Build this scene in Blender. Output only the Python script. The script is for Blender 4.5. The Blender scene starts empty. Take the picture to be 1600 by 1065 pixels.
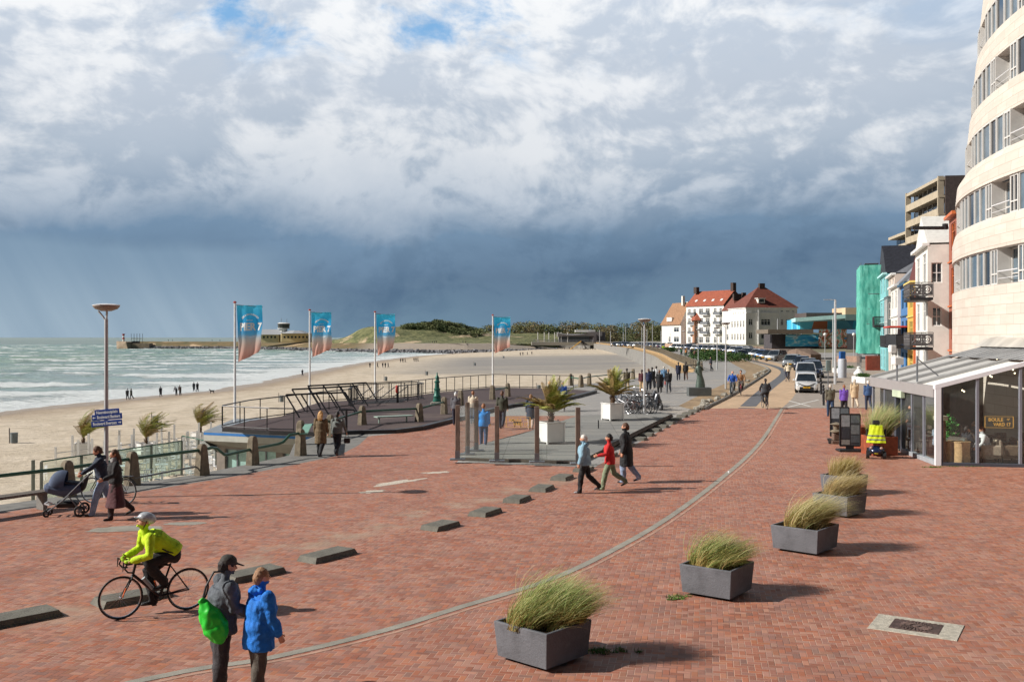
import bpy, bmesh, math, random
from math import sin, cos, pi, radians, atan2, sqrt, hypot
from mathutils import Vector, Matrix, noise
from mathutils.geometry import tessellate_polygon
random.seed(7)
V = Vector
sc = bpy.context.scene
COL = sc.collection

# ------------------------------------------------------------------ camera, sky, sun
CAMZ = 4.5
cd = bpy.data.cameras.new("camera"); cam = bpy.data.objects.new("camera", cd); COL.objects.link(cam)
cam.location = (0, 0, CAMZ); cam.rotation_euler = (radians(90), 0, 0)
cd.lens = 35; cd.sensor_width = 36; cd.clip_end = 90000; cd.clip_start = 0.1
cd.shift_y = -5.5 / 1600
sc.camera = cam
sc.view_settings.view_transform = 'Standard'; sc.view_settings.look = 'None'
sc.view_settings.exposure = 0.32; sc.view_settings.gamma = 1
sc.render.engine = 'CYCLES'
sc.cycles.use_denoising = True
sc.cycles.max_bounces = 8; sc.cycles.transparent_max_bounces = 16
sc.cycles.use_adaptive_sampling = True; sc.cycles.adaptive_threshold = 0.015

SUN_EL = radians(32); SUN_AZ = radians(-97)      # the sun stands over the sea, west of the boulevard
sd = bpy.data.lights.new("sun", 'SUN'); sun = bpy.data.objects.new("sun", sd); COL.objects.link(sun)
sd.energy = 4.8; sd.angle = radians(0.5); sd.color = (1.0, 0.94, 0.86)
sdir = V((sin(SUN_AZ) * cos(SUN_EL), cos(SUN_AZ) * cos(SUN_EL), sin(SUN_EL)))
sun.rotation_euler = (-sdir).to_track_quat('-Z', 'Y').to_euler()


class NT:
    """small helper for node trees"""
    def __init__(s, tree): s.t = tree; s.n = tree.nodes; s.l = tree.links
    def add(s, ty, **kw):
        n = s.n.new(ty)
        for k, v in kw.items(): setattr(n, k, v)
        return n
    def put(s, sock, v):
        if isinstance(v, bpy.types.NodeSocket): s.l.new(v, sock)
        elif v is not None: sock.default_value = v
    def m(s, op, a, b=None, c=None, clamp=False):
        n = s.add('ShaderNodeMath', operation=op, use_clamp=clamp)
        s.put(n.inputs[0], a); s.put(n.inputs[1], b)
        if c is not None: s.put(n.inputs[2], c)
        return n.outputs[0]
    def mix(s, f, a, b, bt='MIX'):
        n = s.add('ShaderNodeMix', data_type='RGBA', blend_type=bt)
        s.put(n.inputs[0], f); s.put(n.inputs[6], a if isinstance(a, bpy.types.NodeSocket) else (*a[:3], 1))
        s.put(n.inputs[7], b if isinstance(b, bpy.types.NodeSocket) else (*b[:3], 1))
        return n.outputs[2]
    def noise(s, vec, scale, detail=4, rough=.55, dist=0, out=0):
        n = s.add('ShaderNodeTexNoise'); s.put(n.inputs['Vector'], vec)
        n.inputs['Scale'].default_value = scale; n.inputs['Detail'].default_value = detail
        n.inputs['Roughness'].default_value = rough; n.inputs['Distortion'].default_value = dist
        return n.outputs[out]
    def rng(s, v, a, b, c=0, d=1, smooth=True):
        n = s.add('ShaderNodeMapRange', interpolation_type='SMOOTHSTEP' if smooth else 'LINEAR')
        s.put(n.inputs[0], v)
        for i, x in enumerate((a, b, c, d)): s.put(n.inputs[i + 1], x)
        return n.outputs[0]
    def ramp(s, v, stops):
        n = s.add('ShaderNodeValToRGB'); s.put(n.inputs[0], v)
        e = n.color_ramp.elements
        while len(e) < len(stops): e.new(.5)
        for i, (p, c) in enumerate(stops):
            e[i].position = p; e[i].color = (*c[:3], 1)
        return n.outputs[0]
    def comb(s, x, y, z):
        n = s.add('ShaderNodeCombineXYZ'); s.put(n.inputs[0], x); s.put(n.inputs[1], y); s.put(n.inputs[2], z); return n.outputs[0]
    def sep(s, v):
        n = s.add('ShaderNodeSeparateXYZ'); s.put(n.inputs[0], v); return n.outputs
    def mapping(s, v, scale=(1, 1, 1), rot=(0, 0, 0), loc=(0, 0, 0)):
        n = s.add('ShaderNodeMapping'); s.put(n.inputs[0], v)
        n.inputs[1].default_value = loc; n.inputs[2].default_value = rot; n.inputs[3].default_value = scale
        return n.outputs[0]


def lin(r, g, b):
    f = lambda c: (c / 255 / 12.92) if c <= 10 else ((c / 255 + .055) / 1.055) ** 2.4
    return (f(r), f(g), f(b))


# world: daylight sky behind broken cloud, with a dark shower bank low over the horizon
w = bpy.data.worlds.new("World"); sc.world = w; w.use_nodes = True
N = NT(w.node_tree); N.n.clear()
sky = N.add('ShaderNodeTexSky', sky_type='NISHITA', sun_disc=False)
sky.sun_elevation = SUN_EL; sky.sun_rotation = SUN_AZ; sky.dust_density = 1.0; sky.ozone_density = 1.5
tc = N.add('ShaderNodeTexCoord')
sx, sy, sz = N.sep(tc.outputs['Generated'])
az = N.m('ARCTAN2', sx, sy)
el = N.m('ARCSINE', N.m('MAXIMUM', N.m('MINIMUM', sz, 1), -1))
# cloud field: flattened towards the horizon, as a layer seen from below
P1 = N.comb(az, N.m('MULTIPLY', el, 1.45), 0.35)
warp = N.noise(P1, 3.0, 3, .5, 0, 1)
vm = N.add('ShaderNodeVectorMath', operation='MULTIPLY_ADD'); N.put(vm.inputs[0], warp); vm.inputs[1].default_value = (.16, .16, .16); N.put(vm.inputs[2], P1)
big = N.noise(vm.outputs[0], 2.6, 9, .58)
mid = N.noise(vm.outputs[0], 7.5, 9, .62)
fine = N.noise(N.comb(az, N.m('MULTIPLY', el, 1.8), 4.1), 16, 8, .62)
# relief light: the field a little towards the sun minus the field here
def relief(dx, dy, s, d):
    q = N.add('ShaderNodeVectorMath', operation='ADD'); N.put(q.inputs[0], vm.outputs[0]); q.inputs[1].default_value = (dx, dy, 0)
    return N.m('SUBTRACT', N.noise(q.outputs[0], s, d, .58), N.noise(vm.outputs[0], s, d, .58))
rl = N.m('ADD', N.m('MULTIPLY', relief(.05, -.07, 2.6, 7), 2.4), N.m('ADD', N.m('MULTIPLY', relief(.016, -.022, 7.5, 7), 2.0), N.m('MULTIPLY', relief(.007, -.010, 17, 6), 1.3)))
elw = N.m('ADD', el, N.m('ADD', .022, N.m('MULTIPLY', N.m('SUBTRACT', big, .5), .13)))
elw = N.m('ADD', elw, N.m('MULTIPLY', N.m('SUBTRACT', mid, .5), .05))
elw = N.m('ADD', elw, N.m('MULTIPLY', az, -.02))
t_ = N.rng(elw, -.02, .36, 0, 1, False)
shade = N.ramp(t_, [(0.0, lin(112, 140, 162)), (.14, lin(100, 126, 148)), (.26, lin(84, 109, 135)), (.36, lin(104, 129, 154)),
    (.46, lin(142, 160, 180)), (.58, lin(170, 183, 198)), (.75, lin(186, 196, 209)), (1.0, lin(194, 205, 219))])
light = N.ramp(t_, [(0.0, lin(116, 144, 166)), (.14, lin(106, 132, 153)), (.26, lin(97, 121, 145)), (.36, lin(114, 140, 166)),
    (.46, lin(186, 196, 208)), (.58, lin(218, 222, 227)), (.75, lin(228, 231, 235)), (1.0, lin(240, 242, 244))])
s_ = N.m('ADD', .52, N.m('MULTIPLY', rl, 2.0))
s_ = N.m('ADD', s_, N.m('MULTIPLY', N.m('SUBTRACT', mid, .5), 1.7))
s_ = N.m('ADD', s_, N.m('MULTIPLY', N.m('SUBTRACT', fine, .5), .5))
s_ = N.m('ADD', s_, N.rng(az, -.55, .45, .24, .02, False))
s_ = N.rng(s_, -.05, 1.05)
cloud = N.mix(s_, shade, light)
# rain-lit strip under the bank over the sea
edge = N.m('ADD', .092, N.m('MULTIPLY', N.m('SUBTRACT', N.noise(N.comb(az, 0, 2.2), 5, 5, .6), .5), .035))
strip = N.m('MULTIPLY', N.rng(N.m('SUBTRACT', edge, el), -.006, .012, 0, 1), N.rng(az, -.30, -.16, 1, 0))
streak = N.noise(N.comb(N.m('ADD', N.m('MULTIPLY', az, 26), N.m('MULTIPLY', el, 14)), N.m('MULTIPLY', el, 3), 0), 1, 3, .5)
rainc = N.mix(N.rng(el, 0, .09, 0, 1), lin(154, 174, 190), lin(128, 152, 174))
rainc = N.mix(N.rng(streak, .3, .7, 0, .25), rainc, lin(92, 122, 150))
cloud = N.mix(strip, cloud, rainc)
# gaps of blue high up
gap = N.m('MULTIPLY', N.rng(N.m('ADD', N.m('MULTIPLY', mid, .8), big), .92, .78, 0, 1), N.rng(el, .235, .30, 0, .95))
gap = N.m('MULTIPLY', gap, N.rng(N.m('ABSOLUTE', N.m('ADD', az, .16)), .12, .42, 1, .25))
blue = N.mix(.35, lin(98, 160, 214), lin(150, 190, 226))
cloud = N.mix(gap, cloud, blue)
sc10 = N.add('ShaderNodeVectorMath', operation='SCALE'); N.put(sc10.inputs[0], cloud); sc10.inputs[3].default_value = 8.7
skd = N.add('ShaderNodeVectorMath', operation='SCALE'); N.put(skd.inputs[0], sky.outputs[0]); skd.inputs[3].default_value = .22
# sky behind the viewer and overhead is dimmed, out of view, to deepen shadows
dim_mask = N.m('MAXIMUM', N.rng(N.m('ADD', sy, N.m('MULTIPLY', N.m('SUBTRACT', big, .5), .5)), .70, .30, 0, 1), N.rng(N.m('ADD', el, N.m('MULTIPLY', N.m('SUBTRACT', big, .5), .3)), .42, .62, 0, 1))
fin = N.mix(dim_mask, sc10.outputs[0], skd.outputs[0])
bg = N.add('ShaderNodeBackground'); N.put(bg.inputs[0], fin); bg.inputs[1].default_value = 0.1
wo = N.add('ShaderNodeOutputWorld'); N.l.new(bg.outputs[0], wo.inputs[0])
w.cycles.sampling_method = 'MANUAL'; w.cycles.sample_map_resolution = 512

# ------------------------------------------------------------------ places on the ground
F = 1555.6; HY = 527.0
PROF = [(-200, 0.0), (45, 0.0), (60, .3), (100, .45), (200, .5), (400, .9), (700, 1.0), (4000, 1.0)]
def gz(y):
    for (a, za), (b, zb) in zip(PROF, PROF[1:]):
        if y <= b: return za + (zb - za) * max(0, (y - a)) / (b - a)
    return PROF[-1][1]
def ground_at(px, py):
    k = py - HY
    for (a, za), (b, zb) in zip(PROF, PROF[1:]):
        s = (zb - za) / (b - a); z0 = za - s * a
        y = (CAMZ - z0) * F / (k + s * F)
        if a - .01 <= y <= b + .01: return V(((px - 800) / F * y, y, gz(y)))
    return V(((px - 800) / F * 700, 700, 1))
def surf_at(px, py, dz):
    y = 50.0
    for _ in range(40): y = (CAMZ - gz(y) - dz) * F / (py - HY)
    return V(((px - 800) / F * y, y, gz(y) + dz))
def on_level(px, py, z):
    y = (CAMZ - z) * F / (py - HY); return V(((px - 800) / F * y, y, z))
def at_depth(px, py, y):
    return V(((px - 800) / F * y, y, CAMZ - (py - HY) * y / F))
def depth_x(px, y): return (px - 800) / F * y

# ------------------------------------------------------------------ materials
MATS = {}
def mat(name, col, rough=.6, metal=0, var=.12, vs=3.0, bump=0, bs=20, spec=.5, alpha=1, trans=0, coat=0, stretch=(1, 1, 1), emit=None, dirt=0):
    if name in MATS: return MATS[name]
    m = bpy.data.materials.new(name); m.use_nodes = True; MATS[name] = m
    n = NT(m.node_tree); b = n.n['Principled BSDF']
    tcn = n.add('ShaderNodeTexCoord'); vec = tcn.outputs['Object']
    if stretch != (1, 1, 1): vec = n.mapping(vec, stretch)
    if var > 0:
        ns = n.noise(vec, vs, 5, .6)
        a = tuple(max(0, c * (1 - var)) for c in col); d = tuple(min(1, c * (1 + var)) for c in col)
        c = n.mix(n.rng(ns, .3, .7), a, d)
        if dirt:
            c = n.mix(n.m('MULTIPLY', n.rng(n.noise(vec, vs * .4 + .3, 7, .7), .5, .75), dirt), c, tuple(x * .45 for x in col))
        n.put(b.inputs['Base Color'], c)
    else: b.inputs['Base Color'].default_value = (*col, 1)
    b.inputs['Roughness'].default_value = rough; b.inputs['Metallic'].default_value = metal
    b.inputs['Specular IOR Level'].default_value = spec
    b.inputs['Alpha'].default_value = alpha; b.inputs['Transmission Weight'].default_value = trans
    b.inputs['Coat Weight'].default_value = coat
    if emit: b.inputs['Emission Color'].default_value = (*emit[:3], 1); b.inputs['Emission Strength'].default_value = emit[3]
    if bump:
        bn = n.add('ShaderNodeBump'); bn.inputs['Strength'].default_value = min(1, bump); bn.inputs['Distance'].default_value = .02
        n.put(bn.inputs['Height'], n.noise(vec, bs, 6, .65)); n.put(b.inputs['Normal'], bn.outputs[0])
    return m
def glass_mat(name, tint=(.8, .9, .88), alpha=.22, rough=.03):
    if name in MATS: return MATS[name]
    m = bpy.data.materials.new(name); m.use_nodes = True; MATS[name] = m
    n = NT(m.node_tree); n.n.clear()
    tr = n.add('ShaderNodeBsdfTransparent'); tr.inputs[0].default_value = (*tint, 1)
    gl = n.add('ShaderNodeBsdfGlossy'); gl.inputs[1].default_value = rough; gl.inputs[0].default_value = (.95, .97, 1, 1)
    df = n.add('ShaderNodeBsdfDiffuse'); df.inputs[0].default_value = (*[c * .8 for c in tint], 1)
    fr = n.add('ShaderNodeFresnel'); fr.inputs[0].default_value = 1.5
    m1 = n.add('ShaderNodeMixShader'); m1.inputs[0].default_value = alpha; n.l.new(tr.outputs[0], m1.inputs[1]); n.l.new(df.outputs[0], m1.inputs[2])
    m2 = n.add('ShaderNodeMixShader'); n.put(m2.inputs[0], n.m('MULTIPLY', fr.outputs[0], .55)); n.l.new(m1.outputs[0], m2.inputs[1]); n.l.new(gl.outputs[0], m2.inputs[2])
    o = n.add('ShaderNodeOutputMaterial'); n.l.new(m2.outputs[0], o.inputs[0])
    return m

def wpos(n):
    g = n.add('ShaderNodeNewGeometry'); return g.outputs['Position']
def newmat(name):
    m = bpy.data.materials.new(name); m.use_nodes = True; MATS[name] = m
    n = NT(m.node_tree); return m, n, n.n['Principled BSDF']
def bumpn(n, b, h, st=.5, dist=.01):
    bn = n.add('ShaderNodeBump'); bn.inputs['Strength'].default_value = st; bn.inputs['Distance'].default_value = dist
    n.put(bn.inputs['Height'], h); n.put(b.inputs['Normal'], bn.outputs[0])

def brick_mat(name, palette, unit, ang, jointc, wear=1.0):
    """herringbone clinker paving, two units long and one wide"""
    m, n, b = newmat(name)
    p = n.mapping(wpos(n), (1 / unit, 1 / unit, 1), (0, 0, ang))
    x, y, z = n.sep(p)
    fx = n.m('FLOOR', x); fy = n.m('FLOOR', y); rx = n.m('SUBTRACT', x, fx); ry = n.m('SUBTRACT', y, fy)
    k = n.m('FLOORED_MODULO', n.m('SUBTRACT', fx, fy), 4)
    k = n.m('ROUND', k)
    is1 = n.m('COMPARE', k, 1, .1); is2 = n.m('COMPARE', k, 2, .1); is3 = n.m('COMPARE', k, 3, .1)
    vert = n.m('ADD', is2, is3); hor = n.m('SUBTRACT', 1, vert)
    idx = n.m('SUBTRACT', fx, is1); idy = n.m('SUBTRACT', fy, is2)
    lx = n.m('ADD', rx, is1); ly = n.m('ADD', ry, is2)
    lenx = n.m('ADD', 1, hor); leny = n.m('ADD', 1, vert)
    d = n.m('MINIMUM', n.m('MINIMUM', lx, n.m('SUBTRACT', lenx, lx)), n.m('MINIMUM', ly, n.m('SUBTRACT', leny, ly)))
    wn = n.add('ShaderNodeTexWhiteNoise', noise_dimensions='3D'); n.put(wn.inputs[0], n.comb(idx, idy, vert))
    w1, w2, w3 = n.sep(wn.outputs[1])
    W = wpos(n)
    patch = n.noise(W, .22, 4, .6); patch2 = n.noise(W, 1.3, 4, .6)
    sel = n.m('ADD', w1, n.m('MULTIPLY', n.m('SUBTRACT', patch, .5), .7), clamp=True)
    c = n.ramp(sel, palette)
    val = n.m('ADD', .90, n.m('MULTIPLY', w2, .22))
    hs = n.add('ShaderNodeHueSaturation'); n.put(hs.inputs['Value'], val); n.put(hs.inputs['Saturation'], n.m('ADD', .72, n.m('MULTIPLY', w3, .25))); n.put(hs.inputs['Color'], c)
    c = hs.outputs[0]
    c = n.mix(n.rng(patch2, .45, .8, 0, .2 * wear), c, lin(140, 104, 88))
    c = n.mix(n.rng(n.noise(W, .45, 6, .65), .55, .75, 0, .35 * wear), c, lin(112, 70, 60))
    c = n.mix(n.rng(n.noise(W, .09, 5, .6), .52, .7, 0, .28 * wear), c, lin(162, 114, 92))
    sx_, sy_, sz_ = n.sep(W)
    dk_ = n.m('ABSOLUTE', n.m('SUBTRACT', n.m('MULTIPLY', n.m('ADD', sx_, 7.85), .859), n.m('MULTIPLY', n.m('SUBTRACT', sy_, 15.8), .511)))
    c = n.mix(n.m('MULTIPLY', n.rng(dk_, 1.1, .1, 0, .75), n.m('MULTIPLY', n.rng(n.noise(W, .9, 6, .65), .42, .62), n.rng(sy_, 34, 31))), c, lin(168, 146, 126))
    joint = n.rng(d, .02, .08, 1, 0)
    jc = n.mix(n.rng(n.noise(W, 1.1, 3), .4, .65), jointc, lin(86, 66, 60))
    c = n.mix(n.m('MULTIPLY', joint, .6), c, jc)
    n.put(b.inputs['Base Color'], c); n.put(b.inputs['Roughness'], n.m('ADD', .62, n.m('MULTIPLY', w2, .2)))
    h = n.m('ADD', n.m('ADD', n.m('MULTIPLY', n.rng(d, .0, .09), 1.0), n.m('MULTIPLY', w3, .35)), n.m('MULTIPLY', n.noise(W, .8, 3, .5), 14))
    bumpn(n, b, h, .45, .008)
    return m
PAL = [(0, lin(116, 84, 82)), (.12, lin(138, 90, 84)), (.3, lin(160, 92, 78)), (.5, lin(176, 104, 84)), (.72, lin(190, 118, 92)), (.9, lin(192, 132, 104)), (1, lin(150, 112, 100))]
PAL = [(p, tuple((a * .44 + b * .56) * k for a, b, k in zip(c, lin(172, 104, 82), (.87, .81, .60)))) for p, c in PAL]
M_BRICK = brick_mat("red_clinker_paving", PAL, .094, radians(11), lin(196, 168, 150))

def paving_mat(name, c1, c2, ang, bw, bh, joint, sand=.3, mortar=.02):
    m, n, b = newmat(name)
    p = n.mapping(wpos(n), (1, 1, 1), (0, 0, ang))
    bt = n.add('ShaderNodeTexBrick'); n.put(bt.inputs['Vector'], p)
    bt.inputs['Color1'].default_value = (*c1, 1); bt.inputs['Color2'].default_value = (*c2, 1); bt.inputs['Mortar'].default_value = (*joint, 1)
    bt.inputs['Scale'].default_value = 1; bt.inputs['Brick Width'].default_value = bw; bt.inputs['Row Height'].default_value = bh
    bt.inputs['Mortar Size'].default_value = mortar; bt.inputs['Mortar Smooth'].default_value = .3
    W = wpos(n)
    c = n.mix(n.rng(n.noise(W, .25, 7, .65), .5, .72, 0, sand), bt.outputs[0], lin(198, 182, 158))
    c = n.mix(n.rng(n.noise(W, .8, 6, .65), .5, .8, 0, .35), c, tuple(x * .6 for x in c1))
    n.put(b.inputs['Base Color'], c); b.inputs['Roughness'].default_value = .85
    bumpn(n, b, n.m('ADD', n.m('MULTIPLY', bt.outputs['Fac'], -1), n.noise(W, 30, 3)), .3, .006)
    return m
M_PAVE = paving_mat("boulevard_grey_slabs", lin(160, 158, 155), lin(148, 147, 146), radians(16), .6, .3, lin(120, 116, 112), .35)
M_PAVE2 = paving_mat("pavement_beige_clinker", lin(168, 154, 140), lin(150, 138, 128), radians(16), .22, .1, lin(130, 120, 110), .3, .008)
M_PLANK = paving_mat("grey_timber_boards", lin(158, 157, 152), lin(122, 124, 124), radians(2), 3.2, .15, lin(58, 60, 62), .15, .018)
M_DECK = paving_mat("dark_decking", lin(84, 68, 68), lin(72, 60, 62), radians(4), 4, .145, lin(50, 42, 44), .12, .012)
M_ROAD = mat("tan_asphalt", lin(186, 160, 132), .85, var=.14, vs=1.6, bump=.4, bs=60, dirt=.25)
M_STRIP = mat("dark_asphalt", lin(96, 98, 104), .8, var=.15, vs=2, bump=.4, bs=60)
M_SANDY = mat("sand_drift", lin(182, 160, 128), .9, var=.3, vs=1.5, bump=.7, bs=12)
M_CONC = mat("pale_concrete", lin(150, 146, 136), .85, var=.15, vs=2, bump=.4, bs=30, dirt=.35)
M_CONCD = mat("grey_concrete", lin(122, 121, 118), .85, var=.16, vs=2, bump=.4, bs=30, dirt=.4)
M_STONE = mat("weathered_stone", lin(122, 112, 96), .9, var=.25, vs=5, bump=.8, bs=18, dirt=.6)
M_WHITE = mat("white_paint", lin(226, 226, 224), .45, var=.04, vs=4, dirt=.08)
M_WHITEM = mat("white_metal", lin(222, 224, 228), .35, var=.04, vs=4)
M_GREY = mat("grey_metal", lin(118, 122, 128), .45, .4, var=.08)
M_DARKM = mat("dark_metal", lin(46, 46, 50), .4, .3, var=.1)
M_BLACK = mat("black_rubber", lin(26, 26, 28), .6, var=.1)
M_CHROME = mat("bright_metal", lin(190, 192, 196), .22, .9, var=.03)
M_GREENR = mat("green_rail_paint", lin(30, 84, 66), .35, var=.12, vs=6)
M_GREENS = mat("green_bronze", lin(34, 96, 84), .45, .2, var=.2, vs=8)
M_WOOD = mat("weathered_wood", lin(116, 100, 90), .8, var=.3, vs=6, bump=.5, bs=12, stretch=(6, 6, .6))
M_WOODG = mat("grey_wood", lin(120, 112, 104), .8, var=.3, vs=6, bump=.5, bs=12, stretch=(6, 6, .6))
M_CORTEN = mat("corten_steel", lin(136, 66, 40), .8, var=.3, vs=4, dirt=.2)
M_GLASSD = mat("dark_window_glass", lin(38, 46, 54), .06, var=.3, vs=1.2, spec=.9)
M_GLASSG = mat("grey_window_glass", lin(88, 104, 116), .07, var=.3, vs=.8, spec=.9)
M_GLASS = glass_mat("clear_glass", (.93, .97, .95), .05)
M_GLASSGR = glass_mat("green_tinted_glass", (.74, .9, .82), .2)

# ------------------------------------------------------------------ mesh helpers
class MB:
    def __init__(s): s.v = []; s.f = []; s.m = []; s.cur = 0
    def add(s, vs, fs):
        o = len(s.v); s.v += [tuple(x) for x in vs]; s.f += [tuple(i + o for i in f) for f in fs]; s.m += [s.cur] * len(fs); return s
    def box(s, c, d, rz=0, bev=0, tilt=None):
        x, y, z = (q / 2 for q in d); M = Matrix.Rotation(rz, 3, 'Z')
        if tilt is not None: M = M @ tilt
        if bev:
            b = min(bev, x * .9, y * .9, z * .9); pts = []
            P = []
            for sx_ in (-1, 1):
                for sy_ in (-1, 1):
                    for sz_ in (-1, 1):
                        P.append((sx_, sy_, sz_))
            idx = {}; vs = []
            for p in P:
                for a in range(3):
                    q = [p[0] * (x - b), p[1] * (y - b), p[2] * (z - b)]
                    q[a] = p[a] * (x, y, z)[a]
                    idx[(p, a)] = len(vs); vs.append(q)
            fs = []
            for a in range(3):
                o = [i for i in range(3) if i != a]
                for sg in (-1, 1):
                    ring = []
                    for (u, w_) in ((-1, -1), (1, -1), (1, 1), (-1, 1)):
                        p = [0, 0, 0]; p[a] = sg; p[o[0]] = u; p[o[1]] = w_; ring.append(idx[(tuple(p), a)])
                    fs.append(ring)
            for a in range(3):
                o = [i for i in range(3) if i != a]
                for u in (-1, 1):
                    for w_ in (-1, 1):
                        p = [0, 0, 0]; p[o[0]] = u; p[o[1]] = w_; p[a] = -1; q = list(p); q[a] = 1
                        fs.append([idx[(tuple(p), o[0])], idx[(tuple(q), o[0])], idx[(tuple(q), o[1])], idx[(tuple(p), o[1])]])
            for p in P: fs.append([idx[(p, 0)], idx[(p, 1)], idx[(p, 2)]])
            return s.add([M @ V(q) + V(c) for q in vs], fs)
        vs = [M @ V((a * x, b * y, d_ * z)) + V(c) for a in (-1, 1) for b in (-1, 1) for d_ in (-1, 1)]
        return s.add(vs, [(0, 1, 3, 2), (4, 6, 7, 5), (0, 4, 5, 1), (2, 3, 7, 6), (0, 2, 6, 4), (1, 5, 7, 3)])
    def rings(s, R, close=True, caps=True):
        n = len(R[0]); vs = [p for r in R for p in r]; fs = []
        for i in range(len(R) - 1):
            for j in range(n if close else n - 1):
                k = (j + 1) % n; fs.append((i * n + j, i * n + k, (i + 1) * n + k, (i + 1) * n + j))
        if caps and close: fs.append(tuple(range(n - 1, -1, -1))); fs.append(tuple((len(R) - 1) * n + j for j in range(n)))
        return s.add(vs, fs)
    def tube(s, path, r, seg=8, flat=None, caps=True):
        path = [V(p) for p in path]; rr = r if isinstance(r, (list, tuple)) else [r] * len(path)
        R = []; up = None
        for i, p in enumerate(path):
            t = (path[min(i + 1, len(path) - 1)] - path[max(i - 1, 0)])
            if t.length < 1e-9: t = V((0, 0, 1))
            t.normalize()
            if up is None: up = V((0, 0, 1)) if abs(t.z) < .9 else V((1, 0, 0))
            a = t.cross(up)
            if a.length < 1e-4: a = t.cross(V((0, 1, 0)))
            a.normalize(); b = a.cross(t).normalized(); up = b if abs(t.dot(b)) < .9 else up
            q = flat or 1
            R.append([p + a * cos(2 * pi * j / seg) * rr[i] + b * sin(2 * pi * j / seg) * rr[i] * q for j in range(seg)])
        return s.rings(R, True, caps)
    def cyl(s, c, r, h, seg=16, r2=None):
        c = V(c); r2 = r if r2 is None else r2
        return s.rings([[c + V((cos(2 * pi * j / seg) * q, sin(2 * pi * j / seg) * q, z)) for j in range(seg)] for q, z in ((r, 0), (r2, h))])
    def lathe(s, c, prof, seg=16):
        c = V(c)
        return s.rings([[c + V((cos(2 * pi * j / seg) * q, sin(2 * pi * j / seg) * q, z)) for j in range(seg)] for q, z in prof])
    def ball(s, c, r, seg=10, rg=7):
        c = V(c); r = r if isinstance(r, (tuple, list)) else (r, r, r)
        return s.rings([[c + V((cos(2 * pi * j / seg) * r[0] * sin(t), sin(2 * pi * j / seg) * r[1] * sin(t), -cos(t) * r[2])) for j in range(seg)]
                        for t in [pi * (i + .15) / (rg + .3) for i in range(rg + 1)]])
    def quad(s, a, b, c, d): return s.add([a, b, c, d], [(0, 1, 2, 3)])
    def prism(s, poly, z0, z1):
        n = len(poly); a = [(p[0], p[1], z0) for p in poly]; b = [(p[0], p[1], z1) for p in poly]
        return s.add(a + b, [tuple(range(n - 1, -1, -1)), tuple(range(n, 2 * n))] + [(i, (i + 1) % n, n + (i + 1) % n, n + i) for i in range(n)])
    def side(s, prof, x0, x1):
        """polygon in the y-z plane swept along x"""
        n = len(prof); a = [(x0, p[0], p[1]) for p in prof]; b = [(x1, p[0], p[1]) for p in prof]
        return s.add(a + b, [tuple(range(n)), tuple(range(2 * n - 1, n - 1, -1))] + [(i, n + i, n + (i + 1) % n, (i + 1) % n) for i in range(n)])
    def torus(s, c, R, r, axis='x', seg=28, rs=6, sq=1):
        c = V(c); RR = []
        for i in range(seg):
            t = 2 * pi * i / seg
            row = []
            for j in range(rs):
                p = 2 * pi * j / rs; q = R + r * cos(p); h = r * sin(p) * sq
                o = V((h, q * cos(t), q * sin(t))) if axis == 'x' else V((q * cos(t), q * sin(t), h))
                row.append(c + o)
            RR.append(row)
        n = rs; vs = [p for r_ in RR for p in r_]
        fs = [(i * n + j, i * n + (j + 1) % n, ((i + 1) % seg) * n + (j + 1) % n, ((i + 1) % seg) * n + j) for i in range(seg) for j in range(n)]
        return s.add(vs, fs)
    def xform(s, M, start=0):
        s.v = s.v[:start] + [tuple(M @ V(p)) for p in s.v[start:]]; return s
    def build(s, name, mats, parent=None, smooth=False, loc=None, rz=None):
        me = bpy.data.meshes.new(name); me.from_pydata(s.v, [], s.f)
        for m in (mats if isinstance(mats, (list, tuple)) else [mats]): me.materials.append(m)
        if any(s.m): me.polygons.foreach_set('material_index', s.m)
        bm = bmesh.new(); bm.from_mesh(me); bmesh.ops.recalc_face_normals(bm, faces=bm.faces); bm.to_mesh(me); bm.free()
        if smooth:
            me.polygons.foreach_set('use_smooth', [True] * len(me.polygons))
            try: me.set_sharp_from_angle(angle=radians(smooth if smooth is not True else 50))
            except Exception: pass
        me.update()
        o = bpy.data.objects.new(name, me); COL.objects.link(o)
        if parent is not None: o.parent = parent
        if loc is not None: o.location = loc
        if rz is not None: o.rotation_euler = (0, 0, rz)
        return o

def tag(o, label=None, cat=None, group=None, kind=None):
    if label: o['label'] = label
    if cat: o['category'] = cat
    if group: o['group'] = group
    if kind: o['kind'] = kind
    return o
def thing(name, label, cat, loc=(0, 0, 0), rz=0, group=None):
    o = bpy.data.objects.new(name, None); COL.objects.link(o); o.location = loc; o.rotation_euler = (0, 0, rz)
    o.empty_display_size = .2
    return tag(o, label, cat, group)
def struct(o): o['kind'] = 'structure'; return o
def copy_tree(o, parent=None):
    c = o.copy(); COL.objects.link(c); c.parent = parent
    for ch in o.children: copy_tree(ch, c)
    return c
def head(dx, dy): return atan2(-dx, dy)

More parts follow.
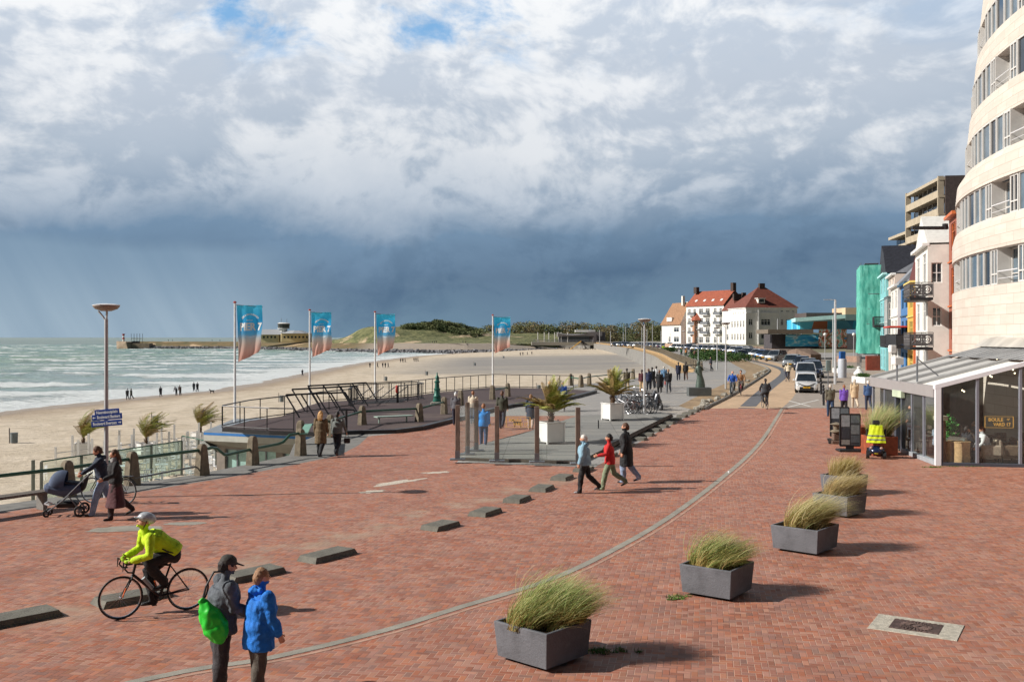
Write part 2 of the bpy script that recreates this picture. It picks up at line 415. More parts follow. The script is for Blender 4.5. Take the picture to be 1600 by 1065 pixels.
def text_mesh(s_, size, bold=.0, res=2):
    """flat lettering as (verts, faces) centred on the origin in the x-y plane"""
    cu = bpy.data.curves.new("t", 'FONT'); cu.body = s_; cu.size = size; cu.align_x = 'CENTER'; cu.align_y = 'CENTER'; cu.offset = bold; cu.resolution_u = res
    ob = bpy.data.objects.new("t", cu); COL.objects.link(ob)
    dg = bpy.context.evaluated_depsgraph_get(); me = bpy.data.meshes.new_from_object(ob.evaluated_get(dg))
    bm = bmesh.new(); bm.from_mesh(me); bmesh.ops.triangulate(bm, faces=bm.faces)
    vs = [v.co.copy() for v in bm.verts]; fs = [tuple(v.index for v in f.verts) for f in bm.faces]
    bm.free(); bpy.data.objects.remove(ob); bpy.data.curves.remove(cu); bpy.data.meshes.remove(me)
    return vs, fs

# ------------------------------------------------------------------ ground
def sheet(name, poly, m, dz, level=None, sub=None):
    """a level or gently rising ground sheet from an outline in plan"""
    bm = bmesh.new()
    vs = [bm.verts.new((p[0], p[1], 0)) for p in poly]
    for t in tessellate_polygon([[V((p[0], p[1], 0)) for p in poly]]):
        try: bm.faces.new([vs[i] for i in t])
        except ValueError: pass
    if level is None:
        for y, z in PROF:
            bmesh.ops.bisect_plane(bm, geom=bm.verts[:] + bm.edges[:] + bm.faces[:], plane_co=(0, y, 0), plane_no=(0, 1, 0))
    for v in bm.verts: v.co.z = (gz(v.co.y) if level is None else level) + dz
    for f in bm.faces:
        if f.normal.z < 0: f.normal_flip()
    bmesh.ops.recalc_face_normals(bm, faces=bm.faces)
    if sum(f.normal.z for f in bm.faces) < 0: bmesh.ops.reverse_faces(bm, faces=bm.faces)
    me = bpy.data.meshes.new(name); bm.to_mesh(me); bm.free(); me.materials.append(m)
    o = bpy.data.objects.new(name, me); COL.objects.link(o); return struct(o)
def spline(pts, n=6):
    """smooth polyline through the points"""
    P = [V(p) for p in pts]; out = []
    for i in range(len(P) - 1):
        a = P[max(i - 1, 0)]; b = P[i]; c = P[i + 1]; d = P[min(i + 2, len(P) - 1)]
        for k in range(n):
            t = k / n; out.append(.5 * ((2 * b) + (c - a) * t + (2 * a - 5 * b + 4 * c - d) * t * t + (3 * b - a - 3 * c + d) * t ** 3))
    out.append(P[-1]); return out

WALL = [(-60, -12), (-30, 6), (-21, 15), (-14.7, 25.4), (-12.95, 28), (-11.95, 30.2), (-10.5, 32.5), (-9.5, 35), (-8.5, 38), (-9.2, 42), (-9.0, 45), (-8.6, 49),
        (-7.6, 52), (-5.0, 56), (-2, 67), (-.6, 72), (3, 80), (5, 86.5), (8, 90), (11.3, 98), (19.3, 113), (22.4, 118.5)]
FARW = [(22.4, 118.5), (24.2, 135), (26.5, 154), (30.5, 191), (37.3, 252), (45, 350), (50.6, 450), (55, 573), (58, 690), (50, 735), (18, 740)]
FARS = [tuple(p) for p in spline([(x, y, 0) for x, y in FARW], 6)]
land_left = WALL + [(p[0], p[1]) for p in FARS[1:]]
sheet("promenade_ground", land_left + [(18, 1500), (1500, 1500), (1500, -12)], M_PAVE, 0)
# clinker square
SPLIT = [(215, 1064), (420, 1028), (600, 985), (720, 948), (860, 905), (960, 858), (1050, 805), (1130, 745), (1180, 700), (1215, 650), (1222, 638)]
g = [ground_at(x, y) for x, y in [(1600, 637), (1225, 637.5), (1103, 638)]]
kerbline = [ground_at(x, y) for x, y in [(1075, 650), (1015, 682), (960, 712), (912, 740), (905, 729), (713, 722), (735, 703)]]
upper = [ground_at(x, y) for x, y in [(838, 676), (905, 660), (905, 649.5), (786, 649.5), (750, 652), (711, 658), (659, 671), (619, 677), (575, 681.5)]]
lowl = [V(p) for p in [(-6.4, 41.5, 0), (-6.6, 38, 0), (-7.6, 35.5, 0), (-8.8, 32.6, 0), (-10.3, 30, 0), (-11.6, 27.8, 0), (-13.5, 25, 0), (-19.6, 15, 0), (-28, 6, 0), (-50, -9, 0)]]
def flat(ps): return [(p[0], p[1]) for p in ps]
sheet("clinker_square", flat(g[0:3] + kerbline + upper + lowl) + [(60, -9)], M_BRICK, .004)
def ribbon(name, pts, wid, m, dz):
    P = [V(p) for p in pts]; L = []; R = []
    for i, p in enumerate(P):
        t = P[min(i + 1, len(P) - 1)] - P[max(i - 1, 0)]; t.z = 0; t.normalize(); nn = V((-t.y, t.x, 0)); ww = wid[i] if isinstance(wid, list) else wid
        L.append(p + nn * ww / 2); R.append(p - nn * ww / 2)
    mb = MB(); n = len(P)
    for i in range(n):
        L[i].z = gz(L[i].y) + dz; R[i].z = gz(R[i].y) + dz
    vs = [q for i in range(n) for q in (L[i], R[i])]
    mb.add(vs, [(2 * i, 2 * i + 1, 2 * i + 3, 2 * i + 2) for i in range(n - 1)])
    return struct(mb.build(name, m))
ribbon("gutter_strip", spline([V((-9, 9.2, 0))] + [ground_at(x, y) for x, y in SPLIT], 5), .17, M_CONC, .010)
ribbon("gutter_strip", [p + V((.17, -.10, 0)) for p in spline([V((-9, 9.2, 0))] + [ground_at(x, y) for x, y in SPLIT], 5)], .07, mat("pale_joint_mortar", lin(176, 140, 122), .8, var=.2, vs=3), .008)
# road beyond the square
rl_ = [ground_at(x, y) for x, y in [(1103, 638), (1150, 612), (1180, 596), (1196, 584), (1200, 577), (1189, 571), (1157, 560.5), (1135, 555), (1108, 551), (1085, 548)]]
rr_ = [ground_at(x, y) for x, y in [(1222, 637.5), (1238, 622), (1250, 603), (1257, 590), (1250, 578), (1215, 567), (1178, 559), (1150, 553.5), (1120, 549.6), (1090, 546.6)]]
sheet("road", flat(spline(rl_, 4) + spline(rr_, 4)[::-1]), M_ROAD, .006)
ribbon("road_centre_strip", spline([ground_at(x, y) for x, y in [(1166, 638), (1196, 609), (1222, 589), (1226, 580), (1214, 573.5), (1195, 568), (1164, 560.5), (1135, 554.5)]], 6),
       .95, M_STRIP, .010)
lane = [ground_at(x, y) for x, y in [(1238, 622), (1250, 603), (1257, 590), (1250, 578), (1215, 567), (1178, 559), (1178, 550), (1230, 556), (1290, 575), (1300, 600), (1302, 637.3), (1224, 637.3)]]
sheet("parking_lane", flat(lane), mat("parking_clinker", lin(150, 142, 134), .85, var=.14, vs=2, bump=.4, bs=30), .005)
sheet("pavement", flat([ground_at(x, y) for x, y in [(1303, 637), (1301, 600), (1291, 575), (1262, 562), (1600, 562), (1700, 637)]]), M_PAVE2, .005)
# painted cross in front of the parked car
mk = MB()
for a, b_ in (((1231, 636), (1279, 624.5)), ((1233, 626), (1266, 635))):
    p = ground_at(*a); q = ground_at(*b_); t = (q - p).normalized(); nn = V((-t.y, t.x, 0)) * .07
    mk.add([(p + nn).to_tuple()[:2] + (gz(p.y) + .012,), (p - nn).to_tuple()[:2] + (gz(p.y) + .012,), (q - nn).to_tuple()[:2] + (gz(q.y) + .012,), (q + nn).to_tuple()[:2] + (gz(q.y) + .012,)], [(0, 1, 2, 3)])
struct(mk.build("road_marking", mat("road_paint", lin(214, 214, 210), .6)))
# worn white marks on the clinker
def splat(name, c, rx, ry, rz, m, dz=.009, n=26, jag=.35, seed=0):
    rnd = random.Random(seed); mb = MB(); pts = []
    for i in range(n):
        t = 2 * pi * i / n; r = 1 + (rnd.random() - .5) * 2 * jag
        x = cos(t) * rx * r; y = sin(t) * ry * r
        pts.append((c[0] + x * cos(rz) - y * sin(rz), c[1] + x * sin(rz) + y * cos(rz), gz(c[1]) + dz))
    mb.add(pts, [tuple(range(n))]); return struct(mb.build(name, m))
M_WORN = mat("worn_white_paint", lin(196, 186, 172), .85, var=.3, vs=20)
p = ground_at(581, 768); splat("worn_paint_mark", p, .42, .22, .6, M_WORN, seed=1)
p = ground_at(622, 753.5); splat("worn_paint_mark", p, .95, .26, .85, M_WORN, seed=2)
p = ground_at(683, 738); splat("worn_paint_mark", p, .5, .2, .4, M_WORN, seed=3)
p = ground_at(197, 826); splat("sand_patch", p, .9, .35, .2, M_CONC, seed=4, jag=.15)
p = ground_at(288, 818); splat("sand_patch", p, .5, .2, .1, M_CONC, seed=5, jag=.15)
# concrete coping between rail and clinker
cop = [(-14.7, 25.4), (-12.95, 28), (-11.95, 30.2), (-10.5, 32.5), (-9.5, 35), (-8.5, 38), (-9.2, 42)]
sheet("coping", [(-60, -12), (-30, 6), (-21, 15)] + cop + [(-8.6, 49), (-7.6, 52)] + flat(upper[-1:] + lowl), M_CONCD, .003)

# platform of boards on the promenade side
plat = [ground_at(x, y) for x, y in [(713, 719), (905, 725), (945, 705), (1049, 652.5), (1040, 649), (905, 652), (838, 674), (740, 701)]]
o = MB(); PL = [(p.x, p.y) for p in plat]
sheet("boarded_platform", PL, M_PLANK, .12)
o.rings([[(p[0], p[1], gz(p[1]) + z) for p in PL] for z in (.002, .119)], True, False)
struct(o.build("platform_edge", mat("platform_edge_timber", lin(96, 88, 80), .9, var=.3)))
# sea wall faces below the promenade edge
mb = MB(); top = [V((x, y, 0)) for x, y in WALL]
rows = []
for p in top: rows.append([V((p.x, p.y, gz(p.y))), V((p.x, p.y, gz(p.y) - .35)), V((p.x - .12, p.y + .05, gz(p.y) - .36)), V((p.x - .12, p.y + .05, -6.5))])
mb.rings(rows, False, False); struct(mb.build("sea_wall", M_CONCD))
mb = MB(); rows = []; ledge = MB(); lr = []
FP = [V((p[0], p[1], 0)) for p in FARS]
for i, p in enumerate(FP):
    t = FP[min(i + 1, len(FP) - 1)] - FP[max(i - 1, 0)]; t.normalize(); nn = V((-t.y, t.x, 0)); z = gz(p.y)
    rows.append([V((p.x, p.y, z)), V((p.x, p.y, z - .6)), p + nn * 1.5 + V((0, 0, z - .7)), p + nn * 1.5 + V((0, 0, z - 1.1)), p + nn * 1.8 + V((0, 0, -6.5))])
mb.rings([r[2:] for r in rows], False, False); struct(mb.build("sea_wall", mat("wall_concrete", lin(128, 126, 122), .9, var=.2, vs=.5, dirt=.5)))
ledge.rings([[r[0], r[1], r[2]] for r in rows], False, False); struct(ledge.build("sea_wall_ledge", mat("ochre_stone_ledge", lin(160, 134, 96), .9, var=.25, vs=1)))
# kerb along the boulevard grass verge and the sandy verge itself
verge = [ground_at(x, y) for x, y in [(1060, 634), (1104, 640), (1150, 614), (1197, 584.5), (1201, 577), (1188, 570.5), (1156, 559.8), (1130, 557), (1150, 571), (1166, 580), (1150, 591), (1108, 610)]]
sheet("verge", flat(spline(verge, 3)), mat("dry_verge_soil", lin(150, 128, 100), .95, var=.4, vs=1.2, bump=.8, bs=8, dirt=.5), .009)
kb = MB()
ks = spline([ground_at(x, y) for x, y in [(1100, 640), (1150, 614), (1197, 584.5), (1201, 577), (1188, 570.5), (1156, 559.8)]], 6)
kb.tube([V((p.x, p.y, gz(p.y) + .03)) for p in ks], .12, 6); struct(kb.build("verge_kerb", M_CONCD))

# ------------------------------------------------------------------ beach
XW = [(-50, -85), (60, -74), (100, -70), (130, -67), (159, -61.5), (182, -55.5), (212, -54.6), (296, -57), (377, -58), (450, -55), (520, -50), (580, -38), (640, -20), (900, 0)]
def xw(y):
    for (a, xa), (b, xb) in zip(XW, XW[1:]):
        if y <= b: return xa + (xb - xa) * (y - a) / (b - a)
    return XW[-1][1]
def sand_z(x, y):
    d = x - xw(y)
    z = -5.2 + (.010 * d if d > 0 else .03 * d)
    if d > 0: z += .05 * noise.noise((x * .11, y * .09, 1)) * min(1, d / 8) + .03 * noise.noise((x * .5, y * .4, 5)) * min(1, d / 8)
    if y > 300: z += .5 * max(0, min(1, (y - 300) / 300)) * max(0, min(1, (x + 45) / 60)) * 2.4
    return z
ys = [-20]; 
while ys[-1] < 760: ys.append(ys[-1] + max(.9, abs(ys[-1]) * .011))
mb = MB(); rows = []
for y in ys:
    xl = xw(y) - 14; xr = max(8, .12 * y) + (8 if y > 118 else 0)
    rows.append([V((xl + (xr - xl) * i / 130, y, 0)) for i in range(131)])
for r in rows:
    for p in r: p.z = sand_z(p.x, p.y)
mb.rings(rows, False, False)
m, n, b = newmat("beach_sand")
W = wpos(n); X, Y_, Z = n.sep(W)
at = n.add('ShaderNodeAttribute'); at.attribute_name = 'shore'; d = at.outputs['Fac']
c = n.mix(n.rng(n.noise(n.mapping(W, (1, .45, 1), (0, 0, .4)), .35, 8, .65), .35, .65), lin(196, 182, 160), lin(214, 201, 182))
ridge = n.noise(n.mapping(W, (.5, 1.6, 1), (0, 0, -.35)), .8, 8, .75)
c = n.mix(n.rng(ridge, .50, .64, 0, .62), c, lin(142, 128, 108))
c = n.mix(n.rng(n.noise(W, 1.7, 4, .6), .56, .68, 0, .38), c, lin(128, 113, 94))
# moist sand lying darker in long tongues, and the wet sand by the water
tong = n.noise(n.mapping(W, (.35, 1, 1), (0, 0, -.12)), .022, 5, .5)
yn = n.m('ADD', Y_, n.m('MULTIPLY', n.m('SUBTRACT', tong, .5), 160))
far = n.m('MULTIPLY', n.m('MULTIPLY', n.rng(yn, 235, 290), n.rng(yn, 500, 430)), n.rng(X, -48, -12))
c = n.mix(n.m('MULTIPLY', far, n.rng(n.noise(n.mapping(W, (.2, 1, 1), (0, 0, -.1)), .06, 5), .3, .6, .6, .95)), c, lin(138, 136, 134))
wet = n.m('ADD', d, n.m('MULTIPLY', n.m('SUBTRACT', n.noise(W, .12, 4), .5), 7))
c = n.mix(n.rng(wet, 14, 3, 0, .75), c, lin(148, 126, 102))
n.put(b.inputs['Base Color'], c); n.put(b.inputs['Roughness'], n.rng(wet, 2, 9, .35, .9))
bumpn(n, b, n.m('ADD', n.m('MULTIPLY', ridge, 1.2), n.m('MULTIPLY', n.noise(W, 2.2, 6, .6), .8)), .9, .16)
o = struct(mb.build("beach", m, smooth=True))
a_ = o.data.attributes.new('shore', 'FLOAT', 'POINT'); a_.data.foreach_set('value', [v.co.x - xw(v.co.y) for v in o.data.vertices])

# ------------------------------------------------------------------ sea
def sea_wave(x, y):
    dist = xw(y) - x + 2
    dep = max(0, min(1, dist / 60)); far_ = max(0, min(1, dist / 300))
    ph = 2.2 * noise.noise((x * .012, y * .012, 0)) + .8 * noise.noise((x * .05, y * .05, 7))
    # swell runs in towards the beach and turns parallel to it
    s = x * .30 - y * .95
    amp = .28 + .50 * max(0, noise.noise((x * .018 + 3, y * .03, 2)) + .25)
    h = 0
    q = s * .165 + ph * 2.2
    c1 = (.5 + .5 * sin(q)) ** 3
    h += amp * 1.3 * c1
    c2 = (.5 + .5 * sin(s * .41 + ph * 4 + x * .03)) ** 2
    h += .28 * c2 * (.5 + noise.noise((x * .03, y * .04, 11)))
    h += .42 * noise.noise((x * .16, y * .42, 3)) + .16 * noise.noise((x * .7, y * 1.3, 9))
    h *= .12 + .88 * dep
    br = noise.noise((x * .045 + 9, y * .035, 4)) + .5 * noise.noise((x * .09, y * .11, 6))
    foam = max(0, c1 - .42) * 2.2 * max(0, br + .34 - .12 * far_)
    wash = max(0, 1 - dist / 34); foam += wash * (.8 + .5 * noise.noise((x * .08, y * .1, 8)))
    sur = max(0, 1 - dist / 170); foam += sur * 1.35 * max(0, sin(q * 1.0 + .9)) ** 2 * (1 + br)
    jx, jy = x + 240, y - 790
    return h, max(0, min(1.2, foam))
rows = []; fo = []; fi = []
y = 60.0; ys = []
while y < 1300: ys.append(y); y += max(.45, y * .0052)
for y in ys:
    xr = xw(y) + 4; xl = -0.62 * y - 24; r = []
    for i in range(300):
        t = i / 299; t = 1 - (1 - t) ** 1.25
        x = xl + (xr - xl) * t; h, f = sea_wave(x, y)
        d_ = xw(y) - x
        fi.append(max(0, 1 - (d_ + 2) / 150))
        z = -5.22 + h * min(1, max(0.0, (d_ + 4) / 10)); r.append(V((x, y, z))); fo.append(f)
    rows.append(r)
mb = MB(); mb.rings(rows, False, False)
m, n, b = newmat("sea_water"); W = wpos(n)
at = n.add('ShaderNodeAttribute'); at.attribute_name = 'foam'
fn = n.noise(n.mapping(W, (.5, 1, 1), (0, 0, .3)), .9, 8, .72); fn2 = n.noise(n.mapping(W, (.25, 1, 1), (0, 0, .3)), .16, 6, .6)
fm = n.m('ADD', at.outputs['Fac'], n.m('MULTIPLY', n.m('SUBTRACT', fn, .5), 1.5))
fm = n.m('ADD', fm, n.m('MULTIPLY', n.m('SUBTRACT', fn2, .5), .7))
fm = n.rng(fm, .22, .52)
wc = n.mix(n.rng(n.noise(n.mapping(W, (.3, 1, 1), (0, 0, .3)), .03, 5, .6), .35, .68), lin(92, 132, 120), lin(144, 172, 150))
wc = n.mix(n.rng(n.noise(n.mapping(W, (.4, 1.6, 1), (0, 0, .3)), .22, 5, .65), .45, .75, 0, .5), wc, lin(74, 98, 102))
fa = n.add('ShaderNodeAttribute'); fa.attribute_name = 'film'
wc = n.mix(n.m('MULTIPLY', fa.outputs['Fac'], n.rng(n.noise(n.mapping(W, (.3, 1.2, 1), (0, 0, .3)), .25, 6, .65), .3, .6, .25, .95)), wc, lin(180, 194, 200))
c = n.mix(n.m('MULTIPLY', fm, .9), wc, lin(226, 232, 234))
n.put(b.inputs['Base Color'], c); n.put(b.inputs['Roughness'], n.rng(fm, 0, 1, .22, .8)); b.inputs['Specular IOR Level'].default_value = .42
bumpn(n, b, n.m('ADD', n.m('ADD', n.m('MULTIPLY', n.noise(n.mapping(W, (.5, 1.2, 1)), .8, 6, .65), 1), n.m('MULTIPLY', fn2, 1.6)), n.m('MULTIPLY', fm, .4)), 1, .8)
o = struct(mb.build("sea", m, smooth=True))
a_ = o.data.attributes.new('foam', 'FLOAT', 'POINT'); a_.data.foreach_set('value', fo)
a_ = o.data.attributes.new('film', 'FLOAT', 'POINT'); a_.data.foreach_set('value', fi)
mb = MB(); rows = []
for y in (1290, 1800, 3000, 6000, 15000, 70000): rows.append([V((-1.6 * y - 400 + (2.2 * y + 1200) * i / 12, y, -5.3)) for i in range(13)])
mb.rings(rows, False, False)
# open water further out to the side
mb.add([(-4000, 20, -5.5), (-60, 20, -5.5), (-60, 1295, -5.5), (-4000, 1295, -5.5)], [(0, 1, 2, 3)])
m2, n, b = newmat("open_sea_water"); W = wpos(n)
wc = n.mix(n.rng(n.noise(n.mapping(W, (.06, 1, 1)), .006, 6, .6), .35, .68), lin(98, 124, 124), lin(146, 158, 140))
wc = n.mix(n.rng(n.noise(n.mapping(W, (.1, 1, 1)), .05, 7, .75), .62, .72, 0, .7), wc, lin(210, 216, 214))
n.put(b.inputs['Base Color'], wc); b.inputs['Roughness'].default_value = .35
bumpn(n, b, n.noise(n.mapping(W, (.3, 1, 1)), .12, 6, .7), 1, 2.5)
struct(mb.build("open_sea", m2))

# ------------------------------------------------------------------ harbour dam, embankment, dunes
DAM = [(-322, 838), (-300, 834), (-262, 826), (-204, 796), (-150, 706), (-97, 640), (-62, 612), (-15, 606), (22, 668), (50, 742)]
DS = spline([(x, y, 0) for x, y in DAM], 8)
secs = [(0, -6.6), (3, -5.0), (11, -3.6), (13, -3.2), (33, .3), (36, .5), (52, .6), (54, .2), (75, -6.5)]
rows = []
for i, p in enumerate(DS):
    t = DS[min(i + 1, len(DS) - 1)] - DS[max(i - 1, 0)]; t.normalize(); nn = V((-t.y, t.x, 0))
    k = i / (len(DS) - 1); sc_ = .35 + .65 * min(1, k / .35); up = .5 * (1 - min(1, k / .5))
    rows.append([p + nn * (u * sc_) + V((0, 0, z + (up + .25 * noise.noise((i * .7, j, 2)) if z > -4 else 0))) for j, (u, z) in enumerate(secs)])
for nm, a, b_, m_ in (("dam_rocks", 0, 3, mat("dark_basalt_rocks", lin(112, 112, 116), .9, var=.5, vs=.6, bump=1, bs=1.2)),):
    mb = MB(); mb.rings([r[a:b_ + 1] for r in rows], False, False); struct(mb.build(nm, m_, smooth=False))
m, n, b = newmat("dam_slope"); W = wpos(n); X, Y_, Z = n.sep(W)
gr = n.mix(n.rng(n.noise(W, .12, 6, .65), .4, .62), lin(128, 108, 74), lin(98, 94, 64)); gr = n.mix(n.rng(n.noise(W, .045, 3, .5), .56, .62), gr, lin(196, 172, 140))
c = n.mix(n.rng(X, -112, -88), gr, n.mix(n.noise(W, .3, 4), lin(142, 132, 120), lin(164, 152, 138)))
n.put(b.inputs['Base Color'], c); b.inputs['Roughness'].default_value = .9; bumpn(n, b, n.noise(W, .9, 5), .8, .5)
mb = MB(); mb.rings([r[3:] for r in rows], False, False); struct(mb.build("dam_embankment", m))
# loose armour rocks along the toe of the dam
mb = MB(); rnd = random.Random(3)
for i in range(900):
    q = rnd.random() * (len(DS) - 4); j = int(q); p = DS[j].lerp(DS[j + 1], q - j); t = (DS[j + 1] - DS[j]).normalized(); nn = V((-t.y, t.x, 0)); u = rnd.random()
    s_ = rnd.uniform(.5, 1.3); mb.box(p + nn * (u * 10) * (.35 + .65 * min(1, j / 26)) + V((0, 0, -5.1 + u * 1.8)), (s_ * 1.4, s_, s_), rnd.random() * 3, 0, Matrix.Rotation(rnd.random(), 3, 'X'))
tag(mb.build("rubble", MATS["dark_basalt_rocks"]), "dark rocks heaped along the waterline of the dam", None, None, 'stuff')

def dune_h(x, y):
    def hump(cx, cy, rx, ry, h): 
        q = ((x - cx) / rx) ** 2 + ((y - cy) / ry) ** 2; return h * math.exp(-q * 1.6)
    h = hump(-112, 735, 32, 40, 6.5) + hump(-84, 750, 46, 45, 6.5) + hump(-46, 765, 46, 40, 7.5) + hump(10, 800, 90, 40, 5) + hump(110, 850, 120, 50, 6)
    h += 1.2 * noise.noise((x * .06, y * .05, 0)) + .6 * noise.noise((x * .2, y * .2, 4))
    return h
rows = []
for j in range(58):
    y = 655 + j * 4.5; r = []
    for i in range(170):
        x = -165 + i * 2.9; e = min(1, max(0, (x + 163) / 22)); yc = 660 + max(0, -62 - x) * 1.07 + max(0, x + 15) * 1.5
        fr = max(0, min(1, (y - yc) / 35))
        r.append(V((x, y, -9 + (min(1, fr * 9) * 8.5 + (max(0, dune_h(x, y)) + 2.5) * fr) * e)))
    rows.append(r)
mb = MB(); mb.rings(rows, False, False)
m, n, b = newmat("dune_grass_slope"); W = wpos(n)
c = n.mix(n.rng(n.noise(W, .22, 7, .7), .38, .62), lin(84, 92, 58), lin(132, 132, 90))
c = n.mix(n.rng(n.noise(W, .05, 4, .55), .58, .66, 0, .8), c, lin(206, 182, 152))
n.put(b.inputs['Base Color'], c); b.inputs['Roughness'].default_value = .95; bumpn(n, b, n.noise(W, .8, 6, .7), 1, 1.0)
struct(mb.build("dune_hill", m, smooth=True))

# ------------------------------------------------------------------ foliage
def leaf_mat(name, c1, c2, vs=.3):
    m, n, b = newmat(name); W = wpos(n)
    oi = n.add('ShaderNodeNewGeometry')
    c = n.mix(n.rng(n.noise(W, vs, 5, .6), .35, .65), c1, c2)
    r = oi.outputs['Random Per Island']
    hs = n.add('ShaderNodeHueSaturation'); n.put(hs.inputs['Color'], c); n.put(hs.inputs['Value'], n.m('ADD', .6, n.m('MULTIPLY', r, .8))); n.put(hs.inputs['Hue'], n.m('ADD', .485, n.m('MULTIPLY', r, .03)))
    n.put(b.inputs['Base Color'], hs.outputs[0]); b.inputs['Roughness'].default_value = .8; b.inputs['Specular IOR Level'].default_value = .2
    return m
def leaves(mb, c, rad, n, size, rnd, shell=.55):
    for _ in range(n):
        while True:
            q = V((rnd.uniform(-1, 1), rnd.uniform(-1, 1), rnd.uniform(-.6, 1)))
            if shell < q.length < 1: break
        k = 1 + .3 * noise.noise(q * 2.3 + V(c) * .13)
        p = V(c) + V((q.x * rad[0], q.y * rad[1], q.z * rad[2])) * k
        s_ = size * rnd.uniform(.5, 1.3)
        a = V((rnd.gauss(0, 1), rnd.gauss(0, 1), rnd.gauss(0, .7))).normalized(); bb = a.orthogonal().normalized()
        bb = (bb + a.cross(bb) * rnd.uniform(-1, 1)).normalized()
        mb.add([p - a * s_, p + bb * s_ * .6, p + a * s_, p - bb * s_ * .6], [(0, 1, 2, 3)])
L_DARK = leaf_mat("dark_bush_leaves", lin(82, 96, 64), lin(118, 122, 84), .06)
L_BROWN = leaf_mat("autumn_thicket_leaves", lin(122, 106, 82), lin(112, 116, 76), .05)
rnd = random.Random(11)
mb = MB()
for i in range(210):      # thicket over the dune
    x = rnd.uniform(-84, -24); y = rnd.uniform(738, 775)
    r = rnd.uniform(2, 3.8); pk = 1 - abs(x + 58) / 30
    if rnd.random() > .35 + .8 * max(0, pk): continue
    leaves(mb, (x, y, dune_h(x, y) + 1.2 + 4.2 * max(0, pk) * rnd.random()), (r * 1.5, r, r), 260, .5, rnd, .75)
tag(mb.build("thicket", L_DARK), "dark green thicket growing over the crest of the dune", None, None, 'stuff')
mb = MB(); mb2 = MB()
for i in range(900):      # wood behind the bay
    x = rnd.uniform(-62, 200); y = 800 + 90 * rnd.random() ** 1.5
    env = 12.5 + 2.5 * sin(x * .045 + 1) + 4 * noise.noise((x * .035, 0, 3)) + (4 if x > 40 else 0)
    if x < -20: env -= 1.5
    r = rnd.uniform(2.5, 5); z = rnd.uniform(0, max(3, env - r * .3))
    leaves(mb if noise.noise((x * .05, y * .02, 9)) > -.05 else mb2, (x, y, z), (r * 1.4, r, r * .95), 90, .62, rnd, .75)
tag(mb.build("woodland", L_BROWN), "brownish wood on the horizon behind the bay", None, None, 'stuff')
tag(mb2.build("woodland", L_DARK), "dark green part of the wood on the horizon", None, None, 'stuff')
hb = MB()
hb.rings([[V((-70 + i * 14, 905, -2)), V((-70 + i * 14, 905, 6 + 3 * noise.noise((i * .5, 2, 2)))), V((-70 + i * 14, 960, 9 + 3 * noise.noise((i * .5, 5, 2)))), V((-70 + i * 14, 1000, -2))] for i in range(28)], False, False)
struct(hb.build("hill", mat("wooded_hill", lin(70, 76, 52), .95, var=.3, vs=.05)))

# ------------------------------------------------------------------ buildings
def wallface(mb, o, u, wd, z0, z1, holes, nrm, dep=.16, step=None):
    """an upright wall with real openings; holes are (u0, z0, u1, z1); nrm points outwards"""
    o = V(o); u = V(u); us = sorted({0, wd, *[h[0] for h in holes], *[h[2] for h in holes]}); zs = sorted({z0, z1, *[h[1] for h in holes], *[h[3] for h in holes]})
    P = lambda a, z, d=0: (o.x + u.x * a - nrm[0] * d, o.y + u.y * a - nrm[1] * d, z)
    for a, b in zip(us, us[1:]):
        for c, d in zip(zs, zs[1:]):
            m = ((a + b) / 2, (c + d) / 2)
            if any(h[0] < m[0] < h[2] and h[1] < m[1] < h[3] for h in holes): continue
            mb.quad(P(a, c), P(b, c), P(b, d), P(a, d))
    for h in holes:
        a, c, b, d = h
        mb.quad(P(a, c), P(b, c), P(b, c, dep), P(a, c, dep)); mb.quad(P(a, d), P(b, d), P(b, d, dep), P(a, d, dep))
        mb.quad(P(a, c), P(a, d), P(a, d, dep), P(a, c, dep)); mb.quad(P(b, c), P(b, d), P(b, d, dep), P(b, c, dep))
def window(par, o, u, nrm, h, fm, gm, dep=.14, mull=1, tr=0, fw=.07, name="window"):
    o = V(o); u = V(u); a, c, b, d = h; rz = atan2(u.y, u.x)
    P = lambda q, z, dd: (o.x + u.x * q - nrm[0] * dd, o.y + u.y * q - nrm[1] * dd, z)
    f = MB(); t = .06
    f.box(P((a + b) / 2, c + fw / 2, dep), (b - a, t, fw), rz); f.box(P((a + b) / 2, d - fw / 2, dep), (b - a, t, fw), rz)
    for q in [a + fw / 2, b - fw / 2] + [a + (b - a) * (i + 1) / (mull + 1) for i in range(mull)]:
        f.box(P(q, (c + d) / 2, dep), (fw, t, d - c - 2 * fw), rz)
    if tr: f.box(P((a + b) / 2, c + (d - c) * tr, dep - .004), (b - a - 2 * fw, t * .8, fw * .8), rz)
    w_ = f.build(name, fm, par)
    g = MB(); g.quad(P(a + .01, c + .01, dep + .035), P(b - .01, c + .01, dep + .035), P(b - .01, d - .01, dep + .035), P(a + .01, d - .01, dep + .035))
    g.build("pane", gm, w_); return w_

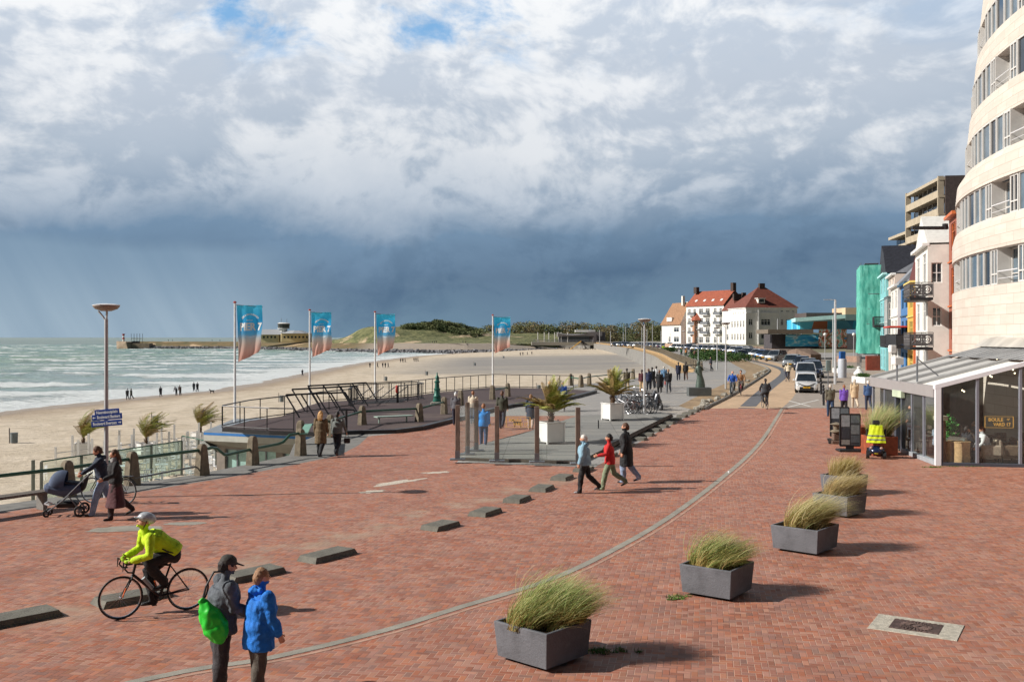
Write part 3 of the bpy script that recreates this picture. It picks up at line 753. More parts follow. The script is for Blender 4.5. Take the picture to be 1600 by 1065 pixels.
# --- curved apartment building on the corner
CX, CY, CR = 52.1, 39.2, 31.8
ab = thing("apartment_building", "curved cream stone apartment building with ribbon windows behind the glass pavilion", "building", (CX, CY, 0))
def arc(t, r, z): return (r * cos(t), r * sin(t), z)
T0, T1, NS = radians(118), radians(208), 90
def rad(z): return CR - (0 if z < 9.3 else .12 * min(1, (z - 9.3) / .3)) - max(0, z - 11.0) * .10 - (0 if z < 12.3 else .25)
m, n, b = newmat("cream_travertine"); tcn = n.add('ShaderNodeTexCoord'); x, y, z = n.sep(tcn.outputs['Object'])
th = n.m('MULTIPLY', n.m('ARCTAN2', y, x), 32)
bt = n.add('ShaderNodeTexBrick'); n.put(bt.inputs['Vector'], n.comb(th, z, 0)); bt.inputs['Scale'].default_value = 1
bt.inputs['Brick Width'].default_value = 1.25; bt.inputs['Row Height'].default_value = .42; bt.inputs['Mortar Size'].default_value = .008; bt.inputs['Mortar Smooth'].default_value = .4
bt.inputs['Color1'].default_value = (*lin(208, 200, 190), 1); bt.inputs['Color2'].default_value = (*lin(196, 188, 178), 1); bt.inputs['Mortar'].default_value = (*lin(150, 130, 112), 1)
c = n.mix(n.rng(n.noise(n.comb(n.m('MULTIPLY', th, .5), n.m('MULTIPLY', z, 3), 0), 1.2, 6, .65), .4, .72, 0, .4), bt.outputs[0], lin(184, 172, 158))
n.put(b.inputs['Base Color'], c); b.inputs['Roughness'].default_value = .75; bumpn(n, b, n.m('MULTIPLY', bt.outputs['Fac'], -1), .4, .01)
M_TRAV = m
bands = [(0, 6.73), (8.27, 9.62), (11.2, 12.55), (14.15, 15.5), (17.1, 18.45), (20.0, 24.0)]
for z0, z1 in bands:
    mb = MB(); rows = []
    zz = [z0 + (z1 - z0) * i / 3 for i in range(4)]
    prof = [(rad(z0) - .45, z0)] + [(rad(z), z) for z in zz] + [(rad(z1) - .45, z1)]
    for r_, z in prof: rows.append([arc(T0 + (T1 - T0) * i / NS, r_, z) for i in range(NS + 1)])
    mb.rings(rows, False, False); mb.build("stone_band", M_TRAV, ab, smooth=40)
wins = [(6.73, 8.27), (9.62, 11.2), (12.55, 14.15), (15.5, 17.1), (18.45, 20.0)]
M_WFR = mat("window_frame_offwhite", lin(206, 204, 200), .4, var=.05)
M_CURT = mat("room_interior", lin(150, 150, 146), .8, var=.3, vs=1)
mb = MB()
for z0, z1 in wins:
    mb.rings([[arc(T0 + (T1 - T0) * i / NS, rad(z0) - 1.6, z) for i in range(NS + 1)] for z in (z0 - .4, z1 + .4)], False, False)
    mb.rings([[arc(T0 + (T1 - T0) * i / NS, r_, z0 - .001) for i in range(NS + 1)] for r_ in (rad(z0) - .4, rad(z0) - 1.7)], False, False)
mb.build("room_back_wall", M_CURT, ab)
rnd = random.Random(5)
M_BLIND = mat("pale_curtain", lin(206, 200, 190), .9, var=.1, vs=5)
for fl, (z0, z1) in enumerate(wins):
    t = radians(126); k = 0
    pat = [1.0, .8, 1.0, 1.9, .7, .9, .9, 1.3, .9, .9, .8, 1.9, .8, 1.0, 1.2]
    while t < radians(203):
        wd = pat[(k + fl) % len(pat)] if fl % 2 else pat[k % len(pat)]; k += 1; dt = wd / CR; r_ = rad(z0) - .12
        big_ = wd > 1.5; op = wd == .8
        if big_: r_ -= .55
        p, q = V(arc(t + .001, r_, 0)), V(arc(t + dt - .001, r_, 0)); u = (q - p); L = u.length; u.normalize(); nr = (-u.y * -1, u.x * -1, 0)
        if V(nr).dot(p) < 0: nr = (-nr[0], -nr[1], 0)
        if k % 1 == 0:
            wdw = window(ab, p, u, nr, (0, z0, L, z1 - (.0)), M_WFR, M_GLASSG if (k * 7 + fl) % 5 else M_GLASSD, dep=0, mull=1 if big_ or op else 0, tr=.30 if (big_ or op) else 0, fw=.075 if op else .055)
            if big_:
                rb = MB(); e1, e2 = V(arc(t, rad(z0) - .1, z0 + .55)), V(arc(t + dt, rad(z0) - .1, z0 + .55)); rb.tube([e1, e2], .025, 6)
                e1.z -= .3; e2.z -= .3; rb.tube([e1, e2], .012, 5)
                rb.build("balcony_rail", M_WHITEM, ab)
                for tt in (t, t + dt):
                    rv = MB(); rv.quad(arc(tt, rad(z0) - .1, z0), arc(tt, r_, z0), arc(tt, r_, z1), arc(tt, rad(z0) - .1, z1))
                    rv.build("window_reveal", M_WFR, ab)
            elif rnd.random() < .3:
                cb = MB(); c1, c2 = p + V((-nr[0], -nr[1], 0)) * .12, p + V((-nr[0], -nr[1], 0)) * .12 + u * L * rnd.uniform(.25, .6)
                cb.quad((c1.x, c1.y, z0), (c2.x, c2.y, z0), (c2.x, c2.y, z1), (c1.x, c1.y, z1)); cb.build("curtain", M_BLIND, wdw)
        t += dt
mb = MB(); mb.rings([[arc(T0 + (T1 - T0) * i / NS, rad(22) - .3, 24) for i in range(NS + 1)], [(0, 0, 24)] * (NS + 1)], False, False); mb.build("roof", M_CONCD, ab)

# --- the row of coloured houses
U = V((.3, 1, 0)).normalized(); NR = V((-U.y, U.x, 0))          # along the row, out towards the sea
def row_pt(y, out=0, z=0): return V((9.9 + .3 * y, y, z)) + NR * out
M_ROOFG = mat("grey_roof", lin(128, 132, 140), .7, var=.15)
M_ROOFB = mat("black_roof_tiles", lin(44, 46, 54), .6, var=.3, vs=3)
def town_house(label, y0, y1, out, top, col, roof, floors, bay=None, balc=(), deep=10, trim=M_WHITE, cols=2, canopy=None, roofm=None, rh=2.2, sidewin=()):
    base = row_pt(y0, out); base.z = gz(y0)
    root = thing("town_house", label, "house", base, atan2(U.y, U.x), "coloured houses on the boulevard"); wd = (y1 - y0) / U.y - .02
    wm = mat("plaster_" + "_".join(str(int(c * 255)) for c in col), col, .8, var=.08, vs=1.2, dirt=.18) if isinstance(col, tuple) else col
    H = top - base.z
    # local frame: x along the row (away), y outwards
    o = V((0, 0, 0)); u = V((1, 0, 0)); nn = (0, 1, 0); fh = H / floors; holes = []
    for f in range(floors):
        for c in range(cols):
            cw = wd / cols; a = c * cw + cw * .25; z = f * fh + fh * (.06 if f == 0 else .25); holes.append((a, z, a + cw * .5, f * fh + fh * .85))
    mb = MB(); wallface(mb, o, u, wd, 0, H, holes, nn)
    sh = list(sidewin)
    wallface(mb, (0, 0, 0), (0, -1, 0), deep, 0, H, sh, (-1, 0, 0))
    mb.quad((wd, 0, 0), (wd, -deep, 0), (wd, -deep, H), (wd, 0, H)); mb.quad((0, -deep, 0), (wd, -deep, 0), (wd, -deep, H), (0, -deep, H)); mb.quad((0, 0, H), (wd, 0, H), (wd, -deep, H), (0, -deep, H))
    mb.build("wall", wm, root)
    for h in holes: window(root, o, u, nn, h, trim, M_GLASSD, dep=.1, mull=1, tr=.7)
    for h in sh: window(root, (0, 0, 0), (0, -1, 0), (-1, 0, 0), h, trim, M_GLASSD, dep=.1, mull=1, tr=.5)
    cm = MB(); cm.box((wd / 2, .12, H + .02), (wd + .05, .5, .22)); cm.build("cornice", trim, root)
    for f in range(1, floors): cm = MB(); cm.box((wd / 2, .04, f * fh), (wd, .14, .12)); cm.build("string_course", trim, root)
    rm = roofm or M_ROOFG
    rb = MB()
    if roof == 'slope': rb.side([(-.1, H + .13), (-3.2, H + rh), (-deep + 3, H + rh), (-deep, H + .13)], 0.02, wd - .02)
    elif roof == 'gable': rb.add([(0, .02, H + .13), (wd, .02, H + .13), (wd / 2, .02, H + rh), (0, -deep, H + .13), (wd, -deep, H + .13), (wd / 2, -deep, H + rh)], [(0, 1, 2), (3, 5, 4), (0, 2, 5, 3), (1, 4, 5, 2), (0, 3, 4, 1)])
    elif roof == 'mansard': rb.side([(-.05, H + .13), (-.7, H + rh), (-deep + .7, H + rh), (-deep, H + .13)], 0.02, wd - .02)
    elif roof == 'flat': rb.box((wd / 2, -deep / 2, H + .2), (wd - .3, deep - .3, .3))
    if rb.v: rb.build("roof", rm, root)
    if bay:
        b0, b1, bd, z0, z1, bm_ = bay; q = MB(); hs = [(.12, z0 + .25, b1 - b0 - .12, z1 - .25)]
        wallface(q, (b0, bd, 0), (1, 0, 0), b1 - b0, z0, z1, hs, nn, .08)
        sd = [(.12, z + .3, bd - .12, z + fh * .8) for z in [z0 + i * fh for i in range(int((z1 - z0) / fh + .01))]]
        wallface(q, (b0, bd, 0), (0, -1, 0), bd, z0, z1, sd, (-1, 0, 0), .06)
        q.quad((b1, 0, z0), (b1, bd, z0), (b1, bd, z1), (b1, 0, z1)); q.box(((b0 + b1) / 2, bd / 2, z1 + .06), (b1 - b0 + .15, bd + .1, .12)); q.box(((b0 + b1) / 2, bd / 2, z0 - .05), (b1 - b0, bd, .1))
        by = q.build("bay", bm_ or wm, root)
        for h in sd: window(by, (b0, bd, 0), (0, -1, 0), (-1, 0, 0), h, trim, M_GLASSG, dep=.05, mull=1, tr=.6, name="bay_window")
        window(by, (b0, bd, 0), (1, 0, 0), nn, hs[0], trim, M_GLASSG, dep=.05, mull=2, tr=.5, name="bay_window")
    for (b0, b1, bd, z, st) in balc:
        q = MB(); q.box(((b0 + b1) / 2, bd / 2 + .01, z - .1), (b1 - b0, bd, .2), 0, .03)
        bl = q.build("balcony", mat("black_ironwork", lin(36, 36, 40), .5, .3, var=.2), root)
        q = MB(); top_ = z + 1.05
        for (p0, p1) in (((b0, 0), (b0, bd)), ((b0, bd), (b1, bd)), ((b1, bd), (b1, 0))):
            L = hypot(p1[0] - p0[0], p1[1] - p0[1]); nb = max(2, int(L / (.11 if st == 'bars' else .62)))
            q.tube([(p0[0], p0[1], top_), (p1[0], p1[1], top_)], .03, 5)
            q.tube([(p0[0], p0[1], z + .12), (p1[0], p1[1], z + .12)], .02, 4)
            for i in range(nb + 1):
                x_, y_ = p0[0] + (p1[0] - p0[0]) * i / nb, p0[1] + (p1[1] - p0[1]) * i / nb
                q.tube([(x_, y_, z), (x_, y_, top_)], .012 if st == 'bars' else .02, 4)
                if st == 'ornate' and i < nb:
                    d = V((p1[0] - p0[0], p1[1] - p0[1], 0)); d.normalize(); cc = V((x_, y_, z + .56)) + d * L / nb / 2; hw = L / nb / 2 - .03
                    # pierced iron panel: plate cut by a quatrefoil of round holes
                    for k_ in range(16):
                        a0, a1 = 2 * pi * k_ / 16, 2 * pi * (k_ + 1) / 16
                        def sqp(a, s_): 
                            m_ = max(abs(cos(a)), abs(sin(a))); return cc + d * (cos(a) / m_ * hw * s_) + V((0, 0, sin(a) / m_ * .40 * s_))
                        def rp(a, s_): return cc + d * (cos(a) * hw * s_) + V((0, 0, sin(a) * .36 * s_))
                        q.quad(sqp(a0, 1), sqp(a1, 1), rp(a1, .72), rp(a0, .72))
                        q.quad(rp(a0, .52), rp(a1, .52), rp(a1, .34), rp(a0, .34))
                    for k_ in range(4):
                        a = pi / 4 + k_ * pi / 2; q.tube([rp(a, .3), rp(a, .95)], .03, 4)
                    q.ball(cc, .05, 6, 4)
            if st == 'glass': q.quad((p0[0], p0[1], z + .15), (p1[0], p1[1], z + .15), (p1[0], p1[1], top_ - .06), (p0[0], p0[1], top_ - .06))
        q.build("railing", mat("grey_iron_panels", lin(86, 84, 86), .5, .3, var=.15) if st == 'ornate' else M_DARKM, bl)
    if canopy:
        z, d_, cc = canopy; q = MB(); q.box((wd / 2, d_ / 2, z), (wd, d_, .14)); q.build("canopy", cc, root)
    return root
RED_ = mat("red_awning", lin(190, 52, 40), .6, var=.1)
C_W = lin(222, 220, 214)
town_house("brick red house with tall orange framed windows squeezed beside the curved cream building", 69.3, 73.6, -.3, 13.2, lin(150, 88, 70), 'flat', 4, cols=1, trim=mat("orange_trim", lin(196, 104, 54), .5, var=.1))
town_house("tall white gabled house with two pierced iron balconies", 73.7, 82.4, 1.15, 11.4, C_W, 'gable', 3, cols=2, rh=2.6, roofm=mat("white_gable", lin(214, 214, 210), .7, var=.08),
           balc=((-3.6, 1.2, 1.55, 3.45, 'ornate'), (-3.6, 1.2, 1.55, 7.0, 'ornate')), sidewin=((.25, 8.2, 1.0, 9.7), (.3, 5.0, .95, 6.4)))
q = town_house("white house with orange side pillar between the iron balconies and the yellow house", 82.5, 87.6, .3, 11.2, lin(212, 214, 218), 'flat', 4, cols=1)
ob = MB(); ob.box((-.3, .75, 4.2), (.4, .55, 7.4), 0, .02); ob.build("orange_pillar", mat("orange_plaster", lin(186, 96, 50), .7, var=.12), q)
town_house("yellow house under a dark red mansard roof", 87.7, 94.1, .7, 9.4, lin(208, 168, 80), 'mansard', 3, cols=1, rh=2.8, roofm=mat("dark_red_tiles", lin(96, 44, 40), .7, var=.2, vs=6), trim=mat("yellow_trim", lin(222, 196, 110), .6))
town_house("bright blue house behind the red canopy and dark glass balcony", 94.2, 102.2, .6, 9.7, lin(70, 118, 170), 'slope', 3, cols=2, rh=3.2, balc=((-5.5, 8.0, 1.5, 3.3, 'glass'),), canopy=(5.1, 1.7, RED_), trim=mat("deep_blue_trim", lin(40, 84, 112), .5))
town_house("white plastered house with grey slate roof beyond the blue house", 102.3, 110.9, .9, 9.9, lin(218, 216, 210), 'slope', 3, cols=2, rh=3.4, balc=((0, 8, 1.2, 3.2, 'bars'),))
town_house("cream house with grey glazed bay stacked over two floors", 111.0, 119.7, .5, 11.6, lin(206, 190, 178), 'slope', 4, cols=2, rh=2, bay=(1, 6, .7, 3.0, 8.6, mat("grey_bay_timber", lin(104, 116, 120), .6)))
town_house("turquoise house with a small round-topped panel", 119.8, 129.6, .8, 12.2, lin(122, 184, 190), 'gable', 4, cols=2, rh=3.6, roofm=M_ROOFB, trim=mat("pale_turquoise", lin(176, 226, 226), .6), balc=((0, 4, 1.3, 5.5, 'bars'),))
town_house("dark green house half hidden by scaffold netting", 129.7, 142, .2, 12.8, lin(70, 92, 72), 'gable', 4, cols=2, rh=4.2, roofm=M_ROOFB, balc=((-1.5, 6, 1.4, 5.6, 'bars'),))
# black tiled cross roof seen above the row
# dark lamp arm over the gable
b_ = thing("roof_arm", "black horizontal arm sticking out from the red house over the roofs", "arm", row_pt(71, 0.1, 12.3))
q = MB(); q.box((-1.3, 0, 0), (2.6, .3, .22), 0, .04); q.cyl((-.2, 0, -.1), .2, .4, 10); q.build("beam", M_DARKM, b_)

# --- scaffold wrapped in green netting
sc0 = row_pt(131, .3); sf = thing("scaffold", "scaffold tower wrapped in billowing turquoise green netting", "scaffold", (sc0.x, sc0.y, gz(131)), atan2(U.y, U.x))
m, n, b = newmat("turquoise_netting"); tcn = n.add('ShaderNodeTexCoord'); n_ = n.noise(n.mapping(tcn.outputs['Object'], (2, 2, .5)), 1.2, 6, .6)
n.put(b.inputs['Base Color'], n.mix(n.rng(n_, .35, .65), lin(64, 160, 144), lin(116, 202, 184))); b.inputs['Roughness'].default_value = .6; b.inputs['Alpha'].default_value = .92
M_NET = m
q = MB(); H = 13.6; LX, DY = 11, 2.9; rows = []
for i in range(40):
    z = 1.9 + (H - 1.9) * i / 39; r = []
    for (p0, p1, k_) in (((0, 0), (0, DY), 16), ((0, DY), (LX, DY), 24), ((LX, DY), (LX, 0), 12)):
        for j in range(k_):
            t = j / k_; x_, y_ = p0[0] + (p1[0] - p0[0]) * t, p0[1] + (p1[1] - p0[1]) * t
            w_ = .09 * noise.noise((x_ * .9 + 3, y_ * .9, z * .35)) + .05 * noise.noise((x_ * 2.2, y_ * 2.2, z * 1.2))
            pinch = .05 * abs(sin(z * pi / 2.0)) + (.25 * max(0, 3.2 - z) * noise.noise((x_, y_, 3)))
            nx, ny = (-1, 0) if p0[0] == p1[0] == 0 else ((0, 1) if p0[1] == p1[1] else (1, 0)); r.append((x_ + nx * (w_ + pinch), y_ + ny * (w_ + pinch), z))
    rows.append(r)
q.rings(rows, False, False); q.build("netting", M_NET, sf, smooth=True)
q = MB()
for x_ in (0, LX / 3, 2 * LX / 3, LX):
    for y_ in (.4, DY - .1): q.tube([(x_ + .08, y_, 0), (x_ + .08, y_, H + .3)], .05, 5)
for i in range(7): q.box((LX / 2, DY / 2, 1.8 + i * 2), (LX, DY * .6, .08))
q.build("scaffold_frame", M_GREY, sf)

# --- high flats behind the row
FD = V((2.4, 19, 0)).normalized(); p0 = at_depth(1475, 300, 158); fb = thing("apartment_block", "tall beige block of flats with long balconies and dark brown end wall", "building", (p0.x, p0.y, 0), atan2(FD.y, FD.x))
M_BEIGE = mat("beige_concrete_panels", lin(172, 160, 140), .85, var=.1, vs=1, dirt=.15); M_DKB = mat("dark_brown_brick", lin(78, 68, 66), .9, var=.2, vs=3)
wd = 19.2; L2 = 12; top = 30.1; fl = 2.85
q = MB(); q.box((wd / 2, -6, top / 2), (wd, 10.6, top - .3)); q.box((-.2, -6.4, top / 2), (.4, 12.6, top)); q.build("core", M_DKB, fb)
for k_ in range(0, 10):
    z = top - .4 - k_ * fl
    q = MB(); q.box((wd / 2, .05, z), (wd + .4, 1.6, .5 if k_ == 0 else .001 + .3)); q.build("slab", M_BEIGE, fb)
    if k_: q = MB(); q.box((wd / 2, .85, z + .45), (wd, .12, 1.15)); q.build("balcony_front", M_BEIGE, fb)
    if k_ < 9:
        q = MB()
        for i in range(7): q.box((wd * (i + .5) / 7, -.64, z - 1.3), (wd / 7 - .25, .08, 1.9))
        w_ = q.build("window", M_GLASSD, fb)
        q = MB()
        for i in range(8): q.box((wd * i / 7, -.58, z - 1.4), (.14, .14, 2.3))
        q.build("frame", M_WFR, w_)
q = MB(); q.box((.05, .5, top / 2), (.35, .9, top)); q.box((wd - .05, .5, top / 2), (.35, .9, top)); q.build("fin", M_BEIGE, fb)
q = MB(); q.box((2, -9, top + .9), (1.6, 2, 1.8)); q.build("roof_vent", M_DARKM, fb)
q = MB(); q.box((-.5, -9.5, top - 3), (.1, 1.4, 1.6)); q.build("end_window", M_GLASSG, fb)
t2 = 23.2
q = MB(); q.box((wd + L2 / 2 + .3, -6, t2 / 2), (L2, 10.6, t2)); q.build("lower_wing", M_DKB, fb)
for k_ in range(2):
    z = t2 - k_ * fl; q = MB(); q.box((wd + L2 / 2 + .4, .05, z), (L2 + .4, 1.6, .5 if not k_ else .3)); q.build("slab", M_BEIGE, fb)
    q = MB(); q.box((wd + L2 / 2 + .4, .85, z + .45 - fl), (L2, .12, 1.15)); q.build("balcony_front", M_BEIGE, fb)
    q = MB()
    for i in range(4): q.box((wd + .5 + L2 * (i + .5) / 4, -.62, z - 1.3), (L2 / 4 - .3, .08, 1.9))
    q.build("window", M_GLASSD, fb)

# --- white villas and the houses beyond
M_RTILE = mat("red_roof_tiles", lin(110, 60, 48), .75, var=.18, vs=1.2, bump=.6, bs=8); M_OTILE = mat("orange_roof_tiles", lin(148, 78, 56), .75, var=.15, vs=1.2); M_BTILE = mat("brown_roof_tiles", lin(146, 110, 82), .8, var=.15, vs=1.2)
M_VILLA = mat("white_villa_plaster", lin(226, 224, 218), .8, var=.06, vs=.6, dirt=.1); M_CHIM = mat("dark_chimney_brick", lin(70, 58, 54), .9, var=.2)
def house(name, label, cat, loc, rz, wd, deep, H, holesF, holesS, wm=None, trim=M_WHITE):
    """front face along local x at y=0 looking to -y, side face along y at x=0 looking to -x"""
    root = thing(name, label, cat, loc, rz); mb = MB()
    wallface(mb, (0, 0, 0), (1, 0, 0), wd, 0, H, holesF, (0, -1, 0), .2); wallface(mb, (0, 0, 0), (0, 1, 0), deep, 0, H, holesS, (-1, 0, 0), .2)
    mb.quad((wd, 0, 0), (wd, deep, 0), (wd, deep, H), (wd, 0, H)); mb.quad((0, deep, 0), (wd, deep, 0), (wd, deep, H), (0, deep, H))
    mb.build("wall", wm or M_VILLA, root)
    for h in holesF: window(root, (0, 0, 0), (1, 0, 0), (0, -1, 0), h, trim, M_GLASSD, mull=2 if h[2] - h[0] > 2 else 1, tr=.7, fw=.12)
    for h in holesS: window(root, (0, 0, 0), (0, 1, 0), (-1, 0, 0), h, trim, M_GLASSD, mull=1, tr=.7, fw=.12)
    return root
# big hipped villa: its lit side looks to the sea
vz = CAMZ - 11.5 * 296 / F; vp = at_depth(1165.5, 500, 296); vx = 85 * 296 / F
hF = []
for (a, b_) in ((1170, 1176.5), (1190.5, 1206), (1223, 1227.5), (1232, 1237), (1241.5, 1246)):
    for zt, zb in ((498, 508), (519, 529)): hF.append(((a - 1165.5) * .1903, (HY - zb) * .1903 + CAMZ - vz, (b_ - 1165.5) * .1903, (HY - zt) * .1903 + CAMZ - vz))
for (a, b_) in ((1190.5, 1193), (1196, 1198.5), (1201.5, 1204), (1223, 1227.5), (1232, 1238.5), (1242, 1246)): hF.append(((a - 1165.5) * .1903, (HY - 487) * .1903 + CAMZ - vz, (b_ - 1165.5) * .1903, (HY - 484) * .1903 + CAMZ - vz))
VH = (HY - 480) * .1903 + CAMZ - vz
hS = [(1.2 + i * 2.3, z, 2.4 + i * 2.3, z + 2.0) for i in range(5) for z in (1.3, 5.2)] + [(1.6 + i * 2, 9.2, 2.3 + i * 2, 9.9) for i in range(5)]
vl = house("villa", "large white hipped villa with red tiled roof and dormer", "house", (vp.x, vp.y, vz), radians(9), vx, 14, VH, hF, hS)
mb = MB(); e = .35; a, b_, c_, d_ = (-e, -e, VH), (vx + e, -e, VH), (vx + e, 14 + e, VH), (-e, 14 + e, VH); r1, r2 = (6.6, 7, VH + 6.3), (9.2, 7, VH + 6.3)
mb.add([a, b_, c_, d_, r1, r2], [(0, 1, 5, 4), (1, 2, 5), (2, 3, 4, 5), (3, 0, 4), (0, 3, 2, 1)]); rf = mb.build("roof", M_RTILE, vl)
mb = MB(); mb.box((7.9, 7, VH + 6.7), (1.7, 1.2, 1.7)); mb.build("chimney", M_CHIM, rf)
mb = MB(); mb.box((5.2, 1.9, VH + 2.0), (2.0, 2.4, 1.3)); mb.box((5.2, 1.9, VH + 2.75), (2.6, 3, .18)); dm = mb.build("dormer", M_VILLA, rf)
mb = MB(); mb.box((5.2, .68, VH + 2.05), (1.5, .06, .9)); mb.build("pane", M_GLASSD, dm)
for c3, d3 in (((vx / 2, -.1, VH - .12), (vx + .5, .35, .25)), ((-.1, 7, VH - .12), (.35, 14.2, .25)), ((5.2, -.14, VH - 1.6), (10.4, .3, .25))): mb = MB(); mb.box(c3, d3); mb.build("cornice", M_WHITE, vl)
mb = MB(); mb.box((3.9, -.3, 5.2), (.55, .6, 10.4)); mb.build("corner_pilaster", M_WHITE, vl)
mb = MB(); mb.box((10.6, -.13, VH / 2), (.4, .3, VH)); mb.build("corner_pilaster", M_WHITE, vl)
# lower linked wing and four storey house
wz = CAMZ - 12 * 318 / F; wp = at_depth(1150, 500, 318); s_ = 318 / F
hF = [((a) * s_, z, (a + w_) * s_, z + hh) for a, w_, z, hh in ((3, 6, 8.2, 1.8), (2, 5, 5, 2), (3, 6, 1.5, 2), (11, 5, 5, 2), (11, 5, 1.5, 2))]
wg = house("linked_house", "narrow white house with stepped balconies joining the villa to the four-storey house", "house", (wp.x, wp.y, wz), radians(9), 24 * s_, 12, 11.2, hF, [(1.5, 1.5, 3.5, 3.5), (1.5, 5, 3.5, 7), (5.5, 1.5, 8, 3.5), (5.5, 5, 8, 7)])
mb = MB(); W_ = 24 * s_; mb.add([(-.3, -.3, 11.2), (W_ + .3, -.3, 11.2), (W_ + .3, 12.3, 11.2), (-.3, 12.3, 11.2), (1.4, 6, 15.8), (W_, 6, 15.8)], [(0, 1, 5, 4), (1, 2, 5), (2, 3, 4, 5), (3, 0, 4), (0, 3, 2, 1)]); rf = mb.build("roof", M_RTILE, wg)
mb = MB(); mb.box((2.2, 4.6, 15.6), (2.6, 1.2, 2)); mb.box((4.7, 5.2, 16.2), (1.2, 1.2, 1.6)); mb.build("chimney", M_CHIM, rf)
mb = MB(); mb.box((.9, -.7, 7.9), (3, 1.4, .2)); mb.box((.9, -.7, 4.4), (3, 1.4, .2)); mb.box((.9, -1.35, 8.4), (3, .06, .9)); mb.build("balcony", M_VILLA, wg)
fz = CAMZ - 13 * 335 / F; fp = at_depth(1131, 500, 335); s_ = 335 / F
hS = []; hF = []
for f in range(4):
    for (a, w_) in ((.8, 1.2), (3.4, 1.2), (6.6, 1.9), (9.8, 1.9), (13.2, 1.2), (15.8, 1.2)): hS.append((a, .9 + f * 3.25, a + w_, 3.0 + f * 3.25))
fh_ = house("terraced_house", "four storey white house with orange roof and rows of iron balconies", "house", (fp.x, fp.y, fz), radians(34), 11.5, 18, 13.6, hF, hS, None)
mb = MB(); Hh = 13.6; rg = Hh + 5.4
mb.add([(-.4, -.0, Hh), (-.4, 18.2, Hh), (5.2, 18.2, rg), (5.2, 0, rg), (11.8, 0, Hh), (11.8, 18.2, Hh)], [(0, 3, 2, 1), (3, 4, 5, 2)]); rf = mb.build("roof", M_OTILE, fh_)
mb = MB(); mb.add([(-.3, -.06, Hh - .02), (11.7, -.06, Hh - .02), (5.2, -.06, rg - .1), (-.3, .12, Hh - .02), (11.7, .12, Hh - .02), (5.2, .12, rg - .1)], [(0, 1, 2), (3, 5, 4), (0, 2, 5, 3), (1, 4, 5, 2)]); mb.box((5.8, -.03, Hh / 2 + 1), (11.4, .08, Hh - 2.2)); mb.build("gable", mat("brown_gable_brick", lin(92, 62, 54), .9, var=.2), fh_)
mb = MB(); mb.box((5.4, .8, rg + .8), (1.5, 1.2, 3.2)); mb.box((4.0, 17, rg + .4), (1.4, 1.4, 2.2)); mb.build("chimney", M_CHIM, rf)
for f in range(1, 4):
    for a in (1.6, 7.5, 13.8):
        mb = MB(); z = .7 + f * 3.25; mb.box((-.55, a + .9, z), (1.1, 3.2, .14))
        bl = mb.build("balcony", M_WHITE, fh_)
        mb = MB(); mb.box((-1.08, a + .9, z + .55), (.04, 3.2, .9)); mb.box((-.55, a - .68, z + .55), (1.06, .04, .9)); mb.build("railing", M_GREY, bl)
mb = MB()
for a in (2, 6, 10, 14): mb.add([(1.2, a, Hh + 1.6), (1.2, a + 1, Hh + 1.6), (1.9, a + 1, Hh + 2.3), (1.9, a, Hh + 2.3)], [(0, 1, 2, 3)])
for i, v in enumerate(mb.v): mb.v[i] = (v[0] - .06, v[1], v[2] + .06)
mb.build("skylight", M_WHITE, rf)
bz = CAMZ - 12 * 352 / F; bp = at_depth(1064, 500, 352); s_ = 352 / F
hF = [(4, 6.2, 7.6, 8), (3.8, .8, 8.3, 3.4)]; hS = [(1.5, 4.6, 5.2, 6.4), (1.5, 1, 5.2, 3), (7.5, 1, 9, 3)]
bh = house("dormer_house", "white house under a steep brown tiled roof at the end of the row", "house", (bp.x, bp.y, bz), radians(20), 11.5, 14, 8.2, hF, hS, None)
mb = MB(); Hh = 7.2; mb.add([(-.6, -.3, Hh), (-.6, 14.3, Hh), (3.6, 12.5, Hh + 8), (3.6, .2, Hh + 8), (11.8, -.3, Hh + 1), (11.8, 14.3, Hh + 1), (3.6, -.3, Hh + .0)], [(0, 3, 2, 1), (3, 4, 5, 2)]); rf = mb.build("roof", M_BTILE, bh)
mb = MB(); mb.add([(0, 0, 8.1), (11.4, 0, 8.1), (3.6, .25, Hh + 7.8)], [(0, 1, 2)]); mb.build("gable", M_VILLA, bh)
mb = MB(); mb.box((2.6, -.04, 11), (1.0, .06, 1.2)); mb.box((4.6, -.04, 10.5), (2.6, .06, 1.5)); mb.build("gable_window", M_GLASSD, bh)
mb = MB(); mb.box((2.6, 3, Hh + 8.6), (.9, .9, 3.4)); mb.box((7.5, 8, Hh + 7), (.9, .9, 3)); mb.build("chimney", M_VILLA, rf)
mb = MB(); mb.box((.6, 8, Hh + 2), (1.8, 3.6, 1.4)); mb.build("dormer", M_VILLA, rf)
rz_ = CAMZ - 12 * 345 / F; rp = at_depth(1085, 500, 345)
rh_ = house("brick_house", "small brick house with red turret roof between two white houses", "house", (rp.x, rp.y, rz_), radians(10), 4.2, 8, 8.6, [(.6, 1, 1.6, 2.8), (2.4, 1, 3.4, 2.8), (.6, 5, 1.6, 6.8), (2.4, 5, 3.4, 6.8)], [(2, 1, 4, 3), (2, 5, 4, 7)], mat("tan_brick", lin(160, 120, 96), .9, var=.2, vs=2))
mb = MB(); mb.cyl((1.6, 1, 8.6), 2.6, 3.6, 8, .1); mb.build("turret_roof", M_OTILE, rh_)
mb = MB(); mb.box((2.3, 5, 9.1), (4.6, 6, .9)); mb.build("roof", M_OTILE, rh_)

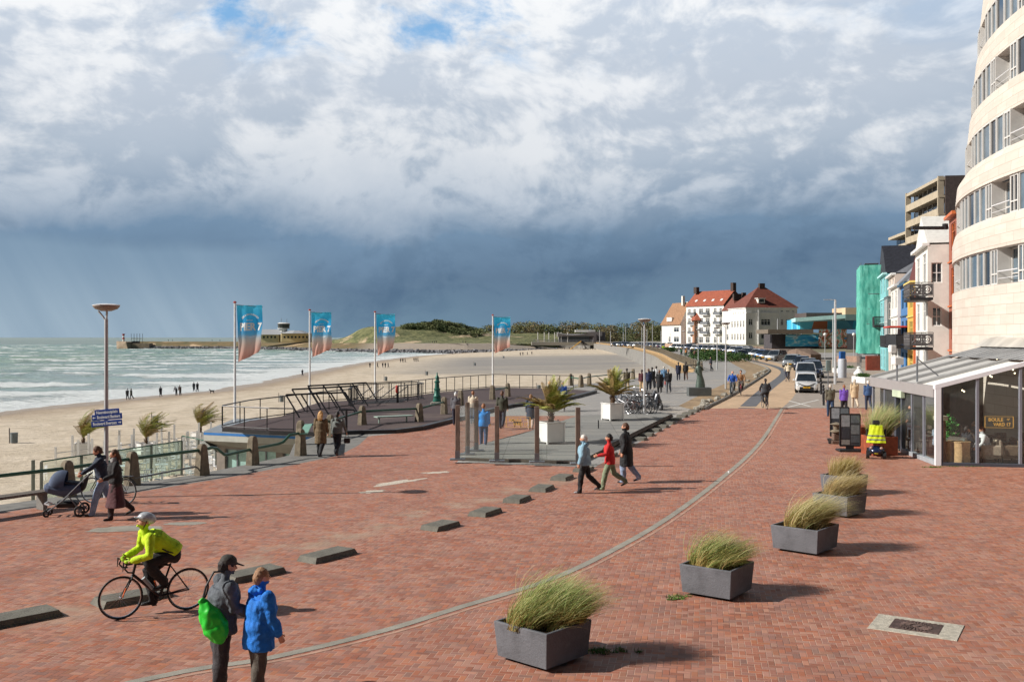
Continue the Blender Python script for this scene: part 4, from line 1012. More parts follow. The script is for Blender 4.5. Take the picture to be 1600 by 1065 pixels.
# --- low building with painted walls under a pale flat roof
mz = CAMZ - 20 * 190 / F; s_ = 190 / F
def mpt(px, py, d=0): q = at_depth(px, py, 190 + d); return q
mh = thing("painted_hall", "low hall with blue painted walls under a projecting pale turquoise roof", "building", (0, 0, 0))
m, n, b = newmat("hall_mural"); W = wpos(n); X, Y_, Z = n.sep(W)
vo = n.add('ShaderNodeTexVoronoi'); n.put(vo.inputs['Vector'], n.mapping(W, (.35, 1, .18), (0, .5, 0))); vo.inputs['Scale'].default_value = .8
r_, g_, b2 = n.sep(vo.outputs['Color'])
n.put(b.inputs['Base Color'], n.ramp(r_, [(0, lin(40, 140, 180)), (.3, lin(60, 186, 226)), (.5, lin(140, 226, 236)), (.62, lin(40, 130, 180)), (.78, lin(38, 44, 60)), (.9, lin(200, 110, 60)), (1, lin(210, 220, 225))])); b.inputs['Roughness'].default_value = .7
M_MUR = m
def slabpx(x0, x1, yt, yb, d, th, m_, name, par=mh):
    mb = MB(); a = mpt(x0, yt, d); c = mpt(x1, yb, d); mb.box(((a.x + c.x) / 2, a.y + th / 2, (a.z + c.z) / 2), (c.x - a.x, th, a.z - c.z)); return mb.build(name, m_, par)
slabpx(1250, 1375, 499, 514, 0, 9, M_MUR, "upper_wall")
q = MB(); a, c = mpt(1243, 489, -5), mpt(1322, 487, -6); 
q.add([(a.x, a.y, mpt(1243, 502.5, -5).z), (a.x, a.y, mpt(1243, 496.5, -5).z), (c.x, c.y, mpt(1322, 497, -6).z), (c.x, c.y, mpt(1322, 491, -6).z), (a.x + 3, a.y + 14, mpt(1243, 502.5, -5).z), (a.x + 3, a.y + 14, mpt(1243, 496.5, -5).z), (c.x + 16, c.y + 14, mpt(1322, 497, -6).z), (c.x + 16, c.y + 14, mpt(1322, 491, -6).z)],
      [(0, 2, 3, 1), (4, 5, 7, 6), (0, 1, 5, 4), (2, 6, 7, 3), (1, 3, 7, 5), (0, 4, 6, 2)])
q.build("roof", mat("pale_turquoise_fascia", lin(176, 220, 218), .6, var=.08), mh)
slabpx(1321, 1378, 491, 500, -6, 8, mat("grey_turquoise_fascia", lin(110, 142, 142), .6, var=.08), "side_fascia")
slabpx(1321, 1368, 480.5, 491, 2, 8, mat("cream_upper_block", lin(206, 180, 148), .8, var=.06), "roof_block")
slabpx(1260, 1322, 488.5, 496, 4, 8, M_DKB, "roof_edge")
slabpx(1200, 1271, 514.5, 521, -8, 9, mat("dark_fascia", lin(112, 102, 90), .8, var=.1), "porch_roof")
slabpx(1206, 1345, 522, 545, 0, 6, mat("porch_wall", lin(70, 66, 70), .8, var=.2), "porch_wall")
# painted panels in front
pp = thing("mural_panel", "blue wall painted with ships and surf beside the porch", "mural", (0, 0, 0))
m, n, b = newmat("surf_mural"); W = wpos(n); X, Y_, Z = n.sep(W)
n.put(b.inputs['Base Color'], n.ramp(n.noise(n.mapping(W, (.5, 1, 1.6)), .8, 5, .6, .6), [(0, lin(30, 90, 160)), (.4, lin(50, 160, 220)), (.52, lin(80, 190, 226)), (.6, lin(210, 236, 240)), (.66, lin(40, 90, 150))])); b.inputs['Roughness'].default_value = .7
slabpx(1228, 1279, 523, 541, -1.2, .3, m, "painted_board", pp)
pp = thing("mural_panel", "tall white panel painted in red green and sky blue", "mural", (0, 0, 0))
m, n, b = newmat("figure_mural"); W = wpos(n)
n.put(b.inputs['Base Color'], n.ramp(n.noise(n.mapping(W, (1, 1, .8)), 1.1, 4, .6, 1.2), [(0, lin(60, 150, 210)), (.38, lin(110, 200, 190)), (.47, lin(226, 226, 216)), (.53, lin(214, 90, 66)), (.6, lin(96, 140, 90)), (.7, lin(60, 130, 200))])); b.inputs['Roughness'].default_value = .7
slabpx(1280, 1323, 514, 543, -3, .3, m, "painted_board", pp)
pp = thing("grey_wall", "plain grey wall between the painted panel and the green netting", "wall", (0, 0, 0))
slabpx(1323.5, 1352, 521, 546, -2.5, .4, mat("plain_grey_wall", lin(160, 162, 168), .8, var=.1), "wall_face", pp)
# retaining walls and banks in front of the villas
def stone_wall(label, pts, hts, th, m_=M_STONE, name="retaining_wall"):
    mb = MB(); rows = []
    P = [V(p) for p in pts]
    for i, p in enumerate(P):
        t = (P[min(i + 1, len(P) - 1)] - P[max(i - 1, 0)]); t.z = 0; t.normalize(); nn = V((-t.y, t.x, 0)) * th / 2; z0 = -.3; z1 = hts[i]
        rows.append([(p.x + nn.x, p.y + nn.y, z0), (p.x + nn.x, p.y + nn.y, z1), (p.x - nn.x, p.y - nn.y, z1), (p.x - nn.x, p.y - nn.y, z0)])
    mb.rings(rows, True, True); return tag(mb.build(name, m_), label, "wall")
def atd(px, y): return (depth_x(px, y), y, 0)
M_BW = mat("brown_stone_wall", lin(122, 104, 92), .9, var=.2, vs=1.5, dirt=.3)
stone_wall("long brown terrace wall below the large white villa", [atd(1150, 275), atd(1200, 262), atd(1226, 215), atd(1234, 200)], [1.9, 2.2, 2.3, 2.0], 5, M_BW)
stone_wall("brown sloping wall beside the porch steps of the painted hall", [atd(1238, 176), atd(1255, 172), atd(1275, 170)], [1.9, 2.6, 1.6], 3, M_BW)
stone_wall("low brown brick wall in front of the grey wall", [atd(1308, 165), atd(1345, 162)], [1.4, 1.5], .6, mat("low_wall_brick", lin(160, 132, 116), .9, var=.2))
stone_wall("pale garden wall in front of the brown roofed house", [atd(1040, 338), atd(1098, 318)], [2.4, 2.4], .6, mat("garden_wall", lin(176, 146, 126), .9, var=.15))
hb = MB(); rows = []
for i in range(30):
    x = 62 + i * 8; rows.append([V((x, 250, .4)), V((x, 285, 2.3)), V((x, 420, 2.6)), V((x, 520, 2.6))])
hb.rings(rows, False, False); struct(hb.build("terrain", mat("garden_ground", lin(120, 116, 92), .95, var=.3, vs=.4)))

# --- far cafe pavilion with mast row and slide
pv = at_depth(836, 534, 690); S_ = 690 / F
pz = 1.6
pl = thing("beach_pavilion", "distant grey swept-roof pavilion with terrace at the end of the sea wall", "building", (depth_x(885, 690), 690, 0))
q = MB(); q.box((-2, 8, 0.2), (44, 22, 2.2)); q.build("terrace_base", M_CONC, pl)
q = MB(); q.box((8, 8, 3.8), (26, 9, 5.0)); q.build("glass_wall", mat("pavilion_glazing", lin(64, 70, 78), .3, var=.3, vs=2), pl)
rows = []
for i in range(15):
    t = i / 14; x_ = -6 + 31 * t; zt = 6.3 + 1.6 * max(0, t - .4) + .9 * (1 - t) * max(0, (.2 - t)) * 8
    rows.append([(x_, 1.5, 5.2 + .4 * t), (x_, 1.2, zt + (.0 if t < .55 else 1.3 * min(1, (t - .55) * 6))), (x_, 15, zt + .6), (x_, 15, 5)])
q = MB(); q.rings(rows, True, True); q.build("swept_roof", mat("grey_zinc_roof", lin(132, 128, 130), .6, var=.1), pl)
q = MB(); q.cyl((21, 8, 1.4), 6.8, 7.0, 20, 6.6); q.build("round_end", mat("dark_slats", lin(74, 68, 70), .7, var=.2, vs=4), pl)
q = MB(); q.box((13.5, 8, 9.0), (14, 6, 1.6)); q.build("roof_box", M_WHITE, pl)
for x_ in (-24, -19, -15.5, -11, -8, -6, -1):
    mp = tag(MB().tube([(0, 0, 0), (0, 0, 6.8)], .32, 5).build("timber_mast", M_WFR, None, loc=(depth_x(885, 688) + x_ * .9 + 2, 692, 1.3)), "pale upright mast on the terrace of the distant pavilion", "mast", "masts on the pavilion terrace")
q = MB()
for i in range(44): q.tube([(-23 + i * .96, -2.8, 1.3), (-23 + i * .96, -2.8, 2.9)], .1, 4)
q.tube([(-23, -2.8, 2.9), (19, -2.8, 2.9)], .12, 4); q.build("terrace_railing", M_GREY, pl)
sl = thing("beach_slide", "yellow slide with dark climbing frame on the sand below the pavilion", "slide", (depth_x(905, 640), 640, -3.2))
q = MB(); q.add([(-6, 0, 0), (-5.2, 0, 0), (1.6, 0, 5.4), (.8, 0, 5.4), (-6, 1.6, 0), (-5.2, 1.6, 0), (1.6, 1.6, 5.4), (.8, 1.6, 5.4)], [(0, 1, 2, 3), (4, 7, 6, 5), (0, 4, 5, 1), (1, 5, 6, 2), (2, 6, 7, 3), (3, 7, 4, 0)]); q.build("chute", mat("yellow_slide", lin(220, 168, 60), .5), sl)
q = MB()
for i in range(7): q.tube([(1.6, .8, 5.4), (1 + i * 1.6, -1 + (i % 3), 0)], .14, 4); q.tube([(1.2 + i * .8, .8, 5.2 - i * .75), (6 - i * .6, 0, 0)], .1, 4)
q.build("climbing_frame", M_DARKM, sl)

# --- pilot station on the dam
dp = at_depth(443, 533, 800); ps = thing("pilot_station", "cream pilot station with grey pitched roofs and glazed lookout tower on the dam", "building", (dp.x, dp.y, .6)); S_ = 800 / F
M_CREAM = mat("cream_render", lin(214, 196, 150), .8, var=.1, vs=.3); M_PGR = mat("pale_grey_roof", lin(170, 174, 180), .6, var=.06)
q = MB(); q.box((-12, 6, 3.2), (16, 10, 6.4)); q.box((10, 4, 3.6), (24, 10, 7.2), 0, .4); q.build("wall", M_CREAM, ps)
q = MB(); q.side([(-.5, 6.2), (5, 10.5), (11.5, 6.2)], -23, -2); q.build("pitched_roof", M_PGR, ps)
q = MB(); q.cyl((9, 4, 7.1), 12.6, 2.4, 8, 5); q.build("hipped_roof", M_PGR, ps)
q = MB(); q.cyl((-1, 5, 0), 3.0, 13, 10); q.build("tower_shaft", M_WFR, ps)
q = MB(); q.cyl((-1, 5, 11.4), 4.6, 3.6, 12, 5.0); q.build("lookout", mat("lookout_glass", lin(60, 62, 60), .3), ps)
q = MB(); q.cyl((-1, 5, 15), 5.6, .9, 12, 3.6); q.cyl((-1, 5, 10.9), 5, .5, 12); q.build("lookout_roof", M_WHITE, ps)
q = MB(); q.tube([(-3, 5, 15.9), (-3, 5, 19.5)], .15, 4); q.tube([(1.5, 5, 15.9), (1.5, 5, 19)], .15, 4); q.build("mast", M_GREY, ps)
q = MB()
for x_ in list(range(-19, -5, 3)) + list(range(1, 22, 3)): q.box((x_, -1.04 if x_ > 0 else .96, 4.2), (1.5, .1, 1.7))
q.build("window", M_GLASSD, ps)
# --- beacon head of the dam
bp_ = at_depth(199, 533, 836); bh_ = thing("beacon_platform", "concrete dam head carrying a red and white beacon and a cage of dark poles", "beacon", (bp_.x - 2, 838, -5.6))
q = MB(); q.add([(-5, -7, 0), (5, -9, 0), (6, 6, 0), (-5, 6, 0), (-6, -5, 7), (3, -8, 6.4), (6, 6, 6.4), (-6, 6, 7)], [(0, 1, 5, 4), (1, 2, 6, 5), (2, 3, 7, 6), (3, 0, 4, 7), (4, 5, 6, 7)]); q.box((12, 3, 2.6), (16, 9, 5.2)); q.build("concrete_head", mat("stained_concrete", lin(172, 152, 132), .9, var=.25, vs=.3, dirt=.6), bh_)
q = MB(); q.cyl((-2, 0, 6.8), .9, 6, 10, .7); q.build("beacon_column", M_WHITE, bh_)
q = MB(); q.cyl((-2, 0, 8.6), .95, 1.4, 10); q.cyl((-2, 0, 11.6), .9, 1.4, 10); q.cyl((-2, 0, 12.9), 1.4, .3, 10); q.build("red_band", mat("beacon_red", lin(170, 40, 40), .5), bh_)
q = MB()
for i in range(8): q.tube([(4.5 + i * 1.2, (i % 2) * 3, 5), (4.5 + i * 1.2, (i % 2) * 3, 13.4)], .16, 4)
q.box((8.7, 1.5, 9.2), (9, .2, .3)); q.box((8, 1, 6), (5, 3, 2)); q.build("pole_cage", M_DARKM, bh_)

# ------------------------------------------------------------------ promenade railings
def post_mb(h=1.02, b0=.23, b1=.14, y0=.17, y1=.13):
    q = MB(); R = []
    for z, kx, ky in ((0, b0, y0), (h * .55, (b0 * .42 + b1 * .58), (y0 * .42 + y1 * .58)), (h * .86, b1, y1), (h * .95, b1 * .82, y1 * .85), (h, b1 * .45, y1 * .5)):
        R.append([(x * kx, y * ky, z) for x, y in ((-1, -.75), (-.75, -1), (.75, -1), (1, -.75), (1, .75), (.75, 1), (-.75, 1), (-1, .75))])
    return q.rings(R)
post_proto = None
def stone_posts(par, pts, dirs):
    global post_proto
    for p, d in zip(pts, dirs):
        if post_proto is None: o = post_mb().build("stone_post", M_STONE, par, smooth=30); post_proto = o
        else: o = post_proto.copy(); COL.objects.link(o); o.parent = par
        o.location = (p[0], p[1], gz(p[1])); o.rotation_euler = (0, 0, atan2(d[1], d[0]))
def railing(label, pts, path, board=None):
    r = thing("promenade_railing", label, "railing", (0, 0, 0), 0, "stone and green tube railings"); P = [V((p[0], p[1], 0)) for p in pts]
    dirs = [(P[min(i + 1, len(P) - 1)] - P[max(i - 1, 0)]) for i in range(len(P))]
    stone_posts(r, pts, dirs)
    q = MB(); q.tube(path, .052, 8); q.build("rail", M_GREENR, r, smooth=True)
    return r
Pn = [(-20.6, 15.6), (-17.7, 20.6), (-14.6, 25.4), (-12.6, 28.2), (-11.6, 30.4), (-10.15, 32.6), (-9.17, 35.2), (-8.07, 38.0)]
pa = [V((x, y, .8)) for x, y in Pn[:6]]; pa[-1].z = .82
c0, d0, e0 = V((-10.15, 32.6, 0)), V((-9.17, 35.2, 0)), V((-8.07, 38.0, 0))
pa += [c0.lerp(d0, .18) + V((0, 0, .84)), c0.lerp(d0, .27) + V((0, 0, .80)), c0.lerp(d0, .42) + V((0, 0, .54)), c0.lerp(d0, .5) + V((0, 0, .52)), d0 + V((0, 0, .56)),
       d0.lerp(e0, .5) + V((0, 0, .58)), d0.lerp(e0, .62) + V((0, 0, .62)), d0.lerp(e0, .76) + V((0, 0, .84)), e0 + V((0, 0, .86))]
r1 = railing("long green tube rail on stone posts above the beach terrace, dipping towards its end", Pn, pa)
q = MB(); q.tube([(-11.5, 30.3, .22), (-10.3, 32.4, .3), (-10.1, 32.6, .05)], .03, 6); q.build("low_pipe", M_GREY, r1)
q = MB(); q.box((-8.25, 39.9, .84), (.30, 4.2, .05), radians(9)); q.build("green_board", mat("pale_green_board", lin(120, 168, 150), .6, var=.1), r1)
P2 = [(-8.9, 41.9), (-8.2, 44.9), (-7.45, 49.5), (-4.75, 51), (-3.75, 55)]
r2 = railing("green tube rail on five stone posts running through the dark deck", P2, [V((x, y, .68 + gz(y) + .06)) for x, y in P2])
q = MB(); q.box((-6.0, 50.6, .5), (2.0, .5, .05), radians(30)); q.tube([(-6.7, 50.2, 0), (-6.7, 50.2, .48)], .04); q.tube([(-5.4, 51, 0), (-5.4, 51, .48)], .04); q.build("plank_seat", mat("pale_bench_board", lin(150, 170, 160), .6), r2)
P3 = [(-3.1, 60), (-1.3, 66), (-.3, 69)]
railing("short stone post railing behind the glass windscreen", P3, [V((x, y, .7 + gz(y))) for x, y in P3[1:]])
P4 = [(5.0, 85), (5.7, 82.4), (6.7, 86.4), (9.5, 91.5), (11.8, 97)]
railing("stone post railing where the dark deck ends by the promenade", P4, [V((x, y, gz(y) + .7)) for x, y in P4])
fr = thing("sea_wall_railing", "long concrete post railing curving along the top of the sea wall", "railing")
pts = []; acc = 0; nxt = 0; S = [V((p[0] + .25, p[1], 0)) for p in [(19.5, 113.5)] + FARS]
fp_ = None; npost = 0
for a, b_ in zip(S, S[1:]):
    L = (b_ - a).length; d = (b_ - a).normalized()
    while nxt <= acc + L:
        p = a + d * (nxt - acc); nxt += 3.3 if p.y < 260 else (6 if p.y < 450 else 12)
        if npost < 99:
            if fp_ is None: fp_ = post_mb(1.15, .2, .13, .16, .12).build("concrete_post", M_STONE, fr); o = fp_
            else: o = fp_.copy(); COL.objects.link(o); o.parent = fr
            k_ = 1 if p.y < 260 else (1.3 if p.y < 450 else 2); o.scale = (k_, k_, 1)
            o.location = (p.x, p.y, gz(p.y)); o.rotation_euler = (0, 0, atan2(d.y, d.x)); npost += 1
    acc += L
for hh in (.45, .85):
    q = MB(); q.tube([V((p.x, p.y, gz(p.y) + hh)) for p in S], .045, 5); q.build("rail", M_DARKM, fr)

# ------------------------------------------------------------------ dark deck with its black railings
DZ = .08
dk = [surf_at(x, y, DZ) for x, y in [(347, 668), (421, 672.5), (459, 673.5), (540, 676), (619, 674), (659, 669), (711, 656), (770, 640.5), (800, 634), (850, 629.5), (900, 620), (932, 611.5),
      (896, 608), (770, 604.5), (690, 612), (640, 619), (500, 628), (440, 650), (390, 657)]]
sheet("deck", [(p.x, p.y) for p in dk], M_DECK, DZ)
q = MB(); q.rings([[(p.x, p.y, gz(p.y) + z) for p in dk] for z in (-.10, DZ - .001)], True, False); struct(q.build("deck_side", M_DARKM))
q = MB()
for a, b_ in zip(dk[3:11], dk[4:12]):
    t = (b_ - a).normalized(); nn = V((t.y, -t.x, 0)); a, b_ = a - t * .03, b_ + t * .03
    q.add([a + nn * k + V((0, 0, z)) for k, z in ((.05, -.075), (.05, .10), (-.22, .10), (-.22, .004))] + [b_ + nn * k + V((0, 0, z)) for k, z in ((.05, -.075), (.05, .10), (-.22, .10), (-.22, .004))], [(0, 4, 5, 1), (1, 5, 6, 2), (2, 6, 7, 3), (0, 1, 2, 3), (4, 7, 6, 5)])
struct(q.build("deck_edge", M_DARKM))
def bar_rail(label, pts, n, h=1.05, z=DZ, mid=(), r=.028, lean=None, group="black steel deck railings", bars=0, name="deck_railing", m_=M_DARKM, foot=True):
    root = thing(name, label, "railing", (0, 0, 0), 0, group); P = [V((p[0], p[1], z + gz(p[1]))) for p in pts]; L = [0]
    for a, b_ in zip(P, P[1:]): L.append(L[-1] + (b_ - a).length)
    def at(s):
        for i in range(len(P) - 1):
            if s <= L[i + 1] + 1e-6: return P[i].lerp(P[i + 1], (s - L[i]) / max(1e-6, L[i + 1] - L[i]))
        return P[-1].copy()
    ln = V(lean) if lean else V((0, 0, 0))
    q = MB(); q.tube([p + V((0, 0, h)) + ln for p in P], r * 1.15, 6); q.build("top_rail", m_, root)
    if foot: q = MB(); q.tube([p + V((0, 0, .08)) + ln * .08 for p in P], r, 5); q.build("foot_rail", m_, root)
    for mh_ in mid: q = MB(); q.tube([p + V((0, 0, mh_)) for p in P], r * .6, 5); q.build("mid_rail", m_, root)
    for i in range(n + 1):
        p = at(L[-1] * i / n); q = MB(); q.tube([p, p + V((0, 0, h)) + ln], r, 5); q.build("post", m_, root)
    if bars:
        q = MB()
        for i in range(bars + 1): p = at(L[-1] * i / bars); q.tube([p + V((0, 0, .08)), p + V((0, 0, h))], .008, 3, caps=False)
        q.build("bars", m_, root)
    return root
def dl(*pp): return [(p.x, p.y) for p in [surf_at(x, y, DZ) for x, y in pp]]
bar_rail("black railing along the front corner of the deck above the blue striped fascia", dl((347, 668), (421, 672.3), (459, 673)), 3)
bar_rail("black railing along the seaward side of the deck behind the first flagpole", dl((347.6, 667), (390, 656.5), (440, 649.5), (500, 641), (548, 635)), 6)
bar_rail("thin black railing along the far edge of the deck towards the fourth flagpole", dl((505, 627.6), (640, 618.6), (690, 612), (770, 604.8), (896, 607.6)), 24)
for i, (lb, a, b_, n_) in enumerate((("leaning black stair railing, the one nearest the first flagpole", (468, 652), (560, 647), 4), ("leaning black stair railing behind the nearest of the leaning ones", (476, 641), (575, 634), 4),
                               ("leaning black stair railing furthest back beside the barred fence", (500, 634), (590, 627), 4))):
    bar_rail(lb, dl(a, b_), n_, 1.2, lean=(-.75, .1, 0), group="leaning stair railings", name="stair_railing", r=.045, foot=False)
bar_rail("black barred fence round the stairwell opening in the deck", dl((545, 634), (560, 626.5), (652, 620.5)), 8, 1.05, bars=60)
bar_rail("short black barred fence beside the red lifebuoy", dl((620, 629), (662, 623.5), (652, 620.5)), 4, 1.05, bars=26)
# flat dark sheet on the boards stands in for the stairwell's shaded depth
q = MB(); pl_ = dl((548, 632), (560, 628), (640, 622), (628, 628.5)); q.add([(x, y, gz(y) + DZ + .01) for x, y in pl_], [(0, 1, 2, 3)]); so = thing("stairwell", "flat dark sheet for the shaded stairwell opening with slanting steel braces in the deck", "stairwell")
q.build("opening", mat("stairwell_shade", lin(40, 38, 42), .9, var=.2), so)
for i in range(4):
    a = surf_at(545 + i * 19, 631 - i * .6, DZ); q = MB(); q.tube([a, a + V((1.3, .9, 1.0))], .03, 5); q.build("slanting_brace", M_GREY, so)
lb = thing("lifebuoy", "red lifebuoy hung on the end of the barred fence", "lifebuoy", surf_at(620, 629, DZ)); q = MB(); q.torus((0, 0, .85), .2, .06, 'x', 20, 8); q.build("ring", mat("lifebuoy_red", lin(196, 50, 40), .5), lb)
q = MB(); q.box((.05, .1, .5), (.12, .12, 1.05)); q.build("holder", M_DARKM, lb)
tp = thing("tee_pole", "black pole with curved tee top at the deck edge", "pole", surf_at(541, 673, DZ))
q = MB(); q.tube([(0, 0, 0), (0, 0, .98)], .06, 8); q.build("pole", M_DARKM, tp)
q = MB(); q.tube([(-.38, 0, .9), (-.34, 0, .99), (0, 0, 1.0), (.34, 0, .99), (.42, 0, .88)], .045, 8); q.build("tee_bar", M_DARKM, tp)
gb = thing("green_column", "ornate green bronze column standing on the deck", "monument", surf_at(683, 632.5, DZ))
q = MB(); q.box((0, 0, .1), (.75, .75, .2), 0, .04); q.build("plinth", M_CONC, gb)
q = MB(); q.lathe((0, 0, .2), [(.26, 0), (.27, .1), (.22, .14), (.22, .3), (.25, .33), (.19, .4), (.17, .7), (.2, .73), (.2, .79), (.15, .83), (.125, 1.15), (.17, 1.18), (.17, 1.24), (.1, 1.28), (.08, 1.4), (.13, 1.44), (.1, 1.54), (.05, 1.6), (.035, 1.75), (.005, 1.8)], 14); q.build("column", M_GREENS, gb, smooth=40)

# ------------------------------------------------------------------ beach restaurant below the deck
br = thing("beach_restaurant", "low restaurant under the deck with blue striped sloping fascia", "building")
A, B, C_, D_ = V((-15.6, 50.4, 0)), V((-9.6, 48.0, 0)), V((-9.6, 60, 0)), V((-16.2, 58, 0))
M_FASC = mat("pale_fascia", lin(176, 178, 172), .6, var=.08); M_BLUE = mat("blue_stripe", lin(40, 116, 190), .5, var=.05); M_SOFF = mat("grey_soffit", lin(128, 126, 120), .7, var=.08)
q = MB(); q.prism([A[:2], B[:2], C_[:2], D_[:2]], -.3, -.24); q.build("roof_slab", mat("grey_roof_sheet", lin(132, 140, 148), .6), br)
for nm, z0, z1, o_, m_ in (("blue_stripe", -.42, -.3, .01, M_BLUE), ("fascia", -.72, -.42, 0, M_FASC)):
    q = MB()
    for a, b_ in ((A, B), (D_, A)):
        t = (b_ - a).normalized(); nn = V((t.y, -t.x, 0)) * o_; q.quad(a + nn + V((0, 0, z0)), b_ + nn + V((0, 0, z0)), b_ + nn + V((0, 0, z1)), a + nn + V((0, 0, z1)))
    q.build(nm, m_, br)
A2, B2, D2 = A + V((.5, .5, 0)), B + V((0, .7, 0)), D_ + V((.6, 0, 0))
q = MB(); q.quad(A + V((0, 0, -.72)), B + V((0, 0, -.72)), B2 + V((0, 0, -1.35)), A2 + V((0, 0, -1.0))); q.quad(D_ + V((0, 0, -.72)), A + V((0, 0, -.72)), A2 + V((0, 0, -1.35)), D2 + V((0, 0, -1.0))); q.build("sloping_soffit", M_SOFF, br)
t = (B2 - A2); L = t.length; t.normalize(); nn = (t.y, -t.x, 0)
hs = [(.5 + i * 1.75, -4.3, 1.85 + i * 1.75, -1.15) for i in range(3)]
q = MB(); wallface(q, A2, t, L, -4.9, -.95, hs, nn); t3 = (D2 - A2); q.quad(A2 + V((0, 0, -4.9)), D2 + V((0, 0, -4.9)), D2 + V((0, 0, -.95)), A2 + V((0, 0, -.95)))
q.build("wall", mat("warm_grey_wall", lin(134, 126, 118), .8), br)
for h in hs: window(br, A2, t, nn, h, M_GREY, mat("teal_lit_glass", lin(150, 186, 180), .15, var=.15), mull=1)
# glass screens and white furniture on the sand
def screen(label, a, b_, z0, z1, n, gm=M_GLASSGR, pm=mat("screen_frame", lin(108, 112, 104), .6, .2)):
    r = thing("glass_screen", label, "windscreen"); a = V((*a, 0)); b_ = V((*b_, 0))
    for i in range(n + 1): p = a.lerp(b_, i / n); q = MB(); q.box(p + V((0, 0, (z0 + z1) / 2)), (.14, .14, z1 - z0), 0, .02); q.build("post", pm, r)
    for i in range(n): p, s_ = a.lerp(b_, i / n), a.lerp(b_, (i + 1) / n); q = MB(); q.quad(p + V((0, 0, z0 + .1)), s_ + V((0, 0, z0 + .1)), s_ + V((0, 0, z1 - .04)), p + V((0, 0, z1 - .04))); q.build("pane", gm, r)
    q = MB(); q.tube([a + V((0, 0, z1)), b_ + V((0, 0, z1))], .04, 5); q.build("top_bar", M_GREENR, r); return r
screen("tall green tinted glass screen on the sand below the bench", (-26.0, 55), (-21.9, 66), -4.6, -2.35, 4)
o = tag(MB().box((0, 0, 1.15), (.16, .16, 2.3), 0, .02).build("screen_post", MATS["screen_frame"], None, loc=(-26.6, 55.3, -4.6)), "lone grey post standing clear of the glass screen end", "post")
screen("green tinted glass screen between the white terrace tables", (-24.5, 74), (-18.5, 66.5), -4.4, -2.8, 3, M_GLASS)
rnd = random.Random(21)
tz = lambda x, y: sand_z(x, y)
q = MB(); q.cyl((0, 0, 0), .24, .03, 12); q.cyl((0, 0, .03), .035, .68, 8); ft = thing("terrace_table", "small square white table on the sand terrace", "table", (-22, 62, 0), 0, "white tables on the beach terrace")
q.build("pedestal", M_WHITEM, ft); q = MB(); q.box((0, 0, .735), (.8, .8, .04), 0, .01); q.build("table_top", M_WHITEM, ft)
fc = thing("terrace_chair", "white slatted garden chair on the sand terrace", "chair", (0, 0, 0), 0, "white chairs on the beach terrace")
q = MB(); q.box((0, 0, .45), (.48, .46, .04), 0, .01); q.build("seat", M_WHITEM, fc)
q = MB()
for i in range(4): q.box((-.18 + i * .12, -.23, .70), (.05, .025, .44), 0, 0)
q.box((0, -.23, .92), (.5, .035, .06)); q.build("backrest", M_WHITEM, fc)
for x_ in (-.21, .21):
    for y_ in (-.2, .2): q = MB(); q.tube([(x_ * 1.06, y_ * 1.06, 0), (x_, y_, .44)], .02, 5); q.build("leg", M_WHITEM, fc)
spots = [(-22.6, 61.5), (-20.4, 64.8), (-23.4, 66.5), (-20.6, 70), (-24.5, 71.5), (-21, 75), (-27.5, 75), (-25, 79.5), (-30, 79), (-21.8, 80), (-25.6, 66), (-26.4, 70), (-19.4, 68), (-28.6, 72.5), (-17.9, 69), (-18.8, 61.2), (-17.9, 65.5), (-16.6, 58.5)]
LBLT = ["the table nearest the railing pipe", "second white table back from the railing"]
for i, (x_, y_) in enumerate(spots):
    t_ = ft if i == 0 else copy_tree(ft); a0 = rnd.random() * 1.5; t_.location = (x_, y_, tz(x_, y_)); t_.rotation_euler = (0, 0, a0)
    for k_ in range(3 if i % 2 else 4):
        c_ = fc if (i == 0 and k_ == 0) else copy_tree(fc); an = a0 + k_ * pi / 2
        c_.location = (x_ + cos(an + pi / 2) * .72, y_ + sin(an + pi / 2) * .72, tz(x_, y_)); c_.rotation_euler = (0, 0, an + pi + rnd.uniform(-.3, .3))
i = 0
for lb_, P in (("outer white post frame enclosing the sand terrace", [(-33, 72), (-28.5, 81), (-23, 86), (-18.5, 80), (-17.2, 72)]), ("inner white post frame crossing the sand terrace behind the tables", [(-30.5, 70), (-26, 75.5), (-21.5, 77), (-18.3, 74)]), ("white post frame of the terrace nearest the restaurant", [(-24.6, 68.5), (-22.6, 73), (-19.2, 71), (-17.6, 66)])):
    fs = thing("white_fence_frame", lb_, "fence", (0, 0, 0), 0, "white post frames of the sand terrace")
    for a, b_ in zip(P, P[1:]):
        n_ = 7
        for k_ in range(n_):
            x_, y_ = a[0] + (b_[0] - a[0]) * k_ / n_, a[1] + (b_[1] - a[1]) * k_ / n_; hh = 2.1 if (i * 7) % 3 else 1.4; i += 1
            q = MB(); q.box((x_, y_, tz(x_, y_) + hh / 2), (.13, .13, hh)); q.build("post", M_WHITE, fs)
        q = MB(); z_ = tz(*a) + .95
        for dz_ in (0, -.4): q.tube([(a[0], a[1], z_ + dz_), (b_[0], b_[1], z_ + dz_)], .04, 4)
        q.build("rails", M_WHITE, fs)

